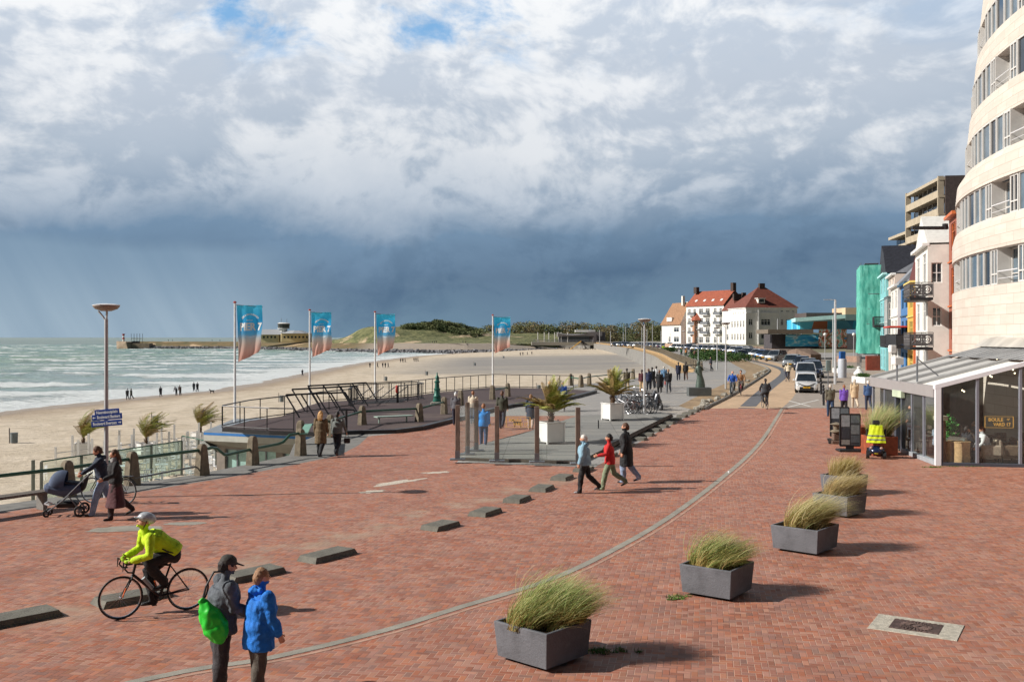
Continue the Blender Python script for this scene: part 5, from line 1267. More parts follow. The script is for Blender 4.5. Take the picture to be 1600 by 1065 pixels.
# ------------------------------------------------------------------ palms and white tubs
M_PALM = leaf_mat("palm_frond_green", lin(116, 132, 58), lin(172, 164, 92), 2.5); M_PALMD = leaf_mat("dry_palm_frond", lin(150, 124, 82), lin(128, 110, 70), 2.5)
M_TRUNK = mat("palm_trunk_fibre", lin(96, 74, 56), .95, var=.4, vs=8, bump=1, bs=20)
def palm(loc, label, h=1.55, nf=26, windk=.0, seed=1, tr=.42, zb=0):
    rnd = random.Random(seed); r = thing("palm", label, "palm", (loc[0], loc[1], loc[2]), 0, "potted palms"); q = MB()
    q.tube([(0, 0, 0), (.02, 0, tr * .5), (0.03, 0, tr)], [.13, .10, .075], 9)
    for i in range(40):
        a = rnd.random() * 6.28; z = rnd.random() * tr; q.tube([(cos(a) * .09, sin(a) * .09, z), (cos(a) * .16, sin(a) * .16, z + .1)], [.02, .008], 4)
    q.build("trunk", M_TRUNK, r, smooth=True)
    g_ = MB(); dry = MB()
    for i in range(nf):
        a = i * 2.4 + rnd.uniform(-.3, .3); up = rnd.uniform(.35, 1.0) if i % 4 else rnd.uniform(1.1, 1.5); L = h * rnd.uniform(.62, 1.0)
        d = V((cos(a) * cos(up), sin(a) * cos(up), sin(up)))
        if windk > .5: d = V((d.x * .7 + .12, d.y * .8, d.z + .15)).normalized()
        p = V((.03, 0, tr)); pts = []; n_ = 10
        for k in range(n_ + 1):
            pts.append(p.copy()); t = k / n_; dd = d + V((windk * t * 1.5, 0, -(.55 + .3 * rnd.random()) * t * t * (1.2 if up < 1 else .5))); dd.normalize(); p = p + dd * L / n_
        tgt = dry if (up < .5 or (windk and cos(a) < -.3)) and rnd.random() < .7 else g_
        tgt.tube(pts, [.012 * (1 - k / n_) + .003 for k in range(n_ + 1)], 4)
        for k in range(2, n_ * 3):
            t = k / (n_ * 3); j = min(n_ - 1, int(t * n_)); p = pts[j].lerp(pts[j + 1], t * n_ - j); ax = (pts[j + 1] - pts[j]).normalized()
            side = ax.cross(V((0, 0, 1))); side = side.normalized() if side.length > .01 else V((1, 0, 0)); upv = side.cross(ax)
            ll = .34 * h / 1.55 * sin(pi * min(1, t * .85 + .14)) ** .7 * rnd.uniform(.85, 1.1)
            for s_ in (-1, 1):
                e = (side * s_ + ax * .9 + upv * .35 + V((windk * .8, 0, -.1))).normalized() * ll
                wv = ax * .017
                tgt.add([p - wv, p + wv, p + e * .6 + wv * .8 + V((0, 0, -.02)), p + e + V((0, 0, -ll * .25)), p + e * .6 - wv * .8 + V((0, 0, -.02))], [(0, 1, 2, 3, 4)])
    g_.build("fronds", M_PALM, r)
    if dry.v: dry.build("dry_fronds", M_PALMD, r)
    return r
def tub(loc, rz, label, s=.78, h=.86):
    r = thing("palm_tub", label, "planter", loc, rz, "square white palm tubs")
    q = MB()
    for x_, y_, a, b_ in ((0, -1, s, .03), (0, 1, s, .03), (-1, 0, .03, s), (1, 0, .03, s)):
        q.box((x_ * s / 2 * .985, y_ * s / 2 * .985, h / 2 + .03), (a * .94, b_ * .94 if b_ > .1 else b_, h - .1))
        for k in range(7):
            o_ = (k - 3) * s / 7.5
            q.box((x_ * (s / 2 + .004) + (o_ if y_ else 0), y_ * (s / 2 + .004) + (o_ if x_ else 0), h / 2 + .03), (.085 if y_ else .012, .085 if x_ else .012, h - .14))
    q.build("board_sides", M_WHITE, r)
    q = MB()
    for x_ in (-1, 1):
        for y_ in (-1, 1): q.box((x_ * s / 2, y_ * s / 2, h / 2), (.075, .075, h), 0, .008)
    q.build("corner_posts", M_WHITE, r)
    q = MB()
    for x_, y_ in ((0, -1), (0, 1)): q.box((0, y_ * s / 2, h + .02), (s + .12, .09, .04))
    for x_ in (-1, 1): q.box((x_ * s / 2, 0, h + .019), (.09, s - .1, .036))
    q.build("rim", M_WHITE, r)
    q = MB(); q.box((0, 0, h - .05), (s - .06, s - .06, .04)); q.build("soil", mat("potting_soil", lin(70, 54, 42), .95, var=.4, vs=10, bump=1), r)
    return r
PZ = .12
p = surf_at(861, 692, PZ); tub(p, radians(28), "square white tub of the large palm inside the windscreen"); palm((p.x, p.y, p.z + .82), "large green palm with brown lower fronds in the windscreen enclosure", 1.75, 46, .18, 3)
p = surf_at(957, 656, PZ); tub(p, radians(28), "square white tub of the palm beside the parked bicycles"); palm((p.x, p.y, p.z + .82), "yellowish green palm beside the parked bicycles", 1.9, 34, .15, 8)
for i, (px, yy, lb, lt) in enumerate(((130, 77, "wind-bent palm on the beach nearest the waste bin and the sign plates", "white tub on the sand of the wind-bent palm nearest the sign plates"), (228, 76, "wind-bent palm on the beach, middle of the three", "white tub on the sand of the middle wind-bent palm"),
                                  (313, 85, "wind-bent palm on the beach next to the blue striped fascia", "white tub on the sand of the wind-bent palm next to the blue striped fascia"))):
    x_ = depth_x(px, yy); z_ = tz(x_, yy) + .05; tub((x_, yy, z_), .3 + i * .4, lt, 1.1, 1.1); palm((x_, yy, z_ + 1.05), lb, 2.8, 34, .8, 20 + i, .5)

# ------------------------------------------------------------------ flags
FLW, FLH = 1.42, 3.15
m, n, b = newmat("flag_cloth"); uv = n.add('ShaderNodeAttribute'); uv.attribute_name = 'drop'; t_ = uv.outputs['Fac']
tc_ = n.add('ShaderNodeTexCoord'); t2_ = n.m('ADD', t_, n.m('MULTIPLY', n.m('SUBTRACT', n.noise(n.mapping(tc_.outputs['Object'], (3, 3, .6)), 1.5, 4), .5), .12))
n.put(b.inputs['Base Color'], n.ramp(t2_, [(0, lin(80, 214, 255)), (.30, lin(50, 182, 250)), (.5, lin(100, 186, 236)), (.60, lin(196, 198, 198)), (.70, lin(214, 190, 178)), (.84, lin(224, 178, 164)), (1, lin(208, 150, 134))]))
b.inputs['Roughness'].default_value = .7; b.inputs['Subsurface Weight'].default_value = 0
tl = n.add('ShaderNodeBsdfTranslucent'); n.l.new(b.inputs['Base Color'].links[0].from_socket, tl.inputs[0]); ms = n.add('ShaderNodeMixShader'); ms.inputs[0].default_value = .62
out = [x for x in n.n if x.type == 'OUTPUT_MATERIAL'][0]; n.l.new(b.outputs[0], ms.inputs[1]); n.l.new(tl.outputs[0], ms.inputs[2]); n.l.new(ms.outputs[0], out.inputs[0])
M_FLAG = m; M_LETTER = mat("white_flag_lettering", lin(226, 232, 234), .7, var=.05)
def flag_pt(u, v, seed):
    v2 = v * v
    x = FLW * (u * (1 - (.16 + .07 * sin(seed * 2)) * v2 * v) + .04 * v + .05 * sin(seed * 3 + v * 2) * v2) + (.04 * sin(v * 9 + seed) if u > .9 else 0) * v
    z = -FLH * v * (1 - .17 * u * v2 * v) + .02 * u
    a = .03 + .15 * v
    y = a * sin(u * 9.0 + seed + v * 2.6) * (.3 + .7 * v) + .07 * noise.noise((u * 3 + seed, v * 4, seed)) + .05 * sin(v * 11 + u * 4 + seed) * u - .10 * u * v
    return V((x, y, z))
def flagpole(px, top, label, lf, seed):
    yy = (6.45 + 0 - CAMZ) * F / (HY - top); x_ = depth_x(px, yy); z0 = .0
    zb = sand_z(x_, yy) if px < 700 else 0
    r = thing("flagpole", label, "flagpole", (x_, yy, 0), 0, "white flagpoles at the deck")
    q = MB(); q.tube([(0, 0, zb if px < 700 else -.3), (0, 0, 6.4)], [.085, .055], 12); q.build("pole", M_WHITEM, r, smooth=True)
    q = MB(); q.lathe((0, 0, 6.4), [(.05, 0), (.1, .02), (.1, .06), (.04, .1), (.01, .12)], 10); q.build("red_cap", mat("red_cap", lin(170, 60, 44), .5), r)
    q = MB(); q.tube([(0, 0, 6.30), (FLW + .12, 0, 6.2)], .018, 6); q.build("flag_arm", M_GREY, r)
    fo_ = thing("flag", lf, "flag", (x_, yy, 0), 0, "blue and salmon flags")
    nu, nv = 26, 60; q = MB(); dr = []
    q.rings([[V((.1, 0, 6.27)) + flag_pt(i / nu, j / nv, seed) for i in range(nu + 1)] for j in range(nv + 1)], False, False)
    f_ = q.build("cloth", M_FLAG, fo_, smooth=True); at_ = f_.data.attributes.new('drop', 'FLOAT', 'POINT'); at_.data.foreach_set('value', [j / nv for j in range(nv + 1) for i in range(nu + 1)])
    def lay(s_, size, cu, cv, bold=0, arc=0, sx_=1, sy_=1):
        vs, fs_ = text_mesh(s_, size, bold, 2); q = MB(); out = []
        for p in vs:
            X_, Y2 = p.x * sx_, p.y * sy_
            if arc: R_ = arc; a = X_ / abs(R_); X_, Y2 = (abs(R_) + Y2 * (1 if R_ > 0 else -1)) * sin(a), ((abs(R_) + Y2) * cos(a) - R_ if R_ > 0 else -((abs(R_) - Y2) * cos(a) - abs(R_)))
            u = cu + X_ / FLW; v = cv - Y2 / FLH; P_ = flag_pt(max(-.02, min(1.02, u)), v, seed); out.append(V((.1, -.012, 6.27)) + P_)
        q.add(out, fs_); return q
    q = lay("PIER 7", .58, .53, .385, .026, 0, .80, 1.0); q.build("flag_lettering", M_LETTER, fo_)
    q = lay("ZEE & BOULEVARD", .125, .52, .16, .006, .56); q.build("arched_lettering", M_LETTER, fo_)
    q = lay("SINDS 07", .085, .5, .265, .002); q.build("small_lettering", M_LETTER, fo_)
    q = lay("VLISSINGEN", .12, .52, .57, .002, -.6); q.build("lower_lettering", M_LETTER, fo_)
flagpole(367, 472, "white flagpole with red cap by the front corner of the deck", "blue and salmon flag lettered PIER 7, the largest and closest to the deck corner", .3)
flagpole(484, 484, "white flagpole rising behind the leaning stair railings", "blue and salmon flag lettered PIER 7 beside the pilot station", 2.1)
flagpole(586, 487, "white flagpole rising behind the stairwell fence", "blue and salmon flag lettered PIER 7 in front of the dune", 4.4)
flagpole(770, 492, "white flagpole at the far corner of the deck standing by itself", "blue and salmon flag lettered PIER 7 flying alone in front of the wood", 5.7)

# ------------------------------------------------------------------ lamps and poles
M_LAMP = mat("lamp_head_underside", lin(136, 122, 114), .5); M_POLE = mat("pale_pole_paint", lin(178, 180, 184), .45, .1, var=.05)
def lamp(px, py, label, y=None, h=5.2, face=-1, group="disc topped street lamps"):
    p = ground_at(px, py) if y is None else V((depth_x(px, y), y, gz(y)))
    r = thing("street_lamp", label, "street lamp", p, 0, group)
    q = MB(); q.tube([(0, 0, 0), (0, 0, .9)], .075, 10); q.tube([(0, 0, .9), (0, 0, h - .28)], [.062, .05], 10); q.build("pole", M_POLE, r, smooth=True)
    q = MB(); q.tube([(0, 0, h - .36), (.02, 0, h - .1), (0, 0, h)], .03, 6); q.tube([(0, 0, h - .36), (-.10, 0, h - .2), (-.22, 0, h - .06)], .025, 6); q.build("fork", M_POLE, r)
    q = MB(); q.lathe((0, 0, h - .06), [(.14, 0), (.3, .06), (.36, .13), (.36, .15), (.1, .18)], 20); q.build("lamp_head", M_LAMP, r, smooth=40)
    q = MB(); q.lathe((0, 0, h + .095), [(.365, 0), (.37, .02), (.2, .05), (.02, .06)], 20); q.build("lamp_lid", M_WHITEM, r, smooth=40)
    return r
lamp(166, 0, "tall disc street lamp carrying the three blue street name plates", 28, 5.3)
lamp(1007, 648, "disc street lamp beside the parked bicycles")
lamp(1134, 607.5, "disc street lamp at the verge behind the statue and the two cyclists")
lamp(1120.5, 577.5, "slim street lamp by the dark green hedge")
lamp(1091, 567, "slim street lamp on the promenade beyond the statue")
lamp(1069, 558, "slim street lamp in front of the four storey house, nearest the sea railing")
def mast(px, ytop, ybot, label, r_=.06, cat="pole", group=None, arm=0, y=None, m_=M_POLE, name="mast"):
    p = ground_at(px, ybot) if y is None else V((depth_x(px, y), y, gz(y))); zt = CAMZ + (HY - ytop) * p.y / F
    r = thing(name, label, cat, p, 0, group); q = MB(); q.tube([(0, 0, 0), (0, 0, zt - p.z)], [r_ * 1.3, r_], 8); q.build("pole", m_, r)
    if arm: q = MB(); q.box((-arm / 2, 0, zt - p.z), (arm, .1, .05)); q.build("arm", m_, r)
    return r
mast(1305, 468, 600, "tallest white mast between the parked cars and the pavilion", .1, arm=1.0)
mast(1301.5, 494, 573, "second tall pole standing just behind the tallest white mast", .07)
mast(1252, 494, 555, "white lamp pole in front of the painted hall porch", .1)
mast(1215, 498, 549, "white lamp pole in front of the large white villa", .12)
for i, (px, yt, yb) in enumerate(((937, 515, 535), (954, 517, 536), (974, 519, 537), (977.5, 510, 537), (1003, 511, 540), (1011, 514, 541), (1019.5, 507, 541), (1033, 517, 544), (1047, 520, 547))):
    g_ = MB(); p = V((depth_x(px, 330), 330, gz(330))) if px > 1002 else V((depth_x(px, 520), 520, gz(520))); g_.tube([(0, 0, 0), (0, 0, CAMZ + (HY - yt) * p.y / F - p.z)], .11 if p.y < 400 else .17, 5)
    tag(g_.build("lamp_pole", M_POLE, None, loc=p), "pale lamp pole among those along the far promenade before the wood", "lamp pole", "pale poles on the far promenade")
for px, lb, yy in ((1289, "globe lamp in front of the tall painted panel", 180), (1334, "globe lamp in front of the plain grey wall", 178)):
    p = V((depth_x(px, yy), yy, gz(yy))); r = thing("globe_lamp", lb, "street lamp", p, 0, "globe lamps by the painted hall"); q = MB(); q.tube([(0, 0, 0), (0, 0, 4.3)], .06, 6); q.build("pole", M_POLE, r)
    q = MB(); q.ball((0, 0, 4.55), .3, 10, 8); q.build("globe", M_WHITE, r, smooth=True)
# street name plates
M_SIGN = mat("blue_sign_enamel", lin(26, 62, 140), .35, var=.06); M_SW = mat("sign_white", lin(220, 226, 232), .5, var=0)
lx, ly = depth_x(166, 28), 28
for i, (txt, px0, px1, zc, rz, lb) in enumerate((("Naereboutplein", 149, 189.5, 643.5, .12, "blue street name plate reading Naereboutplein on the lamp post"),
                                         ("\u2190 Boulevard Bankert", 144.5, 194, 655, .13, "blue street name plate with arrow reading Boulevard Bankert"), ("Boulevard Evertsen \u2192", 143.5, 194, 667.5, .10, "blue street name plate with arrow reading Boulevard Evertsen"))):
    k = (28 / F); cx_ = ((px0 + px1) / 2 - 166) * k; wd = (px1 - px0) * k; hh = 9 * k
    zc = 657 if i == 1 else zc; zz = [4.5 - (643 - HY) * k, 4.5 - (650.5 - HY) * k, 4.5 - (660.5 - HY) * k][i]
    r = thing("street_name_plate", lb, "street sign", (lx + cx_, ly - .09, zz), -.14 + 0 * i, "blue street name plates"); r.rotation_euler = (0, radians(-5), -.1)
    q = MB(); q.box((0, 0, 0), (wd, .02, hh), 0, .008); q.build("plate", M_SIGN, r)
    s_ = txt.replace("\u2190 ", "").replace(" \u2192", ""); vs, fs_ = text_mesh(s_, hh * .72, .003)
    wv = max(v.x for v in vs) - min(v.x for v in vs); kx = min(1.1, wd * (.86 if i == 0 else .76) / wv); off = (.05 if i == 1 else (-.05 if i == 2 else 0))
    q = MB(); q.add([V((p.x * kx + off, -.0125, p.y)) for p in vs], fs_); q.build("sign_lettering", M_SW, r)
    q = MB(); q.box((0, .045, 0), (.12, .07, .1)); q.build("clamp", M_GREY, r)
    if i:
        sg = -1 if i == 1 else 1; q = MB(); x_ = sg * (wd / 2 - .06); q.add([(x_ + sg * .04, -.0125, 0), (x_, -.0125, .035), (x_, -.0125, -.035)], [(0, 1, 2)]); q.add([(x_, -.0125, .01), (x_, -.0125, -.01), (x_ - sg * .05, -.0125, -.01), (x_ - sg * .05, -.0125, .01)], [(0, 1, 2, 3)]); q.build("arrow", M_SW, r)

# statue
sp = ground_at(1093.5, 618.5); stt = thing("statue", "dark bronze statue of a robed woman looking out to sea on a grey block", "statue", sp)
q = MB(); q.box((0, .3, .3), (1.62, .9, .6), 0, .015); q.build("plinth", mat("dark_stone_block", lin(84, 88, 88), .7, var=.15), stt)
q = MB(); z0 = .6; R = []
for z, rx, ry, ox in ((0, .34, .3, .1), (.25, .31, .28, .1), (.6, .25, .22, .08), (.95, .19, .17, .03), (1.15, .2, .16, 0), (1.38, .23, .15, 0), (1.5, .17, .12, -.02), (1.55, .07, .07, -.03), (1.62, .08, .085, -.04), (1.7, .12, .12, -.04), (1.8, .125, .13, -.03), (1.9, .06, .07, -.02)):
    R.append([(ox + rx * cos(a) * (1 + .08 * sin(a * 5 + z * 3)), .3 + ry * sin(a) * (1 + .08 * sin(a * 5 + z * 3)), z0 + z) for a in [2 * pi * k / 18 for k in range(18)]])
q.rings(R); q.tube([(.18, .3, 2.0), (.3, .3, 1.85), (.22, .2, 1.95), (.02, .1, 2.15)], [.07, .06, .05, .04], 7); q.tube([(-.18, .3, 2.0), (-.24, .25, 1.7), (-.1, .15, 1.55)], [.07, .06, .05], 7)
q.build("figure", mat("bronze_patina", lin(82, 96, 88), .5, .4, var=.2, vs=6), stt, smooth=True)

# low kerb blocks
kp = None
KB = [(-150, 1008), (28, 969), (207, 937), (395, 900), (512, 870), (688, 824), (758, 802.5), (808, 782), (846.5, 765), (878.5, 748), (912, 735), (952, 712), (980, 697), (1000, 687), (1012, 680), (1024, 673), (1035, 667), (1046, 661.5), (1056, 656), (1066, 651), (1075, 647), (1084, 643), (1092, 639.5)]
KN = ["outermost beside the walking path of the couple"]
kd = [ground_at(*k) for k in KB]
for i, p in enumerate(kd):
    d = (kd[min(i + 1, len(kd) - 1)] - kd[max(i - 1, 0)]); L = 1.22 if i < 5 else (.95 if i < 11 else .85)
    q = MB(); h = .11; a, b_ = L / 2, .26
    q.add([(-a, -b_, 0), (a, -b_, 0), (a, b_, 0), (-a, b_, 0), (-a + .06, -b_ + .025, h), (a - .06, -b_ + .025, h), (a - .06, b_ - .025, h), (-a + .06, b_ - .025, h)], [(0, 1, 5, 4), (1, 2, 6, 5), (2, 3, 7, 6), (3, 0, 4, 7), (4, 5, 6, 7)])
    q.v = [tuple(V(v) + V((rnd.uniform(-1, 1), rnd.uniform(-1, 1), 0)) * .018) for v in q.v]
    lb = "low concrete kerb block in the line beside the boarded platform" if i > 10 else "low chamfered concrete block in the spaced line across the red clinker"
    o = q.build("kerb_block", mat("mossy_kerb_stone", lin(108, 106, 98), .9, var=.22, vs=4, bump=.6, bs=30, dirt=.6), None, smooth=20); o.location = (p.x, p.y, gz(p.y) + .004); o.rotation_euler = (0, 0, atan2(d.y, d.x)); tag(o, lb, "kerb block", "kerb blocks by the boarded platform" if i > 10 else "kerb blocks across the clinker")
# platform edge timber
q = MB(); a, b_ = ground_at(944, 706), ground_at(1049, 653)
q.tube([(a.x, a.y, gz(a.y) + .1), (b_.x, b_.y, gz(b_.y) + .12)], .11, 4); tag(q.build("edge_timber", mat("dark_timber", lin(72, 62, 54), .9, var=.3)), "dark timber beam along the edge of the boarded platform", "beam")

# stones scattered along the verge edge
rnd = random.Random(9)
for i in range(34):
    t = i / 33; a = ks[int(t * (len(ks) - 1) * .55)]; q = MB(); s_ = rnd.uniform(.14, .3); q.ball((0, 0, 0), (s_, s_ * .8, s_ * .6), 7, 5)
    for k, v in enumerate(q.v): q.v[k] = tuple(V(v) * (1 + .35 * noise.noise(V(v) * 5 + V((i, 0, 0)))))
    tag(q.build("verge_stone", M_CONC, None, loc=(a.x - rnd.uniform(.2, .9), a.y + rnd.uniform(-.3, .5), gz(a.y) + .1)), "rough pale stone in the loose edging of the verge", "stone", "stones edging the verge")

# glass windscreen enclosure
we = thing("windscreen", "glass windscreen enclosure with weathered timber posts on the platform", "windscreen")
fpost = [on_level(x, y, PZ) for x, y in ((715, 718), (776.5, 720.5), (839, 722), (903, 724.5))]; lpost = [fpost[0], on_level(730.6, 710, PZ), on_level(744.5, 704, PZ)]
for p in fpost + lpost[1:]:
    q = MB(); q.box((p.x, p.y, PZ + .98), (.16, .15, 1.96), 0, .01); q.build("post", M_WOOD, we)
    q = MB(); q.box((p.x, p.y, PZ + .025), (.55, .34, .05), 0, .01); q.build("base_plate", M_GREY, we)
    q = MB(); q.box((p.x, p.y - .078, PZ + .18), (.17, .012, .3)); q.build("steel_shoe", M_GREY, we)
for L_ in (fpost, lpost):
    for a, b_ in zip(L_, L_[1:]):
        q = MB(); q.quad((a.x, a.y, PZ + .06), (b_.x, b_.y, PZ + .06), (b_.x, b_.y, PZ + 1.88), (a.x, a.y, PZ + 1.88)); q.build("pane", M_GLASS, we)
M_GOLD = mat("gold_lettering", lin(214, 176, 96), .5, var=0)
def boulevard_sign(loc, wd, rz, par, gold=M_GOLD):
    hh = wd * .42; q = MB()
    for (x_, z_, a, b_) in ((0, hh / 2, wd, .012), (0, -hh / 2, wd, .012), (-wd / 2, 0, .012, hh), (wd / 2, 0, .012, hh)): q.box((x_, 0, z_), (a + .012, .004, b_))
    for s_, sz, ox, oz, lim in (("BOULE", hh * .42, -wd * .12, hh * .2, wd * .52), ("VARD 17", hh * .42, wd * .10, -hh * .22, wd * .62), ("N\u00ba", hh * .24, wd * .33, hh * .24, wd * .2)):
        vs, fs_ = text_mesh(s_, sz, sz * .03); w_ = max(v.x for v in vs) - min(v.x for v in vs); k = lim / w_ if s_ != "N\u00ba" else 1
        q.add([V((p.x * k + ox, -.004, p.y + oz)) for p in vs], fs_)
    r = q.build("boulevard_lettering", gold, par); r.location = loc; r.rotation_euler = (0, 0, rz); return r
a, b_ = fpost[1], fpost[2]; c = a.lerp(b_, .53); boulevard_sign((c.x, c.y - .01, 1.52), .86, atan2(b_.y - a.y, b_.x - a.x), we)
for px, py in ((872, 668), (935, 669), (943.5, 638)):
    p = surf_at(px, py, PZ); q = MB(); q.box((0, 0, .2), (.05, .05, .4)); tag(q.build("marker_post", M_DARKM, None, loc=p), "thin knee high black marker post standing on the boards near the tubs", "post", "thin black marker posts on the boards")

# ------------------------------------------------------------------ people
import numpy as np
TMP = bpy.data.scenes.new("workshop")
def remesh(mb, voxel, smooth_it=2):
    me = bpy.data.meshes.new("r"); me.from_pydata(mb.v, [], mb.f)
    bm = bmesh.new(); bm.from_mesh(me); bmesh.ops.recalc_face_normals(bm, faces=bm.faces); bm.to_mesh(me); bm.free()
    ob = bpy.data.objects.new("r", me); TMP.collection.objects.link(ob)
    md = ob.modifiers.new("r", 'REMESH'); md.mode = 'VOXEL'; md.voxel_size = voxel
    if smooth_it: s_ = ob.modifiers.new("s", 'SMOOTH'); s_.factor = .5; s_.iterations = smooth_it
    vl_ = TMP.view_layers[0]; vl_.update(); out = bpy.data.meshes.new_from_object(ob.evaluated_get(vl_.depsgraph))
    vs = [v.co.copy() for v in out.vertices]; fs = [tuple(p.vertices) for p in out.polygons]
    bpy.data.objects.remove(ob); bpy.data.meshes.remove(me); bpy.data.meshes.remove(out)
    return vs, fs
def limb(mb, path, rx, ry=None, side=V((1, 0, 0)), seg=10, cut=False):
    """closed tapering tube with rounded ends, oval section"""
    P = [V(p) for p in path]; ry = ry or rx; rx = list(rx); ry = list(ry)
    t0 = (P[0] - P[1]).normalized(); t1 = (P[-1] - P[-2]).normalized()
    if cut: t0 = t0 * .02; 
    P = [P[0] + t0 * rx[0] * .75, P[0] + t0 * rx[0] * .45] + P + [P[-1] + t1 * rx[-1] * .45, P[-1] + t1 * rx[-1] * .75]
    k0, k1 = (.96, .99) if cut else (.35, .8)
    rx = [rx[0] * k0, rx[0] * k1] + rx + [rx[-1] * .8, rx[-1] * .35]; ry = [ry[0] * k0, ry[0] * k1] + ry + [ry[-1] * .8, ry[-1] * .35]
    R = []
    for i, p in enumerate(P):
        t = (P[min(i + 1, len(P) - 1)] - P[max(i - 1, 0)]).normalized(); a = side - t * side.dot(t)
        a = a.normalized() if a.length > .05 else t.orthogonal().normalized(); b_ = t.cross(a)
        R.append([p + a * cos(2 * pi * j / seg) * rx[i] + b_ * sin(2 * pi * j / seg) * ry[i] for j in range(seg)])
    mb.rings(R)
def ik(a, t, l1, l2, pole):
    d = t - a; L = min(d.length, (l1 + l2) * .999); u = d.normalized(); x = (l1 * l1 - l2 * l2 + L * L) / (2 * L); h = sqrt(max(0, l1 * l1 - x * x))
    p = pole - u * pole.dot(u); p = p.normalized() if p.length > .01 else u.orthogonal(); return a + u * x + p * h, a + u * L
def pcol(name, c, rough=.8, var=.12):
    return mat("cloth_" + name, lin(*c), rough, var=var + .06, vs=9, bump=.6, bs=26)
SKIN = mat("skin", lin(206, 152, 124), .55, var=.08, vs=12); SKIN2 = mat("skin_tanned", lin(168, 116, 90), .55, var=.08, vs=12)
HAIRC = {'brown': lin(92, 62, 44), 'dark': lin(36, 28, 26), 'black': lin(22, 20, 22), 'grey': lin(186, 180, 170), 'white': lin(220, 216, 210), 'blond': lin(196, 152, 96), 'ginger': lin(140, 92, 60), 'sandy': lin(150, 112, 80), 'bald': lin(206, 152, 124)}
def person(label, loc, rz, H=1.75, top=('jacket', (60, 60, 70)), legs=(40, 42, 50), shoe=(40, 36, 36), hair='brown', hairlen=0, lod=1, lean=4, step=.0, leg=None, arm=None, hands=None, feet=None,
           head=(0, 0), skirt=None, coat=.06, build=1.12, hood=False, cap=None, hat=None, root=None, seat=None, group=None, skin=None, scarf=None, glove=None, name="person", wind=0, puffy=0, sole=0, gaze=0, helmet=None, flutter=0):
    """one continuous body mesh; jacket, hair, hat and skirt are parts of it. Local +y is forwards."""
    vox = {0: .015, 1: .024, 2: .045}[lod]; s = H / 1.75; sk = skin or SKIN
    ln = radians(lean); hipz = .93 * s; hip = V((0, 0, hipz)); up = V((0, sin(ln), cos(ln)))
    neck = hip + up * .53 * s; chest = hip + up * .33 * s + V((0, .015 * s, 0)); waist = hip + up * .14 * s
    hl, hr = V((-.095 * s, 0, hipz - .02)), V((.095 * s, 0, hipz - .02))
    shw = .178 * s * (1 + (build - 1) * .7); sl, sr = neck + V((-shw, 0, 0)) - up * .055 * s, neck + V((shw, 0, 0)) - up * .055 * s
    T1, T2 = .43 * s, .42 * s
    def lg(h, a, k):
        th = radians(a); kn = h + V((0, sin(th) * T1, -cos(th) * T1)); sh = radians(a - k); an = kn + V((0, sin(sh) * T2, -cos(sh) * T2)); return kn, an
    if feet: # explicit foot targets (ankles)
        kl, al = ik(hl, V(feet[0]), T1, T2, V((-.15, 1, .1))); kr, ar = ik(hr, V(feet[1]), T1, T2, V((.15, 1, .1)))
    else:
        if leg is None: leg = ((step, 6 + abs(min(0, step)) * .8 + (4 if step > 0 else 18 * (abs(step) > 5))), (-step * .9, 6 + abs(min(0, -step)) * .8 + (4 if -step > 0 else 18 * (abs(step) > 5))))
        kl, al = lg(hl, *leg[0]); kr, ar = lg(hr, *leg[1])
    body = MB(); seg = 10 if lod == 0 else 8
    prim = []
    def L(zone, path, rx, ry=None, side=V((1, 0, 0))):
        limb(body, path, rx, ry, side, seg); prim.append((zone, [V(p) for p in path], max(rx)))
    b_ = build
    th_, cf, an_ = .098 * s * b_, .074 * s * b_, .060 * s * b_
    for h, k, a in ((hl, kl, al), (hr, kr, ar)):
        L('leg', [h, h.lerp(k, .5), k, k.lerp(a, .3), a], [th_, th_ * .9, .078 * s * b_, cf * 1.02, an_])
        fd = V((0, 1, 0)); sh_ = (a - k).normalized(); fl = V((0, cos(0), 0))
        toe_down = 0 if abs(sh_.y) < .3 or sh_.y > 0 else -.55 * abs(sh_.y)
        if feet: toe_down = -.25 if a.z > .35 else 0
        if sh_.y > .25: toe_down = .25 * sh_.y
        t_ = V((0, 1, toe_down)).normalized(); hs_ = a + V((0, -.035, -.035)) * s
        L('shoe', [hs_, hs_ + t_ * .09 * s + V((0, 0, -.012)), hs_ + t_ * .19 * s + V((0, 0, -.018))], [.045 * s, .046 * s, .038 * s], [.042 * s, .036 * s, .026 * s])
    L('leg', [hip - V((0, 0, .05)), hip + up * .04, waist], [.155 * s * b_, .16 * s * b_, .14 * s * b_], [.11 * s * b_, .115 * s * b_, .1 * s * b_])
    L('top', [waist, chest - up * .02, chest + up * .1 * s, neck - up * .06 * s, neck - up * .035 * s], [.14 * s * b_, .16 * s * b_, .16 * s, .12 * s, .06 * s], [.1 * s * b_, .12 * s * b_, .11 * s, .085 * s, .06 * s])
    # head
    hf, hs2 = radians(head[0]), radians(head[1]); hd = V((sin(hs2) * .3, sin(ln * .55 + hf), cos(ln * .55 + hf))).normalized()
    hc = neck + hd * .148 * s; gy = radians(gaze)
    Rg = Matrix.Rotation(gy, 3, 'Z') @ Matrix.Rotation(-(ln * .3 + hf), 3, 'X')
    L('skin', [neck - up * .03 * s, neck + hd * .09 * s], [.056 * s, .052 * s])
    HB = MB(); r_ = (.074 * s, .095 * s, .118 * s); HB.ball((0, 0, 0), r_, 14, 10)
    for i, v in enumerate(HB.v):
        v = V(v); t = v.z / r_[2]
        if t < 0: v.x *= 1 + .22 * t; v.y = v.y * (1 + .12 * t) + (.006 * s)
        HB.v[i] = tuple(Rg @ v + hc)
    body.v, body.f, body.m = body.v, body.f, body.m
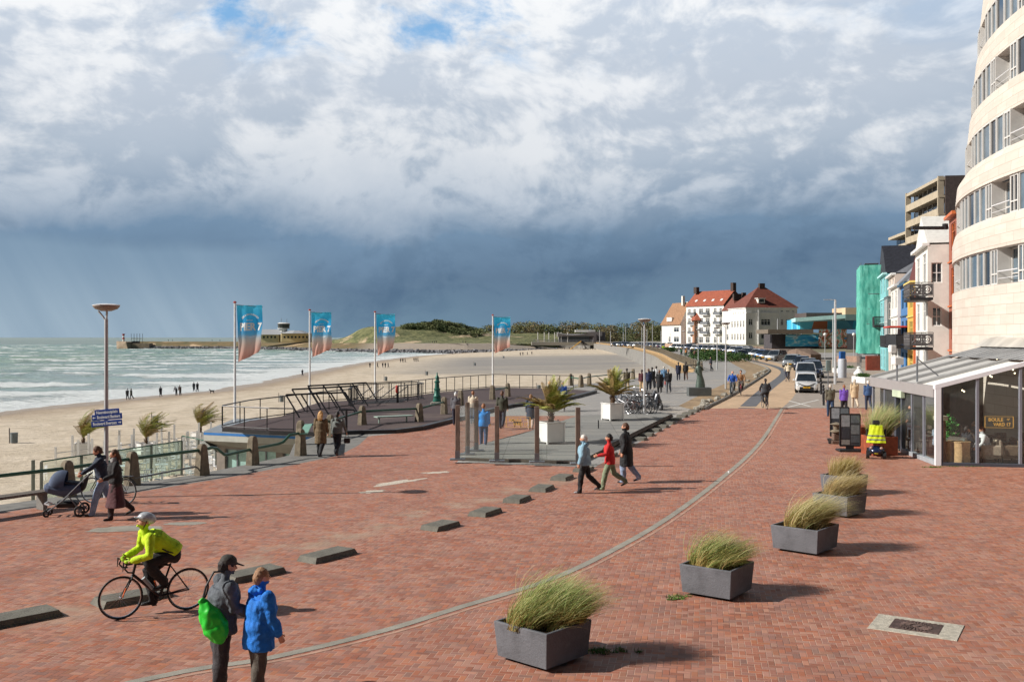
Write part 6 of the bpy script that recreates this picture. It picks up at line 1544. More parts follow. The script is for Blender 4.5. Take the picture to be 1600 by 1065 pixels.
    o_ = len(body.v); body.add(HB.v, HB.f); prim.append(('skin', [hc, hc + V((0, .01, -.04 * s))], .1 * s))
    if lod <= 1:
        for pth, rr in (([(0, .088, .015), (0, .115, -.018)], [.010, .016]), ([(0, .07, -.07), (0, .085, -.085)], [.024, .02])):
            limb(body, [Rg @ (V(p) * s) + hc for p in pth], [q * s for q in rr], None, V((1, 0, 0)), 6)
        for sx_ in (-1, 1): limb(body, [Rg @ (V((sx_ * .078, -.005, -.02)) * s) + hc, Rg @ (V((sx_ * .082, -.012, .02)) * s) + hc], [.012 * s, .016 * s], None, V((0, 1, 0)), 6)
    # arms
    A1, A2 = .285 * s, .25 * s; arm = arm or ((-step * .8, 22), (step * .8, 22)); ends = []
    AB = []
    for i, (sh, sx_) in enumerate(((sl, -1), (sr, 1))):
        if hands and hands[i] is not None: el_, wr = ik(sh, V(hands[i]), A1, A2, V((sx_ * .6, -.3, -.7)))
        else:
            a0 = radians(arm[i][0]); eb = radians(arm[i][1]); out = .08 if len(arm[i]) < 3 else arm[i][2]
            d1 = V((sx_ * out, sin(a0), -cos(a0))).normalized(); el_ = sh + d1 * A1; d2 = V((sx_ * (out * .3) if len(arm[i]) < 4 else sx_ * arm[i][3], sin(a0 + eb), -cos(a0 + eb))).normalized(); wr = el_ + d2 * A2
        AB.append((sh, el_, wr)); hd_ = (wr - el_).normalized()
        L('arm', [sh, sh.lerp(el_, .5), el_, el_.lerp(wr, .6), wr], [.052 * s, .045 * s, .038 * s, .033 * s, .024 * s])
        pm = wr + hd_ * .05 * s; L('skin', [wr, pm], [.024 * s, .036 * s], [.02 * s, .018 * s], V((0, 1, 0)))
        ends.append((wr, hd_, sx_))
    vs, fs = remesh(body, vox, 2 if lod < 2 else 1)
    if lod == 0:
        for i, v in enumerate(vs):
            if .12 < v.z < hipz - .02: vs[i] = v + V((noise.noise(v * 9), noise.noise(v * 9 + V((7, 0, 0))), 0)) * .016 * (1.3 - abs(noise.noise((0, 0, v.z * 11))))
    # clean hands: palm, four unequal bent fingers and a thumb set on the side
    HM = MB()
    if lod <= 1:
        for wr, hd_, sx_ in ends:
            side = hd_.cross(V((1, 0, 0))); side = side.normalized() if side.length > .2 else V((0, 1, 0)); inw = hd_.cross(side).normalized()
            if inw.x * sx_ > 0: inw = -inw
            if side.y < 0: side = -side
            limb(HM, [wr + hd_ * .01, wr + hd_ * .085 * s], [.030 * s, .040 * s], [.016 * s, .014 * s], side, 8)
            curl = 1.0 if hands else .5
            for k, (o, l) in enumerate(((.030, .075), (.011, .085), (-.009, .078), (-.028, .06))):
                p0 = wr + hd_ * .085 * s + side * o * s; p1 = p0 + (hd_ * (1 - .25 * curl) + inw * .45 * curl).normalized() * l * .5 * s; p2 = p1 + (hd_ * (.75 - .9 * curl) + inw * (.5 + .6 * curl)).normalized() * l * .5 * s
                limb(HM, [p0, p1, p2], [.0095 * s, .0085 * s, .007 * s], None, side, 6)
            p0 = wr + hd_ * .03 * s + side * .032 * s; p1 = p0 + (side * .8 + hd_ * .6 + inw * .3).normalized() * .035 * s; limb(HM, [p0, p1, p1 + (hd_ + inw * .7).normalized() * .03 * s], [.012 * s, .010 * s, .008 * s], None, hd_, 6)
    me = bpy.data.meshes.new(name); n0 = len(vs)
    me.from_pydata([tuple(v) for v in vs] + [tuple(v) for v in HM.v], [], fs + [tuple(i + n0 for i in f) for f in HM.f])
    mats = [sk, pcol("legs_%d_%d_%d" % legs, legs), pcol("shoe_%d_%d_%d" % shoe, shoe, .5), pcol("top_%d_%d_%d" % top[1], top[1]), glove or sk]
    for m_ in mats: me.materials.append(m_)
    Z = {'skin': 0, 'leg': 1, 'shoe': 2, 'top': 3, 'arm': 3, 'hand': 4}
    va = np.array([tuple(v) for v in vs]); fa_ = [f for f in fs]; C4 = np.array([(va[list(f)]).mean(axis=0) for f in fa_])
    best = np.full(len(C4), 9.0); mz = np.ones(len(C4), int)
    for zn, pts, r in prim:
        for a, b2 in zip(pts, pts[1:]):
            a_ = np.array(a); ab = np.array(b2 - a); t = np.clip((C4 - a_) @ ab / max(1e-9, ab @ ab), 0, 1); d = np.linalg.norm(C4 - a_ - t[:, None] * ab, axis=1) - r
            u_ = d < best; best[u_] = d[u_]; mz[u_] = Z[zn]
    mi = [int(x) for x in mz] + [4] * (len(me.polygons) - len(fs))
    me.polygons.foreach_set('material_index', mi); me.polygons.foreach_set('use_smooth', [True] * len(me.polygons)); me.update()
    o = bpy.data.objects.new(name, me); COL.objects.link(o); tag(o, label, "person", group)
    o.rotation_euler = (0, 0, rz)
    # sit the figure on the ground by its lowest shoe
    lowest = min(v.z for v in vs); z = loc[2] - lowest + .004 if root is None else loc[2] + root
    o.location = (loc[0], loc[1], z + sole)
    # ---- garments
    def garment(nm, mb, m_, vx=None, folds=.006, sm=2):
        v2, f2 = remesh(mb, vx or vox, sm); 
        if lod == 0 and folds:
            mm = bpy.data.meshes.new("t"); mm.from_pydata([tuple(v) for v in v2], [], f2); mm.update(); nrm = [v.normal.copy() for v in mm.vertices]; bpy.data.meshes.remove(mm)
            for i, v in enumerate(v2):
                q = noise.noise((v.x * 7, v.y * 7, v.z * 9 + 3)) + .9 * (.4 - abs(noise.noise((v.x * 10 + 5, v.y * 10, v.z * 14 + v.x * 6)))) * 1.6 + .3 * noise.noise((v.x * 34, v.y * 34, v.z * 30)); v2[i] = v + nrm[i] * q * folds * (2.2 if flutter else 1.3)
        mm = bpy.data.meshes.new(nm); mm.from_pydata([tuple(v) for v in v2], [], f2); mm.materials.append(m_); mm.polygons.foreach_set('use_smooth', [True] * len(mm.polygons))
        g_ = bpy.data.objects.new(nm, mm); COL.objects.link(g_); g_.parent = o; return g_
    th = .016 * s + puffy * .02; g_ = MB(); tm = pcol("top_%d_%d_%d" % top[1], top[1], .55 if lod == 0 else .75)
    hem = hip - V((0, 0, coat * s)) + V((0, -.0, 0)); bb = b_ * (1 + .06)
    fl_ = 1 + max(0, coat - .1) * .35
    limb(g_, [hem, hip + up * .04, waist, chest - up * .02, chest + up * .1 * s, neck - up * .085 * s, neck - up * .07 * s], [(.165 * bb * fl_) * s + th, .165 * bb * s + th, .150 * bb * s + th, .168 * bb * s + th, (.166 * s * (.5 + .5 * b_) + th), .128 * s + th, .066 * s + th * .3],
         [(.125 * bb * fl_) * s + th, .125 * bb * s + th, .112 * bb * s + th, .128 * bb * s + th, .115 * s + th, .088 * s + th, .060 * s + th * .3], V((1, 0, 0)), 14, True)
    for sh, el_, wr in AB: limb(g_, [sh + V((0, 0, -.005)), sh.lerp(el_, .5), el_, el_.lerp(wr, .6), wr - (wr - el_).normalized() * .012], [.062 * s + th * .8, .053 * s + th * .8, .047 * s + th * .8, .044 * s + th * .8, .040 * s + th * .7], None, V((1, 0, 0)), 10)
    if top[0] != 'shirt': limb(g_, [neck - up * .09 * s, neck - up * .045 * s], [.086 * s, .062 * s])
    if hood: limb(g_, [neck + V((-.07, -.05, .0)) * s, neck + V((0, -.105, -.02)) * s, neck + V((.07, -.05, 0)) * s], [.045 * s, .06 * s, .045 * s])
    garment(top[0] if top[0] != 'shirt' else 'shirt', g_, tm, folds=.006)
    if skirt:
        g_ = MB(); z1, flare, col = skirt; R = []
        for i in range(9):
            t = i / 8; z = hipz + .03 + (z1 - hipz - .03) * t; a = (.15 + flare * t) * s * b_; R.append([(a * cos(q) * (1 + .05 * t * sin(q * 7)) + wind * t * t * .12, a * .78 * sin(q) * (1 + .05 * t * sin(q * 7 + 1)) - wind * t * t * .05, z) for q in [2 * pi * k / 28 for k in range(28)]])
        R += [[(p[0] * .9, p[1] * .9, p[2] + .02) for p in R[-1]]]
        g_.rings(R); garment('skirt', g_, pcol("skirt_%d_%d_%d" % col, col), folds=.004)
    if hair != 'bald' and not helmet:
        g_ = MB(); hcx = lambda *p: Rg @ (V(p) * s) + hc
        HB = MB(); HB.ball((0, 0, 0), (.086 * s, .100 * s, .105 * s), 12, 9); g_.add([Rg @ (V(v) + V((0, -.014, .030)) * s) + hc for v in HB.v], HB.f)
        if hairlen < 1: limb(g_, [hcx(0, -.06, 0), hcx(0, -.07, -.055)], [.075 * s, .055 * s])
        else:
            for sx_ in (-1, 0, 1):
                e = hcx(sx_ * .05, -.085 - abs(wind) * .02, -.05) ; e2 = e + V((wind * .14, -.03, -.10 * hairlen + abs(wind) * .06)) * s
                limb(g_, [hcx(sx_ * .045, -.05, .04), e, e2, e2 + V((wind * .10, -.01, -.05 * hairlen)) * s], [.05 * s, .052 * s, .04 * s, .018 * s])
        hm = mat("hair_" + hair, HAIRC[hair], .6, var=.3, vs=30, stretch=(4, 4, 1), bump=.4, bs=60)
        gh = garment('hair', g_, hm, vx=vox, folds=.0, sm=1)
        if lod <= 1:
            for v in gh.data.vertices: v.co += v.co.normalized() * 0 + V((noise.noise(v.co * 40), noise.noise(v.co * 40 + V((9, 0, 0))), noise.noise(v.co * 40 + V((0, 9, 0))))) * .010
    if cap or hat:
        c_ = cap or hat; g_ = MB(); HB = MB(); HB.ball((0, 0, 0), (.093 * s, .108 * s, .085 * s), 14, 9)
        g_.add([Rg @ (V(v) + V((0, -.01, .055)) * s) + hc for v in HB.v], HB.f)
        if cap: limb(g_, [Rg @ (V((0, .06, .045)) * s) + hc, Rg @ (V((0, .165, .028)) * s) + hc], [.07 * s, .055 * s], [.012 * s, .01 * s])
        else: limb(g_, [Rg @ (V((0, -.01, .13)) * s) + hc, Rg @ (V((0, -.01, .17)) * s) + hc], [.03 * s, .03 * s])
        garment('cap' if cap else 'hat', g_, pcol("hat_%d_%d_%d" % c_, c_), folds=0)
    if helmet:
        g_ = MB(); HB = MB(); HB.ball((0, 0, 0), (.100 * s, .135 * s, .088 * s), 18, 10); g_.add([Rg @ (V(v) + V((0, -.015, .062)) * s) + hc for v in HB.v], HB.f)
        limb(g_, [Rg @ (V((0, .08, .03)) * s) + hc, Rg @ (V((0, .14, .03)) * s) + hc], [.06 * s, .05 * s], [.018 * s, .012 * s]); hh_ = garment('helmet', g_, helmet, folds=0, sm=1)
        q = MB(); q.tube([Rg @ (V((x_, .0, z_)) * s) + hc for x_, z_ in ((-.088, .03), (-.07, -.06), (0, -.125), (.07, -.06), (.088, .03))], .008, 5); q.build("strap", M_BLACK, hh_)
    if scarf:
        g_ = MB(); limb(g_, [neck + V((0, 0, -.02)), neck + hd * .05 * s], [.09 * s, .084 * s]); garment('scarf', g_, pcol("scarf_%d_%d_%d" % scarf, scarf), folds=.004)
    if lod == 0:
        q = MB()
        for sx_ in (-1, 1): q.ball(Rg @ (V((sx_ * .03, .084, .008)) * s) + hc, .009 * s, 8, 6)
        q.build("eyes", mat("eye_dark", lin(40, 34, 32), .3, var=0), o)
        q = MB(); limb(q, [Rg @ (V((-.02, .092, -.058)) * s) + hc, Rg @ (V((.02, .092, -.058)) * s) + hc], [.006, .006], None, V((0, 0, 1)), 6); q.build("mouth", mat("lips", lin(168, 100, 90), .5, var=0), o)
    o['_h'] = 0; del o['_h']
    return o, dict(hc=hc, neck=neck, hands=ends, hip=hip, up=up, Rg=Rg, sl=sl, sr=sr, chest=chest)

# ------------------------------------------------------------------ bicycles
M_TYRE = M_BLACK; M_RIM = M_CHROME
def bicycle(label, loc, rz, col=(40, 44, 52), kind='city', tilt=0, group=None, crank=0):
    r = thing("bicycle", label, "bicycle", loc, rz, group); r.rotation_euler = (0, tilt, rz)
    fm = mat("bike_%d_%d_%d" % col, lin(*col), .35, .3, var=.05); R = .345; ra, fa = V((0, -.52, R)), V((0, .54, R)); bb = V((0, -.06, .29))
    st = V((0, -.24, .80)); hd0, hd1 = V((0, .35, .70)), V((0, .31, .88 if kind == 'city' else .86))
    for c in (ra, fa):
        q = MB(); q.torus(c, R - .012, .017 if kind == 'city' else .013, 'x', 36, 7); wt = q.build("tyre", M_TYRE, r, smooth=True)
        q = MB(); q.torus(c, R - .034, .010, 'x', 32, 5)
        q.build("rim", M_RIM, wt)
        q = MB()
        for k in range(20):
            a = 2 * pi * k / 20; q.tube([c + V(((-1) ** k * .025, cos(a + .3) * .02, sin(a + .3) * .02)), c + V((0, cos(a) * (R - .035), sin(a) * (R - .035)))], .0016, 3, caps=False)
        q.tube([c - V((.05, 0, 0)), c + V((.05, 0, 0))], .018, 7); q.build("spokes", M_CHROME, wt)
    q = MB(); q.tube([bb, st], .017); q.tube([hd0, hd1], .022)
    if kind == 'city': q.tube([bb, hd0], .02); q.tube([st.lerp(bb, .35), hd0.lerp(hd1, .6)], .016)
    else: q.tube([bb, hd0 + V((0, .01, .0))], .024); q.tube([st.lerp(bb, .05), hd1], .017)
    for sx_ in (-1, 1): q.tube([bb + V((sx_ * .02, 0, 0)), ra + V((sx_ * .05, 0, 0))], .011); q.tube([st + V((sx_ * .012, 0, -.04)), ra + V((sx_ * .05, 0, 0))], .009)
    q.build("frame", fm, r)
    q = MB(); q.tube([hd0 + V((0, 0, -.02)), hd0 + V((0, .02, -.05))], .02)
    for sx_ in (-1, 1): q.tube([hd0 + V((sx_ * .03, .01, -.03)), hd0.lerp(fa, .5) + V((sx_ * .045, -.01, 0)), fa + V((sx_ * .05, 0, 0))], [.014, .012, .009])
    q.build("fork", fm if kind == 'city' else M_BLACK, r)
    q = MB()
    if kind == 'city':
        q.tube([hd1, hd1 + V((0, -.02, .14))], .013); q.tube([V((-.28, .10, 1.04)), V((-.25, .22, 1.05)), V((-.1, .29, 1.03)), V((.1, .29, 1.03)), V((.25, .22, 1.05)), V((.28, .10, 1.04))], .012)
    else:
        q.tube([hd1, hd1 + V((0, .05, .04)), hd1 + V((0, .10, .045))], .015)
        for sx_ in (-1, 1): q.tube([V((0, .41, .905)), V((sx_ * .2, .41, .905)), V((sx_ * .21, .49, .90)), V((sx_ * .215, .52, .84)), V((sx_ * .215, .47, .78)), V((sx_ * .22, .39, .77))], .014)
    q.build("handlebar", M_BLACK if kind != 'city' else M_CHROME, r)
    if kind != 'city':
        for sx_ in (-1, 1): q = MB(); q.tube([V((sx_ * .212, .48, .90)), V((sx_ * .212, .535, .945)), V((sx_ * .212, .55, .80))], [.018, .016, .006], 7); q.build("brake_hood", M_BLACK, r)
        q = MB(); q.tube([bb.lerp(hd0, .22) + V((0, .02, .05)), bb.lerp(hd0, .62) + V((0, -.0, .07))], .037, 10); q.build("bottle", mat("bottle_grey", lin(170, 180, 184), .4), r)
    q = MB(); z = .93 if kind == 'city' else .95; q.tube([st, V((0, -.265, z - .02))], .013); sp_ = q.build("seat_post", M_CHROME, r)
    q = MB(); q.rings([[(x_ * w_, y_, z + h_ + (.0 if abs(x_) < .9 else -.02)) for x_ in (-1, -.6, 0, .6, 1)] + [(x_ * w_ * .8, y_, z - .03 + h_) for x_ in (.8, 0, -.8)] for y_, w_, h_ in ((-.40, .05, .0), (-.36, .085, .015), (-.29, .07, .01), (-.2, .035, .01), (-.12, .02, .012))]); q.build("saddle", M_BLACK, r, smooth=True)
    q = MB(); ca, sa = cos(crank) * .17, sin(crank) * .17
    q.torus(bb + V((.045, 0, 0)), .085, .008, 'x', 20, 4); q.tube([bb + V((.05, 0, 0)), bb + V((.07, sa, -ca))], .012); q.tube([bb + V((-.05, 0, 0)), bb + V((-.07, -sa, ca))], .012)
    q.box(bb + V((.12, sa, -ca)), (.09, .07, .02)); q.box(bb + V((-.12, -sa, ca)), (.09, .07, .02)); q.build("crank", M_BLACK, r)
    if kind == 'city':
        for c, a0, a1 in ((ra, .2, 2.6), (fa, .5, 2.5)):
            q = MB(); q.tube([c + V((0, cos(a) * (R + .035), sin(a) * (R + .035))) for a in [a0 + (a1 - a0) * k / 10 for k in range(11)]], .022, 5, flat=.25); q.build("mudguard", fm, r)
        q = MB(); q.box((0, -.56, .76), (.14, .36, .015)); q.tube([(.06, -.7, .76), (.05, -.53, .36)], .006, 4); q.tube([(-.06, -.7, .76), (-.05, -.53, .36)], .006, 4); q.build("rack", M_DARKM, r)
        q = MB(); q.box((.055, -.28, .32), (.02, .5, .09), 0, .01); q.build("chain_case", M_BLACK, r)
        q = MB(); q.ball((0, .40, .86), .04, 8, 6); q.build("headlight", M_CHROME, r)
    return r
def rider(label, blabel, px, py, hd, col, kind='city', H=1.75, lod=1, group=None, loc=None, crank=.6, **kw):
    p = V(loc) if loc else ground_at(px, py); rz = head(*hd)
    bk = bicycle(blabel, (p.x, p.y, p.z), rz, col, kind, 0, group, crank); s = H / 1.75; hz = 1.0 if kind == 'city' else 1.0
    bb = V((0, -.06, .29)); ca, sa = cos(crank) * .17, sin(crank) * .17; root = hz - .93 * s
    off = V((0, -.27, 0)) # hips over the saddle
    fr_ = V((.115, sa, .29 - ca + .09)); fl_ = V((-.115, -sa, .29 + ca + .09))
    hb = ((-.27, .13, 1.07), (.27, .13, 1.07)) if kind == 'city' else ((-.215, .46, .955), (.215, .46, .955))
    cv = lambda q: V(q) - off - V((0, 0, root))
    d = person(label, (0, 0, 0), rz, H, feet=(cv(fl_) - V((0, .05, 0)), cv(fr_) - V((0, .05, 0))), hands=(cv(hb[0]) - V((0, .06, -.0)), cv(hb[1]) - V((0, .06, -.0))), lod=lod, root=0, **kw)
    o = d[0]; M = Matrix.Rotation(rz, 3, 'Z'); o.location = V(p) + M @ (off + V((0, 0, root))); return bk, o

# ------------------------------------------------------------------ cars
def car_proto(name, kind, col):
    """+y is the front"""
    r = bpy.data.objects.new(name, None); COL.objects.link(r)
    K = {'hatch': dict(L=3.6, W=1.62, H=1.46, hood=.20, ws=.36, rr=.93, tail=.97), 'van': dict(L=4.4, W=1.82, H=1.82, hood=.16, ws=.30, rr=.96, tail=.985), 'sedan': dict(L=4.55, W=1.8, H=1.44, hood=.27, ws=.42, rr=.80, tail=.90), 'estate': dict(L=4.6, W=1.8, H=1.5, hood=.26, ws=.40, rr=.92, tail=.97), 'suv': dict(L=4.45, W=1.84, H=1.66, hood=.25, ws=.37, rr=.92, tail=.97)}[kind]
    L, W, H = K['L'], K['W'], K['H']; belt = H * .60; pm = mat("paint_%d_%d_%d" % col, lin(*col), .25, .25, var=.02, coat=.6)
    Y = lambda t: L / 2 - t * L
    def sect(t, w_, zt, zb, k=.86): # half-rounded body section
        x = W / 2 * w_; return [(-x * .9, Y(t), zb), (-x, Y(t), zb + .12), (-x * 1.0, Y(t), zb + (zt - zb) * .55), (-x * .97, Y(t), zt - .06), (-x * k, Y(t), zt), (0, Y(t), zt + .02), (x * k, Y(t), zt), (x * .97, Y(t), zt - .06), (x, Y(t), zb + (zt - zb) * .55), (x, Y(t), zb + .12), (x * .9, Y(t), zb)]
    hz = belt * .86; q = MB()
    st = [(0, .78, hz * .78, .30), (.012, .88, hz * .90, .22), (.05, .96, hz * .97, .2), (K['hood'], 1, belt * .97, .18), (K['ws'], 1, belt, .18), (.6, 1, belt, .18), (.82, 1, belt * 1.01, .18), (.95, .97, belt * 1.0, .2), (.985, .93, belt * .95, .24), (1.0, .84, belt * .80, .32)]
    q.rings([sect(*s_) for s_ in st]); q.build("body", pm, r, smooth=35)
    # cabin: glass block and roof skin
    def cab(t, w_, z): return (t, w_, z)
    g_ = MB(); b0, t0, t1, b1 = K['hood'] + .02, K['ws'] + .03, K['rr'] - .04, K['tail']
    R = []
    for t, zt, wt in ((b0, belt + .005, .86), (t0, H - .05, .74), ((t0 + t1) / 2, H - .02, .75), (t1, H - .06, .73), (b1, belt + .01, .85)):
        xb, xt = W / 2 * .93, W / 2 * wt; R.append([(-xb if zt > belt + .1 else -xb * .96, Y(t), belt - .02), (-xt, Y(t), zt), (xt, Y(t), zt), (xb if zt > belt + .1 else xb * .96, Y(t), belt - .02)])
    g_.rings(R); g_.build("windows", M_GLASSD, r)
    g_ = MB(); R = []
    for t, zt, wt in ((t0 - .012, H - .045, .745), (t0 + .03, H - .0, .70), ((t0 + t1) / 2, H + .02, .72), (t1 - .03, H - .015, .69), (t1 + .01, H - .065, .735)):
        x = W / 2 * wt; R.append([(-x * 1.03, Y(t), zt - .05), (-x, Y(t), zt - .0), (0, Y(t), zt + .02), (x, Y(t), zt), (x * 1.03, Y(t), zt - .05), (0, Y(t), zt - .02)])
    g_.rings(R); g_.build("roof", pm, r, smooth=35)
    for sx_ in (-1, 1):
        for (ya, yb) in ((b0 + .005, t0), (t1, b1 - .003), (.56, .56)):
            xb, xt = W / 2 * .935, W / 2 * .755; q = MB(); q.tube([(sx_ * xb, Y(ya), belt), (sx_ * xt, Y(yb if ya != .56 else .57), H - .04)], .035, 5); q.build("pillar", pm, r)
    for sx_ in (-1, 1):
        for t in (.18, .80):
            q = MB(); q.tube([(sx_ * (W / 2 - .20), Y(t), .31), (sx_ * (W / 2 + .01), Y(t), .31)], .31, 18); w_ = q.build("wheel", M_BLACK, r, smooth=40)
            q = MB(); q.tube([(sx_ * (W / 2 - .03), Y(t), .31), (sx_ * (W / 2 + .018), Y(t), .31)], [.2, .17], 12); q.build("rim", M_CHROME, w_)
            q = MB(); q.tube([(sx_ * (W / 2 - .06), Y(t) + cos(a) * .345, .31 + sin(a) * .345) for a in [pi * k / 8 for k in range(9)]], .03, 5); q.build("wheel_arch", M_BLACK, r)
        q = MB(); q.ball((sx_ * W * .37, Y(.022), hz * .80), (.17, .09, .085), 10, 7); q.build("headlight", mat("headlight_glass", lin(210, 216, 220), .15, .3, var=.05), r, smooth=True)
        q = MB(); q.ball((sx_ * W * .42, Y(.985), belt * .85), (.09, .07, .14), 8, 6); q.build("tail_light", mat("tail_red", lin(150, 24, 24), .3), r)
        q = MB(); q.ball((sx_ * (W / 2 + .08), Y(K['ws'] + .0), belt + .06), (.1, .06, .07), 8, 6); q.build("mirror", pm if kind != 'van' else M_BLACK, r)
    q = MB(); q.box((0, Y(.004) + .012, .36), (W * .62, .06, .2), 0, .03); q.box((0, Y(.010) + .012, hz * .74), (W * .5, .05, .07), 0, .02); q.build("grille", M_BLACK, r)
    q = MB(); q.box((0, Y(0) + .055, .42), (.5, .012, .11)); q.build("number_plate", mat("yellow_plate", lin(222, 170, 40), .5), r)
    q = MB(); q.box((0, Y(1) - .012, .52), (.5, .012, .11)); q.build("rear_plate", MATS["yellow_plate"], r)
    q = MB(); q.box((0, 0, .2), (W * .9, L * .94, .1)); q.build("underbody", M_BLACK, r)
    return r

# ------------------------------------------------------------------ cars along the boulevard
CARS = {}
def car(kind, col, px, py, hd, label, group="cars parked along the boulevard"):
    k = (kind, col)
    if k not in CARS: r = car_proto("parked_car", kind, col); CARS[k] = r
    else: r = copy_tree(CARS[k])
    p = ground_at(px, py); r.location = p; r.rotation_euler = (0, 0, head(*hd)); r.scale = (1.14,) * 3 if p.y > 100 else (1, 1, 1); tag(r, label, "car", group); return r
WHITE, SILV, DBLUE, DGREY, BLK, LGREY, BLUE = (226, 228, 230), (168, 172, 178), (34, 48, 78), (62, 66, 74), (26, 28, 34), (140, 146, 152), (50, 84, 134)
c0_ = car("hatch", WHITE, 1259.5, 612, (-.27, -1), "small white hatchback with yellow number plate at the front of the parked line", "cars parked along the boulevard")
# v-shaped dark trim on its nose
q = MB()
for sx_ in (-1, 1): q.tube([(0, 1.84, .50), (sx_ * .35, 1.83, .62), (sx_ * .62, 1.74, .74)], .03, 5)
q.build("nose_trim", M_BLACK, c0_)
q = MB(); q.add([(-.55, 1.838, .22), (.55, 1.838, .22), (.2, 1.838, .52), (-.2, 1.838, .52)], [(0, 1, 2, 3)]); q.build("lower_grille", M_BLACK, c0_)
vs, fs_ = text_mesh("XR-482-J", .085, .002); q = MB(); q.add([V((-p.x, 1.868, .42 + p.y)) for p in vs], fs_); q.build("plate_lettering", M_BLACK, c0_)
car("van", SILV, 1259, 597, (-.27, -1), "tall silver people carrier right behind the white hatchback")
car("estate", DBLUE, 1269, 589, (-.25, -1), "dark blue car partly hidden behind the silver people carrier")
car("sedan", DGREY, 1263, 581.5, (-.28, -1), "dark grey car with white roof rails two places behind the people carrier")
car("hatch", DBLUE, 1253, 576.5, (-.36, -1), "small dark blue car just before the line of parked cars bends")
car("estate", LGREY, 1238, 573, (-.45, -1), "silver grey car at the bend of the parked line with its nose out")
row = [("suv", LGREY, 1213, 564), ("estate", DGREY, 1203, 561.5), ("hatch", BLUE, 1192, 559.5), ("sedan", SILV, 1183, 557.5), ("hatch", DGREY, 1175, 556), ("estate", WHITE, 1167.5, 554.5)]
nm = ["large grey off-roader facing us at the near end of the angled row", "dark grey estate next to the large off-roader in the angled row", "blue hatchback third from the near end of the angled row", "silver saloon fourth from the near end of the angled row", "dark grey hatchback between the silver saloon and the white estate", "white estate in the angled row near the villa wall"]
for (k, c, px, py), lb in zip(row, nm): car(k, c, px, py, (-.75, -.85), lb)
car("sedan", BLK, 1158.5, 559.5, (.15, -1), "black car with red plate driving towards us beside the hedge", None)
rnd = random.Random(4); cols = [BLUE, SILV, DGREY, WHITE, LGREY, SILV, DBLUE]; kinds = ["hatch", "sedan", "estate", "suv", "van"]
fx = [(1157, 552.5), (1148, 551.2), (1139, 550.4), (1130, 549.6), (1122, 549), (1113, 548.6), (1104, 548.2), (1095, 547.5), (1087, 547), (1079, 546.5), (1071, 546), (1063, 545.6), (1055, 545)]
for i, (px, py) in enumerate(fx): car(rnd.choice(kinds[:4]), cols[(i * 3) % 7], px, py, (-.7, -.9), "parked car in the distant front row below the four storey house", "distant parked cars, front row")
for i in range(9): car(rnd.choice(kinds[:4]), cols[(i * 4 + 1) % 7], 1166 - i * 9, 550.2 - i * .45, (-.7, -.9), "parked car in the middle row between the distant front and rear rows", "distant parked cars, middle row")
for i in range(22): car(rnd.choice(kinds[:4]), cols[(i * 5 + 2) % 7], 1142 - i * 8.6, 545.4 - i * .22, (-.6, -.9), "parked car in the furthest row before the white houses", "distant parked cars, rear row")

# hedges, planting, street things near the road
L_HEDGE = leaf_mat("hedge_leaves", lin(44, 70, 34), lin(70, 96, 48), 1.2)
def hedge(label, a, b_, hgt, wid, n, nm="hedge"):
    q = MB(); rnd = random.Random(n); a = V(a); b_ = V(b_)
    for i in range(n): leaves(q, a.lerp(b_, (i + .5) / n) + V((0, 0, hgt * .45)), ((b_ - a).length / n * .8, wid, hgt * .75), 900, .15, rnd, .35)
    return tag(q.build(nm, L_HEDGE), label, "hedge")
a, b_ = ground_at(1110, 559), ground_at(1138, 566); hedge("rounded dark green hedge on the traffic island", a, b_, 1.25, 1.3, 5)
a, b_ = ground_at(1096, 556.5), ground_at(1104, 558); hedge("small round hedge beyond the longer traffic island hedge", a, b_, 1.5, 1.3, 2)
a, b_ = ground_at(1040, 549), ground_at(1050, 549.5); hedge("low hedge among the distant cars by the sea railing", a, b_, 1.1, 1.3, 2)
sg = V((depth_x(1294, 68), 68, gz(68))); r = thing("parking_sign", "grey parking sign board on a thin post beside the silver people carrier", "sign", sg)
q = MB(); q.tube([(0, 0, 0), (0, 0, 1.9)], .035, 6); q.build("post", M_GREY, r); q = MB(); q.box((-.02, 0, 2.25), (.26, .08, .75), 0, .02); q.box((.16, .06, 2.25), (.1, .1, .75), 0, .02); q.build("board", mat("sign_grey_green", lin(112, 130, 132), .5), r)
cl = tag(MB().lathe((0, 0, 0), [(.42, 0), (.42, 1.8), (.38, 1.9), (0, 1.92)], 20).build("advertising_column", mat("column_grey", lin(176, 182, 192), .5, var=.05), None, smooth=30, loc=V((depth_x(1316, 100), 100, gz(100)))), "plain pale grey column standing on the pavement behind the tallest mast", "column")
for i in range(13):
    t = i / 12; px, py = 1284 - t * 4 + (3 if i < 3 else 0), 633 - t * 58 * (1.25 - .25 * t); p = ground_at(px, py); q = MB(); q.lathe((0, 0, 0), [(.07, 0), (.07, .75), (.09, .78), (.09, .84), (.03, .92)], 10)
    tag(q.build("bollard", M_DARKM, None, smooth=40, loc=p), "black bollard in the row between the parked cars and the pavement", "bollard", "black bollards beside the parked cars")
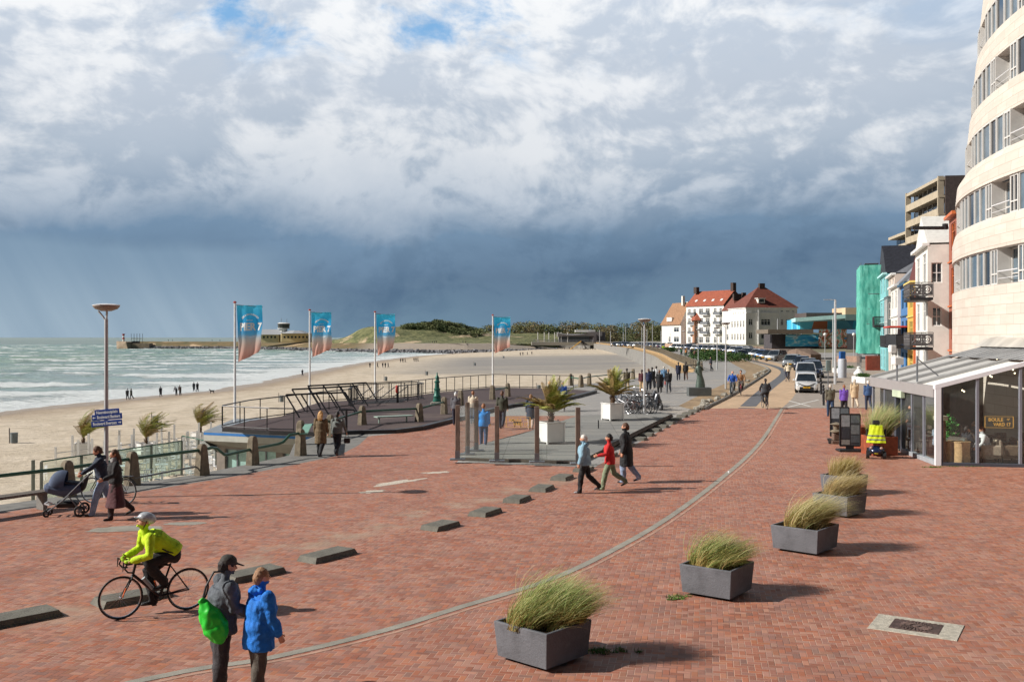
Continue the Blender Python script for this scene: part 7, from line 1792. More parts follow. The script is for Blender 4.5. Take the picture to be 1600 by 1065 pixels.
for i, (px0, px1, yy, dep_) in enumerate(((1311, 1341, 112, 2.4), (1351, 1368, 88, 3.4))):
    x0, x1 = depth_x(px0, yy), depth_x(px1, yy); r = thing("street_planter", ("long white planter box with clipped plants behind the pale column", "white planter box with dark shrubs nearest the glass pavilion")[i], "planter", ((x0 + x1) / 2, yy, gz(yy)))
    q = MB(); q.box((0, dep_ / 2, .28), (x1 - x0, dep_, .56), 0, .03); q.build("box", M_WHITE, r); q = MB(); rnd = random.Random(i)
    for k in range(5): leaves(q, ((x1 - x0) * (k - 2) / 5.5, dep_ / 2, .62), ((x1 - x0) / 8, dep_ * .4, .26), 220, .06, rnd, .3)
    q.build("plants", L_HEDGE, r)
q = tag(MB().lathe((0, 0, 0), [(.5, 0), (.55, .3), (.3, .6), (.16, .75), (.22, .9), (.1, 1.0), (0, 1.02)], 14).build("litter_bin", M_WHITE, None, smooth=40, loc=V((depth_x(1342, 105), 105, gz(105)))), "squat white domed bin on the pavement near the netted scaffold", "bin")
q = MB(); q.box((0, 0, .9), (1.7, .4, 1.8)); tag(q.build("door_board", mat("orange_red_board", lin(140, 62, 44), .7, var=.2), None, loc=V((depth_x(1364, 122), 122, gz(122)))), "orange red shop board under the green netting", "board")
bc = V((depth_x(1316, 158), 158, gz(158))); tag(MB().box((0, 0, .9), (.9, .7, 1.8), 0, .08).build("letter_box", mat("blue_box", lin(30, 90, 160), .5), None, loc=bc), "blue box standing before the low brown brick wall", "box")

# parked bicycles
bg = "bicycles parked beside the palm tub"; rnd = random.Random(12)
pos = [(972, 646, 1), (979, 645, 1), (986, 647, 1), (992, 645.5, 1), (998, 646.5, 0), (1004, 645, 0), (1011, 645.5, 0), (984, 637, 1), (992, 636, 0), (1000, 635.5, 1), (1008, 636, 0), (1015, 640, 1), (968, 636, 0), (976, 631, 1), (1004, 630, 0), (988, 630, 1)]
bcol = [(150, 150, 156), (40, 44, 54), (90, 60, 56), (30, 30, 34), (60, 80, 100), (176, 178, 182), (34, 38, 46), (120, 124, 130)]
bp0 = {}
for i, (px, py, fl) in enumerate(pos):
    c = bcol[i % 8]; p = ground_at(px, py); rz = head(.75, -.8) + (pi if fl else 0) + rnd.uniform(-.25, .25)
    if c not in bp0: bp0[c] = bicycle("parked city bicycle in the crowded cluster beside the palm tub and lamp post", p, rz, c, 'city', rnd.uniform(-.12, .12), bg)
    else:
        b_ = copy_tree(bp0[c]); b_.location = p; b_.rotation_euler = (0, rnd.uniform(-.12, .12), rz)
def scooter(px, py, hd, label):
    p = ground_at(px, py); r = thing("motor_scooter", label, "scooter", p, head(*hd), "motor scooters by the parked bicycles")
    for y_ in (-.6, .62): q = MB(); q.torus((0, y_, .22), .17, .055, 'x', 20, 8); w_ = q.build("wheel", M_BLACK, r, smooth=True); q = MB(); q.tube([(-.05, y_, .22), (.05, y_, .22)], .1, 10); q.build("rim", M_CHROME, w_)
    q = MB(); limb(q, [(0, -.7, .55), (0, -.4, .58), (0, -.1, .45), (0, -.05, .25), (0, .3, .22)], [.12, .17, .15, .14, .14], None); v2, f2 = remesh(q, .04); q = MB(); q.add(v2, f2); q.build("rear_body", BLKP, r, smooth=True)
    q = MB(); q.rings([[(-.2, .38, .25), (.2, .38, .25), (.16, .5, .25), (-.16, .5, .25)], [(-.22, .35, .6), (.22, .35, .6), (.12, .5, .62), (-.12, .5, .62)], [(-.12, .28, .95), (.12, .28, .95), (.08, .4, .95), (-.08, .4, .95)]]); q.build("front_shield", BLKP, r)
    q = MB(); q.box((0, -.38, .77), (.28, .6, .1), 0, .04); q.build("seat", M_BLACK, r); q = MB(); q.tube([(-.32, .2, 1.0), (0, .32, 1.0), (.32, .2, 1.0)], .02, 6); q.build("handlebar", M_CHROME, r)
BLKP = mat("scooter_paint", lin(52, 56, 64), .3, .3, var=.05, coat=.5)
scooter(1022, 640, (.5, -.9), "dark motor scooter leaning at the sunny end of the bicycle cluster"); scooter(1017, 634, (.6, -.8), "dark motor scooter half hidden behind the other scooter")

# ------------------------------------------------------------------ glass cafe pavilion
gp = thing("glass_pavilion", "glass cafe pavilion with grey sloping roof and white corner post", "building")
PF = V((14.97, 35.0, 0)); PB = V((15.75, 43.4, 0)); FE = V((21.2, 33.9, 0)); EV = 2.8; SL = .285
M_ALU = mat("grey_aluminium", lin(136, 140, 152), .4, .3, var=.05); M_ALUW = mat("white_aluminium", lin(226, 228, 234), .4, var=.03); M_ALUD = mat("dark_aluminium", lin(84, 90, 102), .4, .3, var=.05)
rz_f = atan2(FE.y - PF.y, FE.x - PF.x); tf = (FE - PF).normalized(); ts = (PB - PF).normalized()
def rz_at(p): return EV + SL * (p.x - (PF.x + (PB.x - PF.x) * (p.y - PF.y) / (PB.y - PF.y)))
q = MB(); q.box(PF + V((0, 0, EV / 2)), (.20, .17, EV), rz_f, .01); q.build("corner_post", M_ALUW, gp)
q = MB(); q.box(PF + V((.13, .02, EV / 2)), (.10, .15, EV), rz_f, .01); q.build("corner_jamb", M_ALUD, gp)
mull = [1.3, 2.7, 4.1, 5.5]; prev = PF + tf * .18
for i, d in enumerate(mull):
    p = PF + tf * d; zt = rz_at(p) - .05; q = MB(); q.box(p + V((0, 0, zt / 2)), (.10, .12, zt), rz_f, .01); q.build("mullion", M_ALU, gp)
    q = MB(); q.quad((prev.x, prev.y + .01, .12), (p.x, p.y + .01, .12), (p.x, p.y + .01, zt), (prev.x, prev.y + .01, rz_at(prev) - .05)); q.build("pane", M_GLASS, gp); prev = p
q = MB(); a, b_ = PF + V((0, 0, .06)), FE + V((0, 0, .06)); q.box((a + b_) / 2, ((b_ - a).length, .14, .12), rz_f, .01); q.build("base_rail", M_ALUD, gp)
side = [(0, 0), (1.5, .07), (2.9, .07), (4.1, .16), (4.9, .16), (6.6, .07), (8.4, .1)]
for i, (d, w_) in enumerate(side[1:]):
    p = PF + ts * d; zt = EV - .02; q = MB(); q.box(p + V((0, 0, zt / 2)), (.16 if w_ > .1 else .10, w_, zt), 0, .01); q.build("mullion", M_ALUD if w_ > .1 else M_ALU, gp)
    if i != 3:
        a = PF + ts * side[i][0]; q = MB(); q.quad((a.x, a.y, .16), (p.x, p.y, .16), (p.x, p.y, 2.4), (a.x, a.y, 2.4)); q.build("pane", M_GLASS, gp)
for (a0, a1) in ((0.1, 4.0), (4.95, 8.4)):
    a, b_ = PF + ts * a0, PF + ts * a1; q = MB(); q.box((a + b_) / 2 + V((0, 0, .08)), (.22, (b_ - a).length, .16), atan2(ts.y, ts.x) - pi / 2, .01); q.build("sill", mat("pale_sill", lin(150, 156, 162), .5), gp)
a, b_ = PF + ts * .1, PF + ts * 8.4; q = MB(); q.box((a + b_) / 2 + V((-.03, 0, 2.58)), (.22, (b_ - a).length, .40), atan2(ts.y, ts.x) - pi / 2, .01); q.build("gutter_box", mat("taupe_gutter", lin(150, 146, 146), .5, var=.04), gp)
q = MB(); a = PF + ts * 3.9; b_ = PF + ts * 5.0; q.box((a + b_) / 2 + V((-.12, -.1, 2.28)), (.14, 1.2, .26), atan2(ts.y, ts.x) - pi / 2); q.build("emergency_exit_box", mat("pale_green_box", lin(186, 200, 176), .5), gp)
# roof: white awning bays between grey beams, then grey metal roof
def rp(s_, x, dz=0): base = PF + ts * s_; return V((base.x + x + (.0), base.y + tf.y / tf.x * x, EV + SL * x + dz))
M_AWN = mat("white_awning_cloth", lin(226, 224, 218), .8, var=.04, vs=.8); M_RB = mat("roof_beam_grey", lin(152, 152, 152), .5, var=.05); M_RM = mat("weathered_roof_metal", lin(148, 150, 152), .55, .2, var=.18, vs=.7, dirt=.25)
for s0, s1 in ((.12, 1.95), (2.15, 3.9), (4.1, 5.9), (6.1, 8.3)):
    q = MB(); q.add([rp(s0, 0, -.04), rp(s1, 0, -.04), rp(s1, 3.0, -.04), rp(s0, 3.0, -.04)], [(0, 1, 2, 3)]); q.build("awning", M_AWN if s0 < 1 else mat("grey_awning_cloth", lin(176, 176, 174), .7, var=.1, vs=.8), gp)
for s_ in (0, 2.05, 4.0, 6.0, 8.4):
    q = MB(); R = [[rp(s_, x, 0) + V((0, dy, dz)) for dy, dz in ((-.09, -.08), (.09, -.08), (.09, .07), (-.09, .07))] for x in (-.12, 3.1)]; q.rings(R); q.build("roof_beam", M_ALUW if s_ == 0 else M_RB, gp)
    q = MB(); R = [[rp(s_, x, 0) + V((0, dy, dz)) for dy, dz in ((-.07, -.07), (.07, -.07), (.07, .05), (-.07, .05))] for x in (3.1, 6.3)]; q.rings(R); q.build("roof_beam", M_RB, gp)
q = MB(); q.add([rp(-.05, 3.0, .04), rp(8.5, 3.0, .04), rp(8.5, 6.2, .04), rp(-.05, 6.2, .04)], [(0, 1, 2, 3)]); 
for k in range(14): a = rp(k * .65, 3.0, .05); b_ = rp(k * .65, 6.2, .05); q.tube([a, b_], .02, 4)
q.build("metal_roof", M_RM, gp)
rows = []
for i in range(16):
    s_ = -.1 + i * .6; rows.append([rp(s_, 4.2, .12 + .0), rp(s_, 4.6, .34 + .05 * sin(i * 1.1)), rp(s_, 5.4, .42 + .06 * sin(i * 1.1 + 1)), rp(s_, 6.3, .36)])
q = MB(); q.rings(rows, False, False); q.build("translucent_roof_bulge", mat("pale_roof_panels", lin(176, 172, 164), .4, var=.22, vs=.5, stretch=(.4, 1.6, 1)), gp, smooth=True)
q = MB(); p = PF + ts * 2.8 + V((.15, 0, 0)); q.tube([p + V((0, 0, EV)), p + V((0, 0, EV + 1.0))], .035, 6); q.tube([p + V((0, 0, EV + .9)), p + V((.8, 0, EV + .25))], .025, 5); q.tube([p + V((-.3, 1.2, EV)), p + V((-.3, 1.2, EV + .8))], .03, 6); q.build("antenna_mast", M_GREY, gp)
q = MB(); q.box(p + V((-.3, 1.15, EV + .78)), (.42, .26, .3), .3, .03); q.box(p + V((-.45, 1.3, EV + 1.25)), (.26, .2, .3), .3, .03); q.build("outdoor_unit", M_WHITE, gp)
q = MB(); q.prism([PF[:2], FE[:2], (21.3, 43.6), PB[:2]], .012, .05); q.build("floor", mat("cafe_floor", lin(120, 108, 98), .6, var=.1), gp)
q = MB(); q.quad((PB.x + .3, PB.y, 0), (21.3, 43.5, 0), (21.3, 43.5, 4.2), (PB.x + .3, PB.y, 2.6)); q.quad((20.6, 34.3, 0), (20.6, 43, 0), (20.6, 43, 4), (20.6, 34.3, 4)); q.build("inner_wall", mat("cafe_dark_wall", lin(84, 80, 74), .8, var=.5, vs=.8), gp)
boulevard_sign((PF.x + 2.05, PF.y - .55, 1.42), .92, rz_f, gp)
o = [c for c in gp.children if c.name.startswith("boulevard_lettering")][0]; o.location = PF + tf * 2.0 + V((0, -.03, 1.56))
# lamps inside
rnd = random.Random(2)
M_BULB = mat("warm_bulb", (1, .8, .5), .5, var=0, emit=(1, .82, .55, 2.5))
for i in range(12):
    x_, y_ = rnd.uniform(16, 20), rnd.uniform(35.4, 41); r = thing("pendant_lamp", "small warm pendant bulb hanging under the pavilion roof", "lamp", (x_, y_, 0), 0, "pendant bulbs in the pavilion"); zt = EV + SL * (x_ - 15) - .1
    q = MB(); q.ball((0, 0, zt - .45), .032, 8, 6); q.build("bulb", M_BULB, r); q = MB(); q.tube([(0, 0, zt), (0, 0, zt - .42)], .006, 4); q.build("cord", M_BLACK, r)
# furniture inside
M_RATT = mat("rattan", lin(184, 150, 110), .8, var=.2, vs=12, bump=.6, bs=40)
for i, (x_, y_, r_, lb) in enumerate(((15.62, 35.75, .25, "round rattan table drum behind the front glass, the one against the other drum"), (16.02, 35.5, .3, "round rattan table drum with glasses on it closest to the seated man"))):
    r = thing("drum_table", lb, "table", (x_, y_, .05)); q = MB(); q.lathe((0, 0, 0), [(r_, 0), (r_ * .96, .35), (r_, .72)], 20); q.build("drum", M_RATT, r, smooth=40); q = MB(); q.cyl((0, 0, .72), r_ * 1.06, .03, 20); q.build("top", M_RATT, r)
    for k in range(4): q = MB(); q.lathe((0, 0, 0), [(.03, 0), (.035, .1), (.03, .1)], 8); tag(q.build("glass", M_GLASS, None, loc=(x_ + rnd.uniform(-.15, .15), y_ + rnd.uniform(-.15, .15), .80)), "drinking glass standing on a rattan drum table", "glass", "glasses on the rattan drum tables")
def lounge(label, loc, rz, col=(150, 130, 110), w_=.8):
    r = thing("lounge_chair", label, "chair", loc, rz); m_ = pcol("uph_%d_%d_%d" % col, col); q = MB(); q.box((0, 0, .3), (w_, .7, .28), 0, .06); q.build("seat", m_, r)
    q = MB(); q.box((0, -.34, .55), (w_, .16, .6), 0, .06, Matrix.Rotation(radians(-12), 3, 'X')); q.build("backrest", m_, r)
    for sx_ in (-1, 1): q = MB(); q.box((sx_ * w_ / 2, -.02, .45), (.12, .68, .4), 0, .05); q.build("armrest", m_, r)
    for sx_ in (-1, 1):
        for sy_ in (-1, 1): q = MB(); q.tube([(sx_ * w_ * .4, sy_ * .28, 0), (sx_ * w_ * .38, sy_ * .26, .2)], .02, 5); q.build("leg", M_DARKM, r)
lounge("pale lounge chair of the man in the white shirt", (17.05, 35.6, .05), radians(75), (170, 156, 140)); lounge("brown sofa behind the man in the white shirt", (17.75, 35.7, .05), radians(80), (122, 104, 86), 1.1)
lounge("dark armchair of the woman beside the rattan drum", (16.45, 36.3, .05), radians(-60), (80, 72, 66))
def barchair(label, x_, y_, rz):
    r = thing("cafe_chair", label, "chair", (x_, y_, .05), rz, "dark chairs inside the pavilion"); q = MB(); q.box((0, 0, .46), (.42, .42, .05), 0, .015); q.build("seat", M_WOOD, r); q = MB(); q.box((0, -.2, .72), (.4, .03, .32), 0, .01); q.build("backrest", M_WOOD, r)
    for a in (-.18, .18):
        for b2 in (-.18, .18): q = MB(); q.tube([(a, b2, 0), (a * .9, b2 * .9, .44)], .015, 5); q.build("leg", M_DARKM, r)
    return r
ch = None
for (x_, y_) in ((15.6, 38.9), (16.9, 37.6), (15.7, 38.2), (16.5, 38.4), (17.6, 38.0), (18.4, 37.6), (16.2, 40.2), (17.2, 40.5), (18.3, 40), (19.2, 37.2)):
    if ch is None: ch = barchair("dark wooden cafe chair inside the glass pavilion", x_, y_, 0)
    else: c_ = copy_tree(ch); c_.location = (x_, y_, .05); c_.rotation_euler = (0, 0, rnd.random() * 6.28)
for i, (x_, y_) in enumerate(((16.0, 37.7), (18.0, 37.4), (17.0, 40.0))):
    r = thing("cafe_table", "dark square cafe table inside the glass pavilion", "table", (x_, y_, .05), .3 * i, "tables inside the pavilion"); q = MB(); q.box((0, 0, .74), (.7, .7, .04), 0, .01); q.build("table_top", M_WOOD, r); q = MB(); q.tube([(0, 0, .02), (0, 0, .72)], .035, 8); q.cyl((0, 0, 0), .24, .03, 14); q.build("pedestal", M_DARKM, r)
r = thing("timber_counter", "rough timber post counter with flower box just inside the corner post", "counter", (15.28, 35.5, .05)); q = MB(); q.box((0, 0, .75), (.28, .26, 1.5), .1, .02); q.build("trunk_post", mat("rough_timber", lin(104, 72, 54), .9, var=.3, vs=5, bump=.8), r); q = MB(); q.box((0, 0, 1.58), (.42, .3, .16), .1, .01); q.build("box", mat("pale_flower_box", lin(176, 170, 150), .7, var=.3, vs=8), r)
r = thing("potted_plant", "leafy green potted plant behind the seated pair", "plant", (16.2, 36.9, .05)); q = MB(); q.lathe((0, 0, 0), [(.16, 0), (.22, .4), (.2, .4)], 14); q.build("pot", M_DARKM, r); q = MB(); rnd2 = random.Random(5); leaves(q, (0, 0, 1.0), (.34, .34, .62), 420, .075, rnd2, .05); q.build("foliage", leaf_mat("pot_plant_leaves", lin(50, 110, 50), lin(96, 160, 80), 3), r)

# things in front of the pavilion
def menu_board(label, px, py, rz, h=1.25, w_=.78):
    p = ground_at(px, py); r = thing("menu_board", label, "menu board", p, rz, "black framed menu boards"); q = MB()
    for x_ in (-w_ / 2, w_ / 2): q.box((x_, 0, .22 + h / 2), (.05, .05, h), 0, .01)
    for z_ in (.22, .22 + h): q.box((0, 0, z_), (w_, .05, .05), 0, .01)
    q.build("frame", M_BLACK, r)
    q = MB(); q.box((0, .005, .22 + h / 2), (w_ - .04, .025, h - .04)); q.build("panel", mat("chalk_panel", lin(70, 74, 80), .5, var=.1), r)
    cs = [lin(150, 156, 162), lin(104, 112, 118), lin(60, 64, 72), lin(122, 128, 132), lin(88, 94, 100), lin(140, 140, 136)]
    for i, (u, v, a, b_) in enumerate(((-.18, .78, .34, .4), (.2, .84, .32, .28), (-.18, .38, .34, .34), (.2, .5, .32, .3), (.2, .2, .32, .24), (-.18, .1, .34, .16))):
        q = MB(); q.box((u * w_ / .78, -.012, .22 + v * h + .02), (a * w_ / .78, .008, b_ * h * .95)); q.build("menu_sheet", mat("menu_sheet_%d" % i, cs[i], .6, var=.2, vs=14), r)
    q = MB(); q.box((0, .02, .05), (w_ * 1.25, .62, .09), 0, .03); q.build("foot", M_BLACK, r)
    q = MB(); q.box((0, .02, .16), (.3, .08, .18)); q.build("neck", M_DARKM, r); return r
menu_board("black framed menu board standing nearest the grass planters", 1328, 705, radians(-4)); menu_board("black framed menu board half hidden behind the nearer board", 1312, 689, radians(-8))
# small trolley barbecue by the boards
p = ground_at(1307, 693); r = thing("stone_lantern", "small wheeled grill stand beside the rear menu board", "stand", p)
q = MB(); q.box((0, 0, .08), (.5, .4, .14), 0, .02); q.box((0, 0, .3), (.34, .3, .3), 0, .03); q.build("base", mat("grill_base", lin(112, 92, 80), .8, var=.2), r); q = MB(); q.lathe((0, 0, .45), [(.1, 0), (.26, .06), (.26, .1), (.12, .16), (.16, .34), (.28, .38), (.05, .46)], 14); q.build("bowl", M_STONE, r, smooth=40)
for sx_ in (-.3,): q = MB(); q.torus((sx_, 0, .12), .1, .03, 'x', 16, 6); q.build("wheel", M_BLACK, r)
r.name = "grill_stand"
p = V((14.15, 38.35, 0)); r = thing("corten_planter", "rust brown steel planter box beside the pavilion entrance", "planter", (p.x, p.y, 0), radians(6))
q = MB(); q.box((0, 0, .36), (1.0, 1.0, .72), 0, .01); q.build("box", M_CORTEN, r); q = MB(); q.box((0, 0, .715), (.94, .94, .03)); q.build("soil", MATS["potting_soil"], r)
p2 = ground_at(1355, 680); r = thing("corten_planter", "second rust brown planter further along the pavilion side", "planter", (14.45, 40.6, 0), radians(6)); q = MB(); q.box((0, 0, .45), (.9, .9, .9), 0, .01); q.build("box", M_CORTEN, r)

# mobility scooter with a bright safety vest over its back
mp = ground_at(1374, 716.5); ms_ = thing("mobility_scooter", "blue mobility scooter parked by the pavilion with its back to us", "mobility scooter", (mp.x, mp.y + .35, 0), -.33)
q = MB(); limb(q, [(0, -.42, .32), (0, -.1, .36), (0, .25, .25)], [.27, .28, .22], [.13, .12, .07]); q.box((0, .5, .2), (.46, .7, .08), 0, .03); limb(q, [(0, .82, .3), (0, .88, .62), (0, .8, .95)], [.2, .12, .08], [.1, .08, .05]); v2, f2 = remesh(q, .03); q = MB(); q.add(v2, f2)
q.build("body", mat("scooter_blue", lin(26, 40, 76), .3, .2, var=.05, coat=.5), ms_, smooth=True)
for x_, y_ in ((-.29, -.4), (.29, -.4), (-.26, .72), (.26, .72)): q = MB(); q.tube([(x_ - .06, y_, .15), (x_ + .06, y_, .15)], .15, 14); q.build("wheel", M_BLACK, ms_, smooth=40)
q = MB(); q.box((0, -.53, .28), (.44, .06, .16), 0, .02); q.build("bumper", M_DARKM, ms_)
for sx_ in (-1, 1): q = MB(); q.ball((sx_ * .18, -.55, .42), (.055, .03, .045), 8, 6); q.build("tail_light", mat("pale_lamp_lens", lin(180, 150, 140), .3), ms_)
q = MB(); q.box((0, -.575, .26), (.12, .015, .1)); q.build("plate", mat("yellow_tag", lin(222, 204, 40), .5), ms_)
q = MB(); q.box((0, -.02, .62), (.5, .48, .12), 0, .04); q.build("seat", M_BLACK, ms_); q = MB(); q.box((0, -.26, .92), (.46, .12, .58), 0, .05, Matrix.Rotation(radians(-8), 3, 'X')); q.build("backrest", M_BLACK, ms_)
q = MB(); q.box((0, -.30, 1.34), (.26, .09, .18), 0, .04); q.tube([(0, -.28, 1.2), (0, -.3, 1.28)], .02, 6); q.build("headrest", M_BLACK, ms_)
for sx_ in (-1, 1): q = MB(); q.box((sx_ * .32, -.1, .86), (.07, .4, .07), 0, .03); q.box((sx_ * .32, -.24, .97), (.07, .09, .28), 0, .03); q.build("armrest", M_BLACK, ms_)
q = MB(); q.tube([(-.28, .62, .95), (0, .76, .97), (.28, .62, .95)], .02, 6); q.build("tiller_bar", M_BLACK, ms_)
ve = thing("safety_vest", "bright yellow safety vest draped over the scooter backrest", "vest", (mp.x, mp.y + .35, 0), -.33); rows = []
for j in range(14):
    t = j / 13; w_ = .225 + .10 * t + (.02 if t > .5 else 0) ; z = 1.22 - .62 * t; rows.append([V((w_ * (i / 6 - 1), -.365 - .06 * t - .05 * (1 - abs(i / 6 - 1) ** 3) + .018 * noise.noise((i * .7, j * .8, 1)) - .01 * sin(i * 1.7 + j * .5), z)) for i in range(13)])
q = MB(); q.rings(rows, False, False); q.rings([[p + V((0, .30, .02 - k * .25)) for p in rows[0]] for k in range(2)] , False, False); q.rings([rows[0], [p + V((0, .30, .02)) for p in rows[0]]], False, False)
q.build("vest_cloth", mat("safety_yellow", lin(206, 226, 30), .6, var=.08, emit=None), ve, smooth=True)
for jj in (7, 10): q = MB(); q.rings([[p + V((0, -.008, 0)) for p in rows[jj]], [p + V((0, -.008, -.0)) for p in rows[jj + 1]]], False, False); q.build("reflective_strip", mat("reflective_grey", lin(120, 126, 112), .4, var=.1), ve)

# ------------------------------------------------------------------ grass planters and drain
def blades(q, cx_, cy_, cz, n, L, spread, wind, rnd, wid=.004, up=(.5, 1.4), rxy=(.34, .34)):
    for _ in range(n):
        a = rnd.random() * 6.283; rr = sqrt(rnd.random()); x0, y0 = cx_ + cos(a) * rr * rxy[0], cy_ + sin(a) * rr * rxy[1]
        tl = rnd.uniform(*up) * L; th = rnd.gauss(0, spread) ; th2 = rnd.gauss(0, spread); w_ = wid * rnd.uniform(.6, 1.4)
        d = V((th + .35 * (x0 - cx_), th2 + .35 * (y0 - cy_), 1)).normalized(); p = V((x0, y0, cz)); pts = [p.copy()]; n_ = 6
        bend = wind * rnd.uniform(.5, 1.5); sag = rnd.uniform(.1, .7)
        for k in range(n_):
            t = (k + 1) / n_; dd = (d + V((bend * t * 1.7, rnd.uniform(-.05, .05) + wind * .12, -sag * t * t * (1.1 + wind * .5)))).normalized(); p = p + dd * tl / n_; pts.append(p.copy())
        sd = V((sin(a * 3), cos(a * 3), 0)) * w_; vs = []
        for k, pt in enumerate(pts[:-1]): kk = 1 - .75 * k / n_; vs += [pt - sd * kk, pt + sd * kk]
        vs.append(pts[-1]); q.add(vs, [(2 * k, 2 * k + 1, 2 * k + 3, 2 * k + 2) for k in range(n_ - 1)] + [(2 * n_ - 2, 2 * n_ - 1, 2 * n_)])
def blade_mat(name, root, mid, tip, h):
    m, n, b = newmat(name); tcn = n.add('ShaderNodeTexCoord'); x, y, z = n.sep(tcn.outputs['Object']); g_ = n.add('ShaderNodeNewGeometry')
    t = n.m('ADD', n.m('MULTIPLY', z, 1 / h), n.m('MULTIPLY', n.m('SUBTRACT', g_.outputs['Random Per Island'], .5), .9))
    n.put(b.inputs['Base Color'], n.ramp(t, [(0, root), (.35, mid), (.8, tip), (1, tip)])); b.inputs['Roughness'].default_value = .6; b.inputs['Specular IOR Level'].default_value = .3
    tl = n.add('ShaderNodeBsdfTranslucent'); n.l.new(b.inputs['Base Color'].links[0].from_socket, tl.inputs[0]); ms = n.add('ShaderNodeMixShader'); ms.inputs[0].default_value = .25
    out = [x for x in n.n if x.type == 'OUTPUT_MATERIAL'][0]; n.l.new(b.outputs[0], ms.inputs[1]); n.l.new(tl.outputs[0], ms.inputs[2]); n.l.new(ms.outputs[0], out.inputs[0]); return m
G_GREEN = blade_mat("feather_grass_green", lin(176, 148, 94), lin(112, 142, 66), lin(160, 180, 112), .75); G_STRAW = blade_mat("feather_grass_straw", lin(150, 118, 76), lin(176, 158, 96), lin(214, 200, 158), .75); G_MIX = blade_mat("feather_grass_mixed", lin(176, 146, 90), lin(142, 150, 76), lin(204, 200, 146), .75); G_OLIVE = blade_mat("feather_grass_olive", lin(150, 128, 80), lin(150, 140, 56), lin(176, 160, 92), .75)
M_PLNT = mat("planter_concrete", lin(98, 100, 106), .75, var=.25, vs=3, bump=.5, bs=30, dirt=.5)
def planter(loc, rz, label, glabel, s_=.98, h=.54, seed=0, n=2600, gm=(G_GREEN, G_STRAW), wind=.9, L=.62, clumps=((-.2, -.1, 1), (.15, .05, 1.05), (0, .2, .8))):
    r = thing("grass_planter", label, "planter", loc, rz, "grey concrete grass planters"); a, b_ = s_ / 2, s_ / 2 - .04; q = MB()
    lip = a - .05; R = [[(x * b_, y * b_, .055) for x, y in ((-1, -1), (1, -1), (1, 1), (-1, 1))], [(x * a, y * a, h - .0) for x, y in ((-1, -1), (1, -1), (1, 1), (-1, 1))], [(x * lip, y * lip, h + .002) for x, y in ((-1, -1), (1, -1), (1, 1), (-1, 1))], [(x * lip, y * lip, h - .12) for x, y in ((-1, -1), (1, -1), (1, 1), (-1, 1))]]
    q.rings(R, True, False); q.add(R[0], [(0, 1, 2, 3)]); pb = q.build("planter_box", M_PLNT, r)
    bv = pb.modifiers.new("b", 'BEVEL'); bv.width = .012; bv.segments = 2; bv.limit_method = 'ANGLE'
    q = MB(); q.box((0, 0, .03), (s_ - .3, s_ - .3, .055)); q.build("feet", M_BLACK, r)
    q = MB(); q.box((0, 0, h - .08), (lip * 2 - .005, lip * 2 - .005, .03)); q.build("soil", MATS["potting_soil"], r)
    rnd = random.Random(seed)
    gr = thing("ornamental_grass", glabel, "grass plant", (loc[0], loc[1], loc[2] + h - .07), 0, "wind-blown grasses in the planters")
    for mi_, mm in enumerate(gm):
        q = MB()
        for (cx_, cy_, k_) in clumps: blades(q, cx_, cy_, 0, int(n / len(clumps) / len(gm)), L * k_, .28, wind, rnd, .0038, (.55, 1.25), (.26, .26))
        if mi_ == 1: blades(q, .1, -.1, 0, int(n * .06), L * .8, .5, wind * 1.5, rnd, .004, (.6, 1.2), (.3, .3))
        q.build(("green_blades", "straw_blades")[mi_], mm, gr)
    return r
pl_rz = radians(-27)
def pc(px, py): return on_level(px, py, 0)
def pcen(lx, ly, fx, fy, rx, ry): a, b_, c = on_level(lx, ly, 0), on_level(fx, fy, 0), on_level(rx, ry, 0); return (a + c) / 2, atan2((b_ - a).y, (b_ - a).x)
c, rz = pcen(775, 1030, 858, 1055, 921, 1027); planter((c.x, c.y, .004), rz, "grey concrete grass planter nearest the viewer", "tall green and straw grass blowing in the nearest planter", seed=1, gm=(G_GREEN, G_MIX), n=4600, wind=.95, L=.68, clumps=((-.26, -.12, .8), (-.08, .2, 1.2), (.27, -.02, 1.1)))
c, rz = pcen(1062, 929, 1138, 942, 1178, 924); planter((c.x, c.y, .004), rz, "grey concrete grass planter second from the viewer, weeds at its foot", "green grass in two wind-blown tufts in the second planter", seed=2, n=3400, wind=1.3, L=.7, clumps=((-.24, .12, 1.15), (.14, 0, .95), (-.1, -.2, .6)), gm=(G_GREEN, G_MIX))
c, rz = pcen(1211, 860, 1283, 871, 1304, 857); planter((c.x, c.y, .004), rz, "grey concrete grass planter third from the viewer, trailing straw over its edge", "pale straw and green grass in the third planter", seed=3, s_=1.06, n=3600, wind=1.4, L=.95, gm=(G_MIX, G_STRAW))
c, rz = pcen(1288, 794, 1338, 801, 1346, 790); c = ground_at(1312, 803); planter((c.x, c.y, .004), rz, "grey concrete grass planter fourth from the viewer, mostly hidden behind grass", "pale yellowish grass in the fourth planter", seed=4, n=2600, wind=1.2, L=.8, gm=(G_STRAW, G_STRAW))
c = ground_at(1319, 770); planter((c.x, c.y, .004), rz, "grey concrete grass planter farthest from the viewer", "olive and brown upright grass in the farthest planter", seed=5, n=2200, wind=.35, L=.6, gm=(G_OLIVE, G_STRAW))
q = thing("pavilion_grass", "tall loose green grass growing in the rust brown planter", "grass plant", (14.15, 38.35, .72)); rnd = random.Random(8)
for nm_, mm in (("green_blades", G_GREEN), ("straw_blades", G_STRAW)): g_ = MB(); blades(g_, 0, 0, 0, 900, 1.15, .25, .35, rnd, .006, (.6, 1.3), (.4, .4)); g_.build(nm_, mm, q)
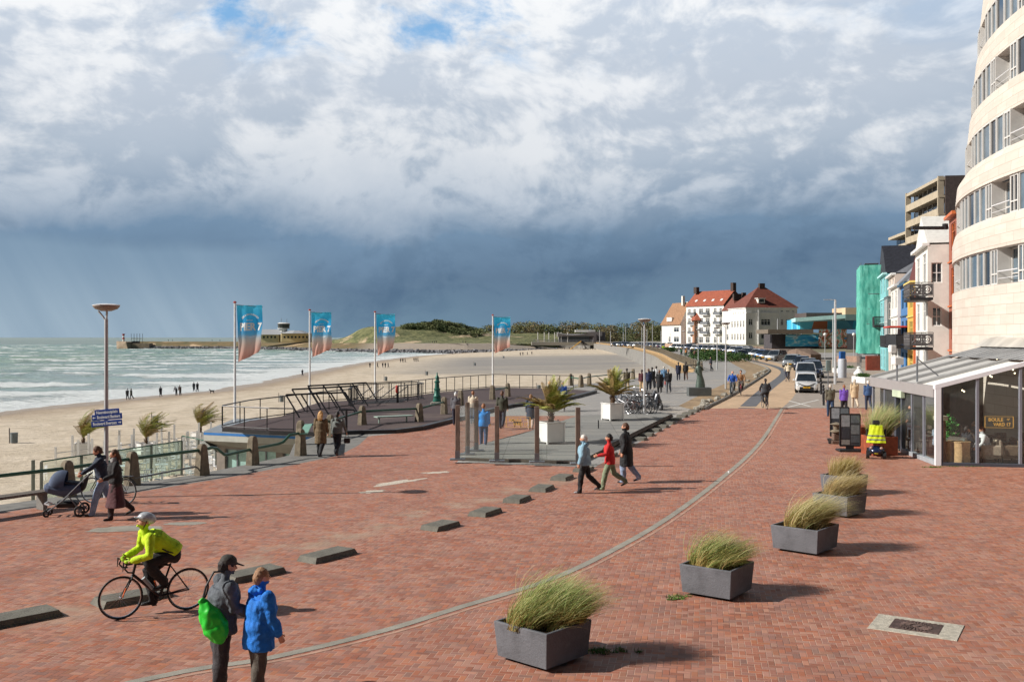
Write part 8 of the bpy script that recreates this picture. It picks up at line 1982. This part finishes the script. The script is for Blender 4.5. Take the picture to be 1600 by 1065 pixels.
# weeds
for nm_, px, py, rx, ry, n_, lb in (("weeds", 945, 1018, .24, .09, 420, "green weeds growing from the joints beside the nearest planter"), ("weeds", 1062, 934, .18, .10, 260, "weeds at the foot of the second planter"), ("weeds", 1458, 730, .22, .08, 260, "weeds at the foot of the white corner post"), ("weeds", 1500, 729, .8, .05, 200, "thin weeds along the base of the pavilion glass")):
    c = on_level(px, py, 0); g_ = MB(); [blades(g_, rnd.gauss(0, rx * .7), rnd.gauss(0, ry * .9), 0, n_ // 12, .06, .9, .2, rnd, .006, (.4, 1.5), (rx * .28, ry * .5)) for _ in range(12)]; tag(g_.build(nm_, leaf_mat("weed_green", lin(60, 100, 40), lin(100, 130, 60), 2), None, loc=(c.x, c.y, .004)), lb, None, None, 'stuff')
# drain
c4 = [on_level(*p, 0) for p in ((1381.3, 957.7), (1502, 974), (1484, 1003), (1361.5, 986))]; cc = sum(c4, V((0, 0, 0))) / 4; u = (c4[1] - c4[0]).normalized(); rzd = atan2(u.y, u.x)
dr = thing("drain_cover", "rusty cast iron drain cover set in a pale concrete frame", "drain cover", (cc.x, cc.y, .004), rzd)
q = MB(); q.box((0, 0, .004), (1.28, .92, .014), 0, .004); q.build("concrete_surround", mat("pale_rough_concrete", lin(186, 180, 166), .9, var=.2, vs=9, bump=.8, bs=50), dr)
q = MB(); q.box((0, 0, .010), (.72, .56, .012)); q.build("iron_plate", mat("rusty_iron", lin(84, 66, 62), .7, .3, var=.3, vs=9), dr)
q = MB(); q.cyl((0, 0, .0165), .05, .012, 12)
for k in range(24):
    a = 2 * pi * k / 24
    for r0, r1 in ((.09, .155), (.17, .235)): q.box((cos(a) * (r0 + r1) / 2, sin(a) * (r0 + r1) / 2, .022), (r1 - r0, .016 if r0 < .1 else .024, .012), a)
for i in range(9):
    for y_ in (-.265, .265): q.box((-.32 + i * .08, y_, .02), (.05, .02, .008))
q.build("grate_ribs", mat("worn_iron", lin(112, 92, 86), .6, .3, var=.3, vs=9), dr)

# bench by the railing
bn = thing("bench", "weathered timber bench with concrete legs by the green railing", "bench", (-12.75, 25.3, 0), atan2(2.2, 1.45))
for i, y_ in enumerate((-.13, .02, .17)): q = MB(); q.box((0, y_ - .02, .47), (2.5, .13, .07), 0, .01); q.build("seat_plank", M_WOODG, bn)
for x_ in (-.85, .85): q = MB(); q.box((x_, 0, .22), (.12, .34, .44), 0, .015); q.build("leg", M_CONCD, bn)
# beach bins
for i, (px, py) in enumerate(((22, 682), (243, 655), (317, 645), (440, 622), (603, 591), (667, 583), (742, 569.5), (787, 559.5), (842, 608))):
    z_ = -4.35; p = on_level(px, py, z_); z_ = sand_z(p.x, p.y); k_ = 1
    r = thing("beach_bin", "grey drum litter bin beside a short post on the sand", "litter bin", (p.x, p.y, z_), 0, "litter bins on the beach"); q = MB(); q.cyl((0, 0, 0.05), .30, .85, 14, .32); q.cyl((0, 0, .9), .33, .04, 14); q.build("drum", mat("grey_bin", lin(112, 120, 124), .5, .3, var=.15), r, smooth=40)
    q = MB(); q.tube([(-.42, 0, -.1), (-.42, 0, 1.35)], .05, 6); q.build("post", M_WOODG, r)

# ------------------------------------------------------------------ the people
J = 'jacket'
def gp_(px, py): return ground_at(px, py)
YEL = mat("neon_glove", lin(176, 214, 30), .6, var=.1)
# foreground pair
p1 = V((-3.63, 12.4, 0)); man1, k1 = person("man in grey jacket and dark cap with a green bag on his back", p1, head(.8, .5), 1.78, (J, (84, 90, 98)), (56, 54, 58), (50, 46, 44), 'dark', lod=0, lean=6, head=(12, 0), cap=(62, 60, 56), scarf=(26, 26, 30), arm=((12, 40, .16), (10, 62, .16)), leg=((3, 3), (-3, 3)), puffy=.9, flutter=1, build=1.2, coat=.12)
p2 = V((-3.12, 12.25, 0)); wom1, k2 = person("woman with short grey hair in a long bright blue jacket", p2, head(.8, .6), 1.66, (J, (16, 112, 204)), (84, 78, 70), (60, 54, 50), 'sandy', lod=0, lean=5, hood=True, coat=.22, arm=((4, 14, .12), (8, 16, .10)), leg=((4, 4), (-4, 5)), puffy=.8, flutter=1, build=1.18)
bag = thing("shoulder_bag", "bright green shoulder bag on the back of the man in the cap", "bag", (0, 0, 0))
g_ = MB(); a, b_ = at_depth(316, 938, 12.12), at_depth(343, 992, 12.16)
limb(g_, [a, a.lerp(b_, .35), a.lerp(b_, .75), b_], [.05, .13, .17, .12], [.04, .10, .13, .1]); v2, f2 = remesh(g_, .012); g_ = MB()
g_.add([v + (V((noise.noise(v * 11), noise.noise(v * 11 + V((5, 0, 0))), noise.noise(v * 11 + V((0, 5, 0))))) * .022) for v in v2], f2); g_.build("bag_body", mat("green_nylon", lin(36, 200, 50), .45, var=.12, vs=8), bag, smooth=True)
g_ = MB(); g_.tube([a, at_depth(322, 915, 12.14), at_depth(334, 893, 12.2), at_depth(348, 892, 12.3)], .013, 6); g_.build("strap", M_BLACK, bag)
g_ = MB(); g_.box(at_depth(335, 908, 12.19), (.10, .008, .045), -.5, .003); 
g_.build("jacket_patch", mat("pale_patch", lin(190, 190, 192), .6), man1); man1.children[-1].matrix_parent_inverse = man1.matrix_basis.inverted()
# road cyclist
helm = mat("helmet_pale", lin(186, 192, 198), .3, var=.35, vs=14)
bk, cy = rider("road cyclist in a neon yellow jacket, black tights and pale helmet", "black road bicycle with orange trim ridden by the neon yellow cyclist", 0, 0, (-.84, -.54), (44, 34, 34), 'race', 1.92, 0, None, (-5.80, 16.2, 0), .35,
               top=(J, (190, 224, 24)), legs=(24, 24, 28), shoe=(30, 30, 32), lean=52, head=(-36, 0), helmet=helm, coat=.02, glove=YEL, build=1.16)
q = MB(); q.tube([(.02, -.14, .80), (.018, .28, .84)], .009, 5); q.build("orange_line", mat("orange_paint", lin(206, 96, 36), .4), bk)
q = MB(); q.tube([(-.055, .52, .36), (-.05, .47, .50)], .012, 5); q.tube([(-.055, -.02, .42), (-.055, .03, .56)], .012, 5); q.build("orange_trim", MATS["orange_paint"], bk)
jk = [c for c in cy.children if c.name.startswith('jacket')][0]
q = MB()
def stripe(pts):
    o = []
    for p in pts:
        d = V(p) - V((0, .2, 1.2)); best = min(jk.data.vertices, key=lambda v: (v.co - V(p)).length_squared); o.append(best.co + best.normal * .004)
    q.tube(o, .011, 5)
stripe([(-.2, -.02 + .0 * k, .98 + .04 * k) for k in range(2)] + [(-.2, .06 + .04 * k, 1.04 + .02 * k) for k in range(5)]); stripe([(-.12 + .04 * k, .30, 1.36) for k in range(7)])
q.build("black_stripe", M_BLACK, jk)
# couple with the pram
pm = gp_(160, 804); pw = gp_(181, 811)
person("man in navy hooded jacket and pale jeans pushing the pram", pm, head(-.85, -.52), 1.8, (J, (34, 46, 66)), (132, 154, 184), (70, 60, 50), 'brown', lod=0, lean=7, hood=True, head=(18, 0), step=22, hands=((-.12, .50, 1.10), (.34, .40, 1.10)))
person("woman in black leather jacket and long maroon patterned skirt", pw, head(-.82, -.57), 1.74, (J, (30, 30, 34)), (50, 34, 36), (30, 26, 26), 'brown', 1.5, lod=0, lean=4, step=15, skirt=(.30, .12, (78, 40, 46)), coat=.03, arm=((14, 55), (-8, 18)), scarf=(150, 150, 152), wind=-.5)
pr = thing("pram", "blue grey pram with black chassis pushed by the man in navy", "pram", (pm.x - .86, pm.y - .12, 0), head(-.95, -.2)); pr.scale = (1.0, .92, 1.0)
PB_ = mat("pram_denim", lin(78, 92, 118), .85, var=.12, vs=9); 
g_ = MB(); limb(g_, [(0, .42, .72), (0, .1, .66), (0, -.28, .70)], [.20, .24, .21], [.15, .18, .15]); v2, f2 = remesh(g_, .014); g_ = MB(); g_.add(v2, f2); g_.build("bassinet", PB_, pr, smooth=True)
R = []
for i in range(9):
    a = radians(8 + i * 13); R.append([(.225 * cos(t), .10 + cos(a) * .36 * (.55 + .45 * sin(t)), .76 + sin(a) * .40 * sin(t)) for t in [pi * k / 12 for k in range(13)]])
g_ = MB(); g_.rings(R, False, False); g_.build("hood", PB_, pr, smooth=True)
g_ = MB(); g_.box((0, -.18, .84), (.38, .36, .05), 0, .02, Matrix.Rotation(.12, 3, 'X')); g_.build("apron", mat("pram_navy", lin(34, 40, 56), .8), pr)
for sx_ in (-1, 1):
    q = MB(); q.tube([(sx_ * .24, .42, .16), (sx_ * .25, .05, .42), (sx_ * .25, -.25, .70), (sx_ * .24, -.62, 1.05)], .016, 7); q.build("frame_tube", M_GREY, pr)
    q = MB(); q.tube([(sx_ * .27, -.40, .17), (sx_ * .25, -.12, .52)], .016, 7); q.build("frame_tube", M_GREY, pr)
    q = MB(); q.torus((sx_ * .29, -.40, .145), .12, .028, 'x', 24, 7); w_ = q.build("wheel", M_BLACK, pr, smooth=True); q = MB(); q.tube([(sx_ * .27, -.40, .145), (sx_ * .31, -.40, .145)], .05, 10)
    for k in range(5): a = k * 1.257; q.tube([(sx_ * .29, -.40, .145), (sx_ * .29, -.40 + cos(a) * .11, .145 + sin(a) * .11)], .012, 4)
    q.build("hub", M_GREY, w_)
    q = MB(); q.torus((sx_ * .16, .48, .095), .072, .026, 'x', 20, 7); w_ = q.build("wheel", M_BLACK, pr, smooth=True); q = MB(); q.tube([(sx_ * .14, .48, .095), (sx_ * .18, .48, .095)], .035, 8); q.build("hub", M_GREY, w_)
q = MB(); q.tube([(-.24, -.62, 1.05), (0, -.66, 1.07), (.24, -.62, 1.05)], .02, 8); q.build("handle", M_BLACK, pr)
q = MB(); q.tube([(-.18, .45, .17), (.18, .45, .17)], .02, 6); q.box((0, -.02, .30), (.36, .56, .16), 0, .05); q.build("basket", M_BLACK, pr)
q = MB(); q.tube([(-.17, .40, .3), (-.14, .52, .34), (.14, .52, .34), (.17, .40, .3)], .022, 6); q.build("bumper_bar", M_WHITEM, pr)
g_ = MB(); limb(g_, [(0, -.42, .72), (0, -.50, .92)], [.15, .14], [.09, .07]); v2, f2 = remesh(g_, .02); g_ = MB(); g_.add(v2, f2); g_.build("changing_bag", M_BLACK, pr, smooth=True)
bicycle("black bicycle standing against the railing behind the couple with the pram", (-10.95, 27.0, 0), head(-.93, .25), (34, 36, 40), 'city', .06)
# two women walking away
person("woman with long blond hair in a camel brown coat", gp_(501, 714), head(.1, 1), 1.74, (J, (104, 88, 64)), (34, 34, 38), (28, 26, 26), 'blond', 1.2, lod=0, lean=3, step=12, coat=.42)
hb_, kh = person("woman with dark hair in a short grey jacket carrying a handbag", gp_(527, 712.5), head(.2, 1), 1.70, (J, (104, 110, 108)), (34, 36, 44), (90, 56, 40), 'dark', .0, lod=0, lean=3, step=16, hood=True, coat=.04, arm=((-6, 14), (10, 20, .3)))
def handbag(label, loc, col, s_=.24, h=.2):
    r = thing("handbag", label, "bag", loc); q = MB(); q.box((0, 0, -h / 2), (s_, .10, h), 0, .03); q.build("bag_body", pcol("bag_%d_%d_%d" % col, col, .5), r); q = MB(); q.tube([(-s_ * .35, 0, 0), (-s_ * .2, 0, .12), (s_ * .2, 0, .12), (s_ * .35, 0, 0)], .008, 5); q.build("bag_strap", M_BLACK, r)
wr = hb_.matrix_basis if False else None
hp = V(hb_.location) + Matrix.Rotation(hb_.rotation_euler.z, 3, 'Z') @ (kh['hands'][1][0] + kh['hands'][1][1] * .1); handbag("dark handbag hanging from the hand of the woman in the grey jacket", hp - V((0, 0, .14)), (40, 34, 34))
# three walking past the windscreen
person("white haired woman in a pale blue quilted jacket", gp_(914, 770), head(-.96, .12), 1.70, (J, (132, 168, 188)), (26, 26, 30), (150, 150, 154), 'white', lod=0, lean=4, step=15, hood=True, coat=.1, puffy=1, arm=((8, 10), (-4, 14)))
person("woman in a red jacket with black hair blown back", gp_(953, 765), head(-.97, .1), 1.68, (J, (190, 34, 36)), (126, 138, 112), (60, 52, 48), 'black', .9, lod=0, lean=3, step=20, coat=.12, arm=((18, 60), (-6, 20)), wind=-.9)
person("tall man in a long black coat and pale jeans", gp_(979, 754), head(-.86, .35), 1.86, (J, (30, 32, 36)), (132, 150, 178), (40, 40, 44), 'brown', lod=0, lean=4, step=10, coat=.44, gaze=12, build=1.22)
# around the windscreen and the palms
PL_ = [ # label, px, py, heading, H, top colour, legs, hair, hairlen, step, coat, extra
 ("person in white bobble hat and grey jacket beyond the windscreen", 712, 664, (0, 1), 1.64, (96, 96, 104), (40, 42, 60), 'white', 0, 8, .08, dict(hat=(206, 210, 216))),
 ("woman in a cream jacket beyond the windscreen posts", 739, 662, (.1, 1), 1.68, (208, 196, 176), (60, 84, 120), 'ginger', 0, 10, .08, {}),
 ("woman in a bright blue jacket walking just behind the windscreen corner", 755.5, 697.5, (0, 1), 1.78, (22, 132, 214), (44, 66, 100), 'ginger', 0, 10, .12, {}),
 ("man in a dark olive jacket walking away with the small dog", 784.5, 670, (.15, 1), 1.86, (60, 62, 50), (48, 52, 66), 'brown', 0, 16, .1, {}),
 ("woman in a knee length navy coat between windscreen and palm", 829.5, 671.5, (.1, 1), 1.72, (42, 56, 76), (176, 156, 146), 'sandy', 0, 12, .38, {}),
 ("bald man in a black jacket coming towards us behind the palm", 858.5, 643, (0, -1), 1.78, (30, 30, 40), (60, 60, 70), 'bald', 0, 10, .1, {}),
 ("man in a bright blue sports jacket and grey trousers behind the palm", 879, 641.5, (-.1, -1), 1.72, (36, 88, 180), (120, 116, 116), 'grey', 0, 14, .05, {}),
 ("man in an olive brown coat near the far palm", 979.5, 611, (0, 1), 1.78, (84, 76, 58), (150, 132, 104), 'dark', 0, 14, .14, {}),
 ("woman in a maroon jacket and beige trousers behind the lamp post", 1003, 612.5, (0, 1), 1.72, (84, 40, 48), (190, 160, 126), 'dark', .6, 8, .1, {}),
 ("person in a navy jacket just beside the lamp post", 1013.5, 611, (.1, 1), 1.74, (34, 44, 74), (32, 34, 44), 'brown', 0, 8, .18, {}),
 ("person in black in the middle of the crowd by the bicycles", 1019, 608, (0, 1), 1.78, (28, 28, 32), (36, 36, 40), 'dark', 0, 12, .1, {}),
 ("person in a white shirt in the crowd on the promenade", 1025.5, 606, (0, 1), 1.8, (208, 210, 214), (50, 54, 66), 'dark', 0, 10, .04, {}),
 ("woman in a long black coat with a pale bag in the crowd", 1030.5, 614.5, (.1, 1), 1.74, (26, 26, 30), (30, 30, 32), 'brown', .8, 12, .5, {}),
 ("person in a light blue jacket at the back of the crowd", 1037.5, 605, (0, 1), 1.76, (96, 134, 170), (60, 66, 80), 'grey', 0, 10, .1, {}),
 ("man with a black backpack and grey trousers in the crowd", 1044.5, 614, (0, 1), 1.8, (28, 28, 32), (112, 116, 122), 'sandy', 0, 14, .1, {}),
 ("person in a long navy coat further along the promenade", 1060, 594, (.1, 1), 1.74, (30, 36, 60), (40, 42, 56), 'dark', 0, 8, .3, {}),
 ("person in black with brown trousers beside the one in the long navy coat", 1071.5, 594, (0, 1), 1.76, (30, 28, 30), (96, 72, 60), 'dark', 0, 10, .12, {}),
 ("person in dark clothes leaning on the railing beyond the statue", 1111, 579, (-1, 0), 1.7, (36, 38, 50), (40, 42, 52), 'dark', 0, 6, .1, {}),
 ("man in an olive shirt and blue jeans walking towards the parked cars", 1297.5, 650.5, (.05, 1), 1.78, (86, 82, 68), (40, 62, 92), 'grey', 0, 12, .06, {}),
 ("woman in a purple jacket and black trousers", 1319, 648, (0, 1), 1.68, (110, 74, 176), (34, 32, 38), 'ginger', 0, 8, .12, {}),
 ("person in a beige raincoat walking behind the purple jacket", 1335.5, 637.5, (.05, 1), 1.74, (196, 174, 142), (190, 176, 156), 'grey', 0, 12, .3, {}),
 ("person in a mid blue jacket half hidden by the pavilion edge", 1356.5, 640, (.05, 1), 1.72, (50, 80, 124), (44, 54, 76), 'white', 0, 8, .1, {}),
]
for lb, px, py, hd, H, tc_, lc, hr_, hl_, st_, ct, ex in PL_:
    person(lb, gp_(px, py), head(*hd), H, (J, tc_), lc, (36, 34, 36), hr_, hl_, lod=1, lean=3, step=st_, coat=ct, **ex)
p = gp_(763, 686); handbag("orange yellow bag in the hand of the woman in bright blue", (p.x, p.y + .2, .78), (214, 150, 50), .2, .22)
p = gp_(1027, 610); handbag("small pale round bag carried by the woman in the long black coat", (p.x, p.y, .95 + p.z), (214, 200, 186), .26, .24)
p = gp_(1040.5, 610); handbag("red shopping bag beside the man with the black backpack", (p.x, p.y, .75 + p.z), (170, 36, 44), .22, .3)
# dogs
def dog(label, loc, rz, col, s_=1.0):
    q = MB(); L_ = lambda *a, **k: limb(q, *a, **k)
    L_([(0, -.17, .24), (0, -.03, .25), (0, .12, .25)], [.05, .052, .062], [.06, .06, .075]); L_([(0, .14, .27), (0, .20, .34)], [.042, .036]); L_([(0, .21, .355), (0, .27, .345), (0, .32, .335)], [.042, .032, .018])
    for sx_ in (-1, 1):
        L_([(sx_ * .035, .13, .22), (sx_ * .037, .12, .12), (sx_ * .037, .13, .02)], [.026, .016, .016]); L_([(sx_ * .035, -.17, .23), (sx_ * .042, -.13, .15), (sx_ * .042, -.20, .10), (sx_ * .042, -.18, .02)], [.036, .026, .015, .015])
        L_([(sx_ * .028, .20, .385), (sx_ * .036, .185, .425)], [.014, .007])
    L_([(0, -.22, .27), (0, -.28, .34), (0, -.27, .40)], [.016, .012, .008]); v2, f2 = remesh(q, .011); q = MB(); q.add([v * s_ for v in v2], f2)
    return tag(q.build("dog", pcol("fur_%d_%d_%d" % col, col), None, smooth=True, loc=loc, rz=rz), label, "dog")
p = gp_(808, 668); dog("small dark tan dog on the clinker behind the windscreen lettering", p, head(-.9, .3), (60, 46, 38), 1.0)
p = on_level(331, 612, -4.85); dog("black dog standing alone on the beach near the water", (p.x, p.y, sand_z(p.x, p.y)), head(-.95, .2), (24, 22, 24), 1.9)
# cyclists on the road
rider("cyclist in a bright blue jacket riding towards us", "bicycle of the cyclist in the bright blue jacket", 1144.5, 619, (-.25, -1), (120, 124, 130), top=(J, (30, 82, 170)), legs=(50, 56, 60), hair='bald', lean=8, coat=.06)
rider("cyclist in a tan jacket riding beside the blue one", "red bicycle of the cyclist in the tan jacket", 1157.5, 617, (-.2, -1), (130, 50, 60), top=(J, (150, 112, 80)), legs=(70, 64, 60), hair='brown', lean=6, coat=.06)
rider("cyclist in a dark leather jacket riding away on the tan road", "black bicycle of the cyclist in the dark leather jacket", 1195, 638, (.02, 1), (30, 30, 34), top=(J, (44, 46, 52)), legs=(44, 42, 46), hair='dark', lean=10, coat=.06)
rider("cyclist in a cream jacket riding beside the parked cars", "bicycle of the cyclist in the cream jacket", 1230.5, 596, (0, 1), (60, 40, 40), top=(J, (208, 196, 172)), legs=(34, 38, 60), hair='grey', lean=6, coat=.06)
rider("distant cyclist in a neon yellow jacket on the promenade", "bicycle of the distant neon yellow cyclist", 1036.5, 549.5, (-.1, -1), (40, 40, 44), top=(J, (176, 214, 20)), legs=(50, 50, 54), hair='dark', lean=10, lod=2)
# far figures
FAR = [("green jacket", 1064.5, 556.5, (50, 92, 62)), ("tan jacket", 1072, 557.5, (170, 110, 60)), ("black coat", 1080, 558.5, (26, 28, 32)), ("brown jacket", 1085.5, 560.5, (110, 74, 62)), ("purple top", 1028, 546.5, (90, 50, 90)), ("grey top", 1022, 546, (70, 70, 76)), ("dark blue coat", 1003, 543, (30, 34, 52)), ("black top", 996, 542, (24, 24, 28)), ("red top", 992, 541.5, (120, 44, 44)), ("dark grey coat", 1011, 544, (50, 52, 58)), ("black coat by the railing", 969, 539.5, (24, 26, 30))]
for nm_, px, py, c in FAR: person("distant figure in a %s on the far promenade" % nm_, gp_(px, py), head(.1, 1), 1.74, (J, c), (36, 38, 46), hair='dark', lod=2, step=10)
BE = [(199, 624, "slim figure of the pair walking under the lamp post at the waterline", (52, 56, 62), 12, None), (205, 623.5, "second figure of the pair walking at the waterline, closer to the dog", (70, 74, 70), 14, None), (251, 619.5, "broad dark figure walking alone on the beach towards the sea", (34, 36, 50), 8, None),
      (275.5, 617, "figure bending down on the beach", (60, 62, 70), 0, 62), (281.5, 617, "figure standing beside the one bending down", (74, 60, 52), 4, 20), (303, 611, "grey figure of the pair near the black dog", (60, 64, 70), 8, None), (308.5, 611.5, "black figure of the pair near the black dog", (28, 28, 32), 8, None),
      (472.5, 587, "lone figure in a dark blue coat at the water edge behind the flags", (30, 38, 58), 6, None)]
for px, py, lb, c, st_, ln_ in BE:
    p = on_level(px, py, -4.9); z_ = sand_z(p.x, p.y); p = on_level(px, py, z_); z_ = sand_z(p.x, p.y)
    person(lb, (p.x, p.y, z_), head(-.6, .7) if st_ != 14 else head(-.8, .2), 1.76, (J, c), (50, 54, 62), hair='dark', lod=2 if ln_ is None else 1, step=st_, lean=ln_ or 3, coat=.12)
g_ = "people far off on the beach and dam"; fp0 = None
fl = [(578, 574), (590, 573.5), (598, 574), (602, 574), (606.5, 574), (626, 566), (629.5, 566), (633, 565.5), (647, 565), (650, 565), (653, 564.5), (813, 555.5), (817, 555), (824, 554), (831, 553.5), (692, 553), (707, 553), (882, 546), (890, 546), (895, 546.5)]
for i, (px, py) in enumerate(fl):
    if fp0 is None or i < 3: o = person("tiny dark figure far out on the beach or dam, too distant to tell apart", (0, 0, 0), head(-.3, 1 - i), 1.76, (J, ((28, 30, 36), (44, 46, 60), (60, 50, 48))[i]), (34, 36, 44), hair='dark', lod=2, step=9 * (1 if i else -1), coat=.12, group=g_)[0]; fp0 = (fp0 or []) + [o]
    else: o = copy_tree(fp0[i % 3])
    p = on_level(px, py, -4.4); z_ = sand_z(p.x, p.y); p = on_level(px, py, z_); o.location = (p.x, p.y, sand_z(p.x, p.y) - .02)
dam_pts = [(237.5, 826), (244, 826), (296, 818), (302, 816), (318, 812), (343, 806), (350, 803), (356, 802), (361, 801), (366, 800), (466, 745), (611, 655), (618, 655), (626, 655), (630, 656), (635, 657), (689, 655), (735, 656)]
for i, (px, yy) in enumerate(dam_pts):
    o = copy_tree(fp0[i % 3]); x_ = depth_x(px, yy); j = min(range(len(DS)), key=lambda k: abs(DS[k].x - x_)); t = (DS[min(j + 1, len(DS) - 1)] - DS[j - 1]).normalized(); nn = V((-t.y, t.x, 0)); k_ = j / (len(DS) - 1); c3 = DS[j] + nn * 42 * (.35 + .65 * min(1, k_ / .35)); o.location = (c3.x, c3.y, .75 + .5 * (1 - min(1, k_ / .5)))
# inside the pavilion
def seated(label, loc, rz, **kw): return person(label, loc, rz, root=-.46, leg=((82, 80), (80, 88)), **kw)
seated("bearded man in a white t-shirt seated behind the gold lettered glass", (17.0, 35.6, .05), radians(80), H=1.8, top=('shirt', (214, 216, 220)), legs=(78, 82, 92), hair='brown', lod=1, lean=18, hands=((-.2, .42, .98), (.15, .42, .95)))
seated("woman with dark curly hair seated facing the man in white", (16.45, 36.15, .05), radians(-75), H=1.72, top=(J, (34, 36, 44)), legs=(40, 42, 50), hair='dark', hairlen=.8, lod=1, lean=8, hands=((-.1, .25, 1.45), (.15, .35, 1.0)))
person("waiter in dark clothes standing in the pavilion doorway", (15.9, 39.6, .05), head(-1, -.3), 1.8, (J, (40, 40, 46)), (70, 72, 80), hair='dark', lod=1, arm=((5, 80), (5, 70)))
seated("white haired man in a pale blue shirt with his back to the side glass", (15.95, 37.3, .05), head(.8, .5), H=1.76, top=('shirt', (176, 194, 216)), legs=(60, 60, 66), hair='white', lod=1, lean=6)
seated("guest in a grey top at the middle cafe table", (17.6, 38.0, .05), head(.3, -.9), H=1.74, top=(J, (90, 92, 100)), legs=(44, 44, 50), hair='sandy', lod=1, lean=8)

bpy.data.scenes.remove(TMP)
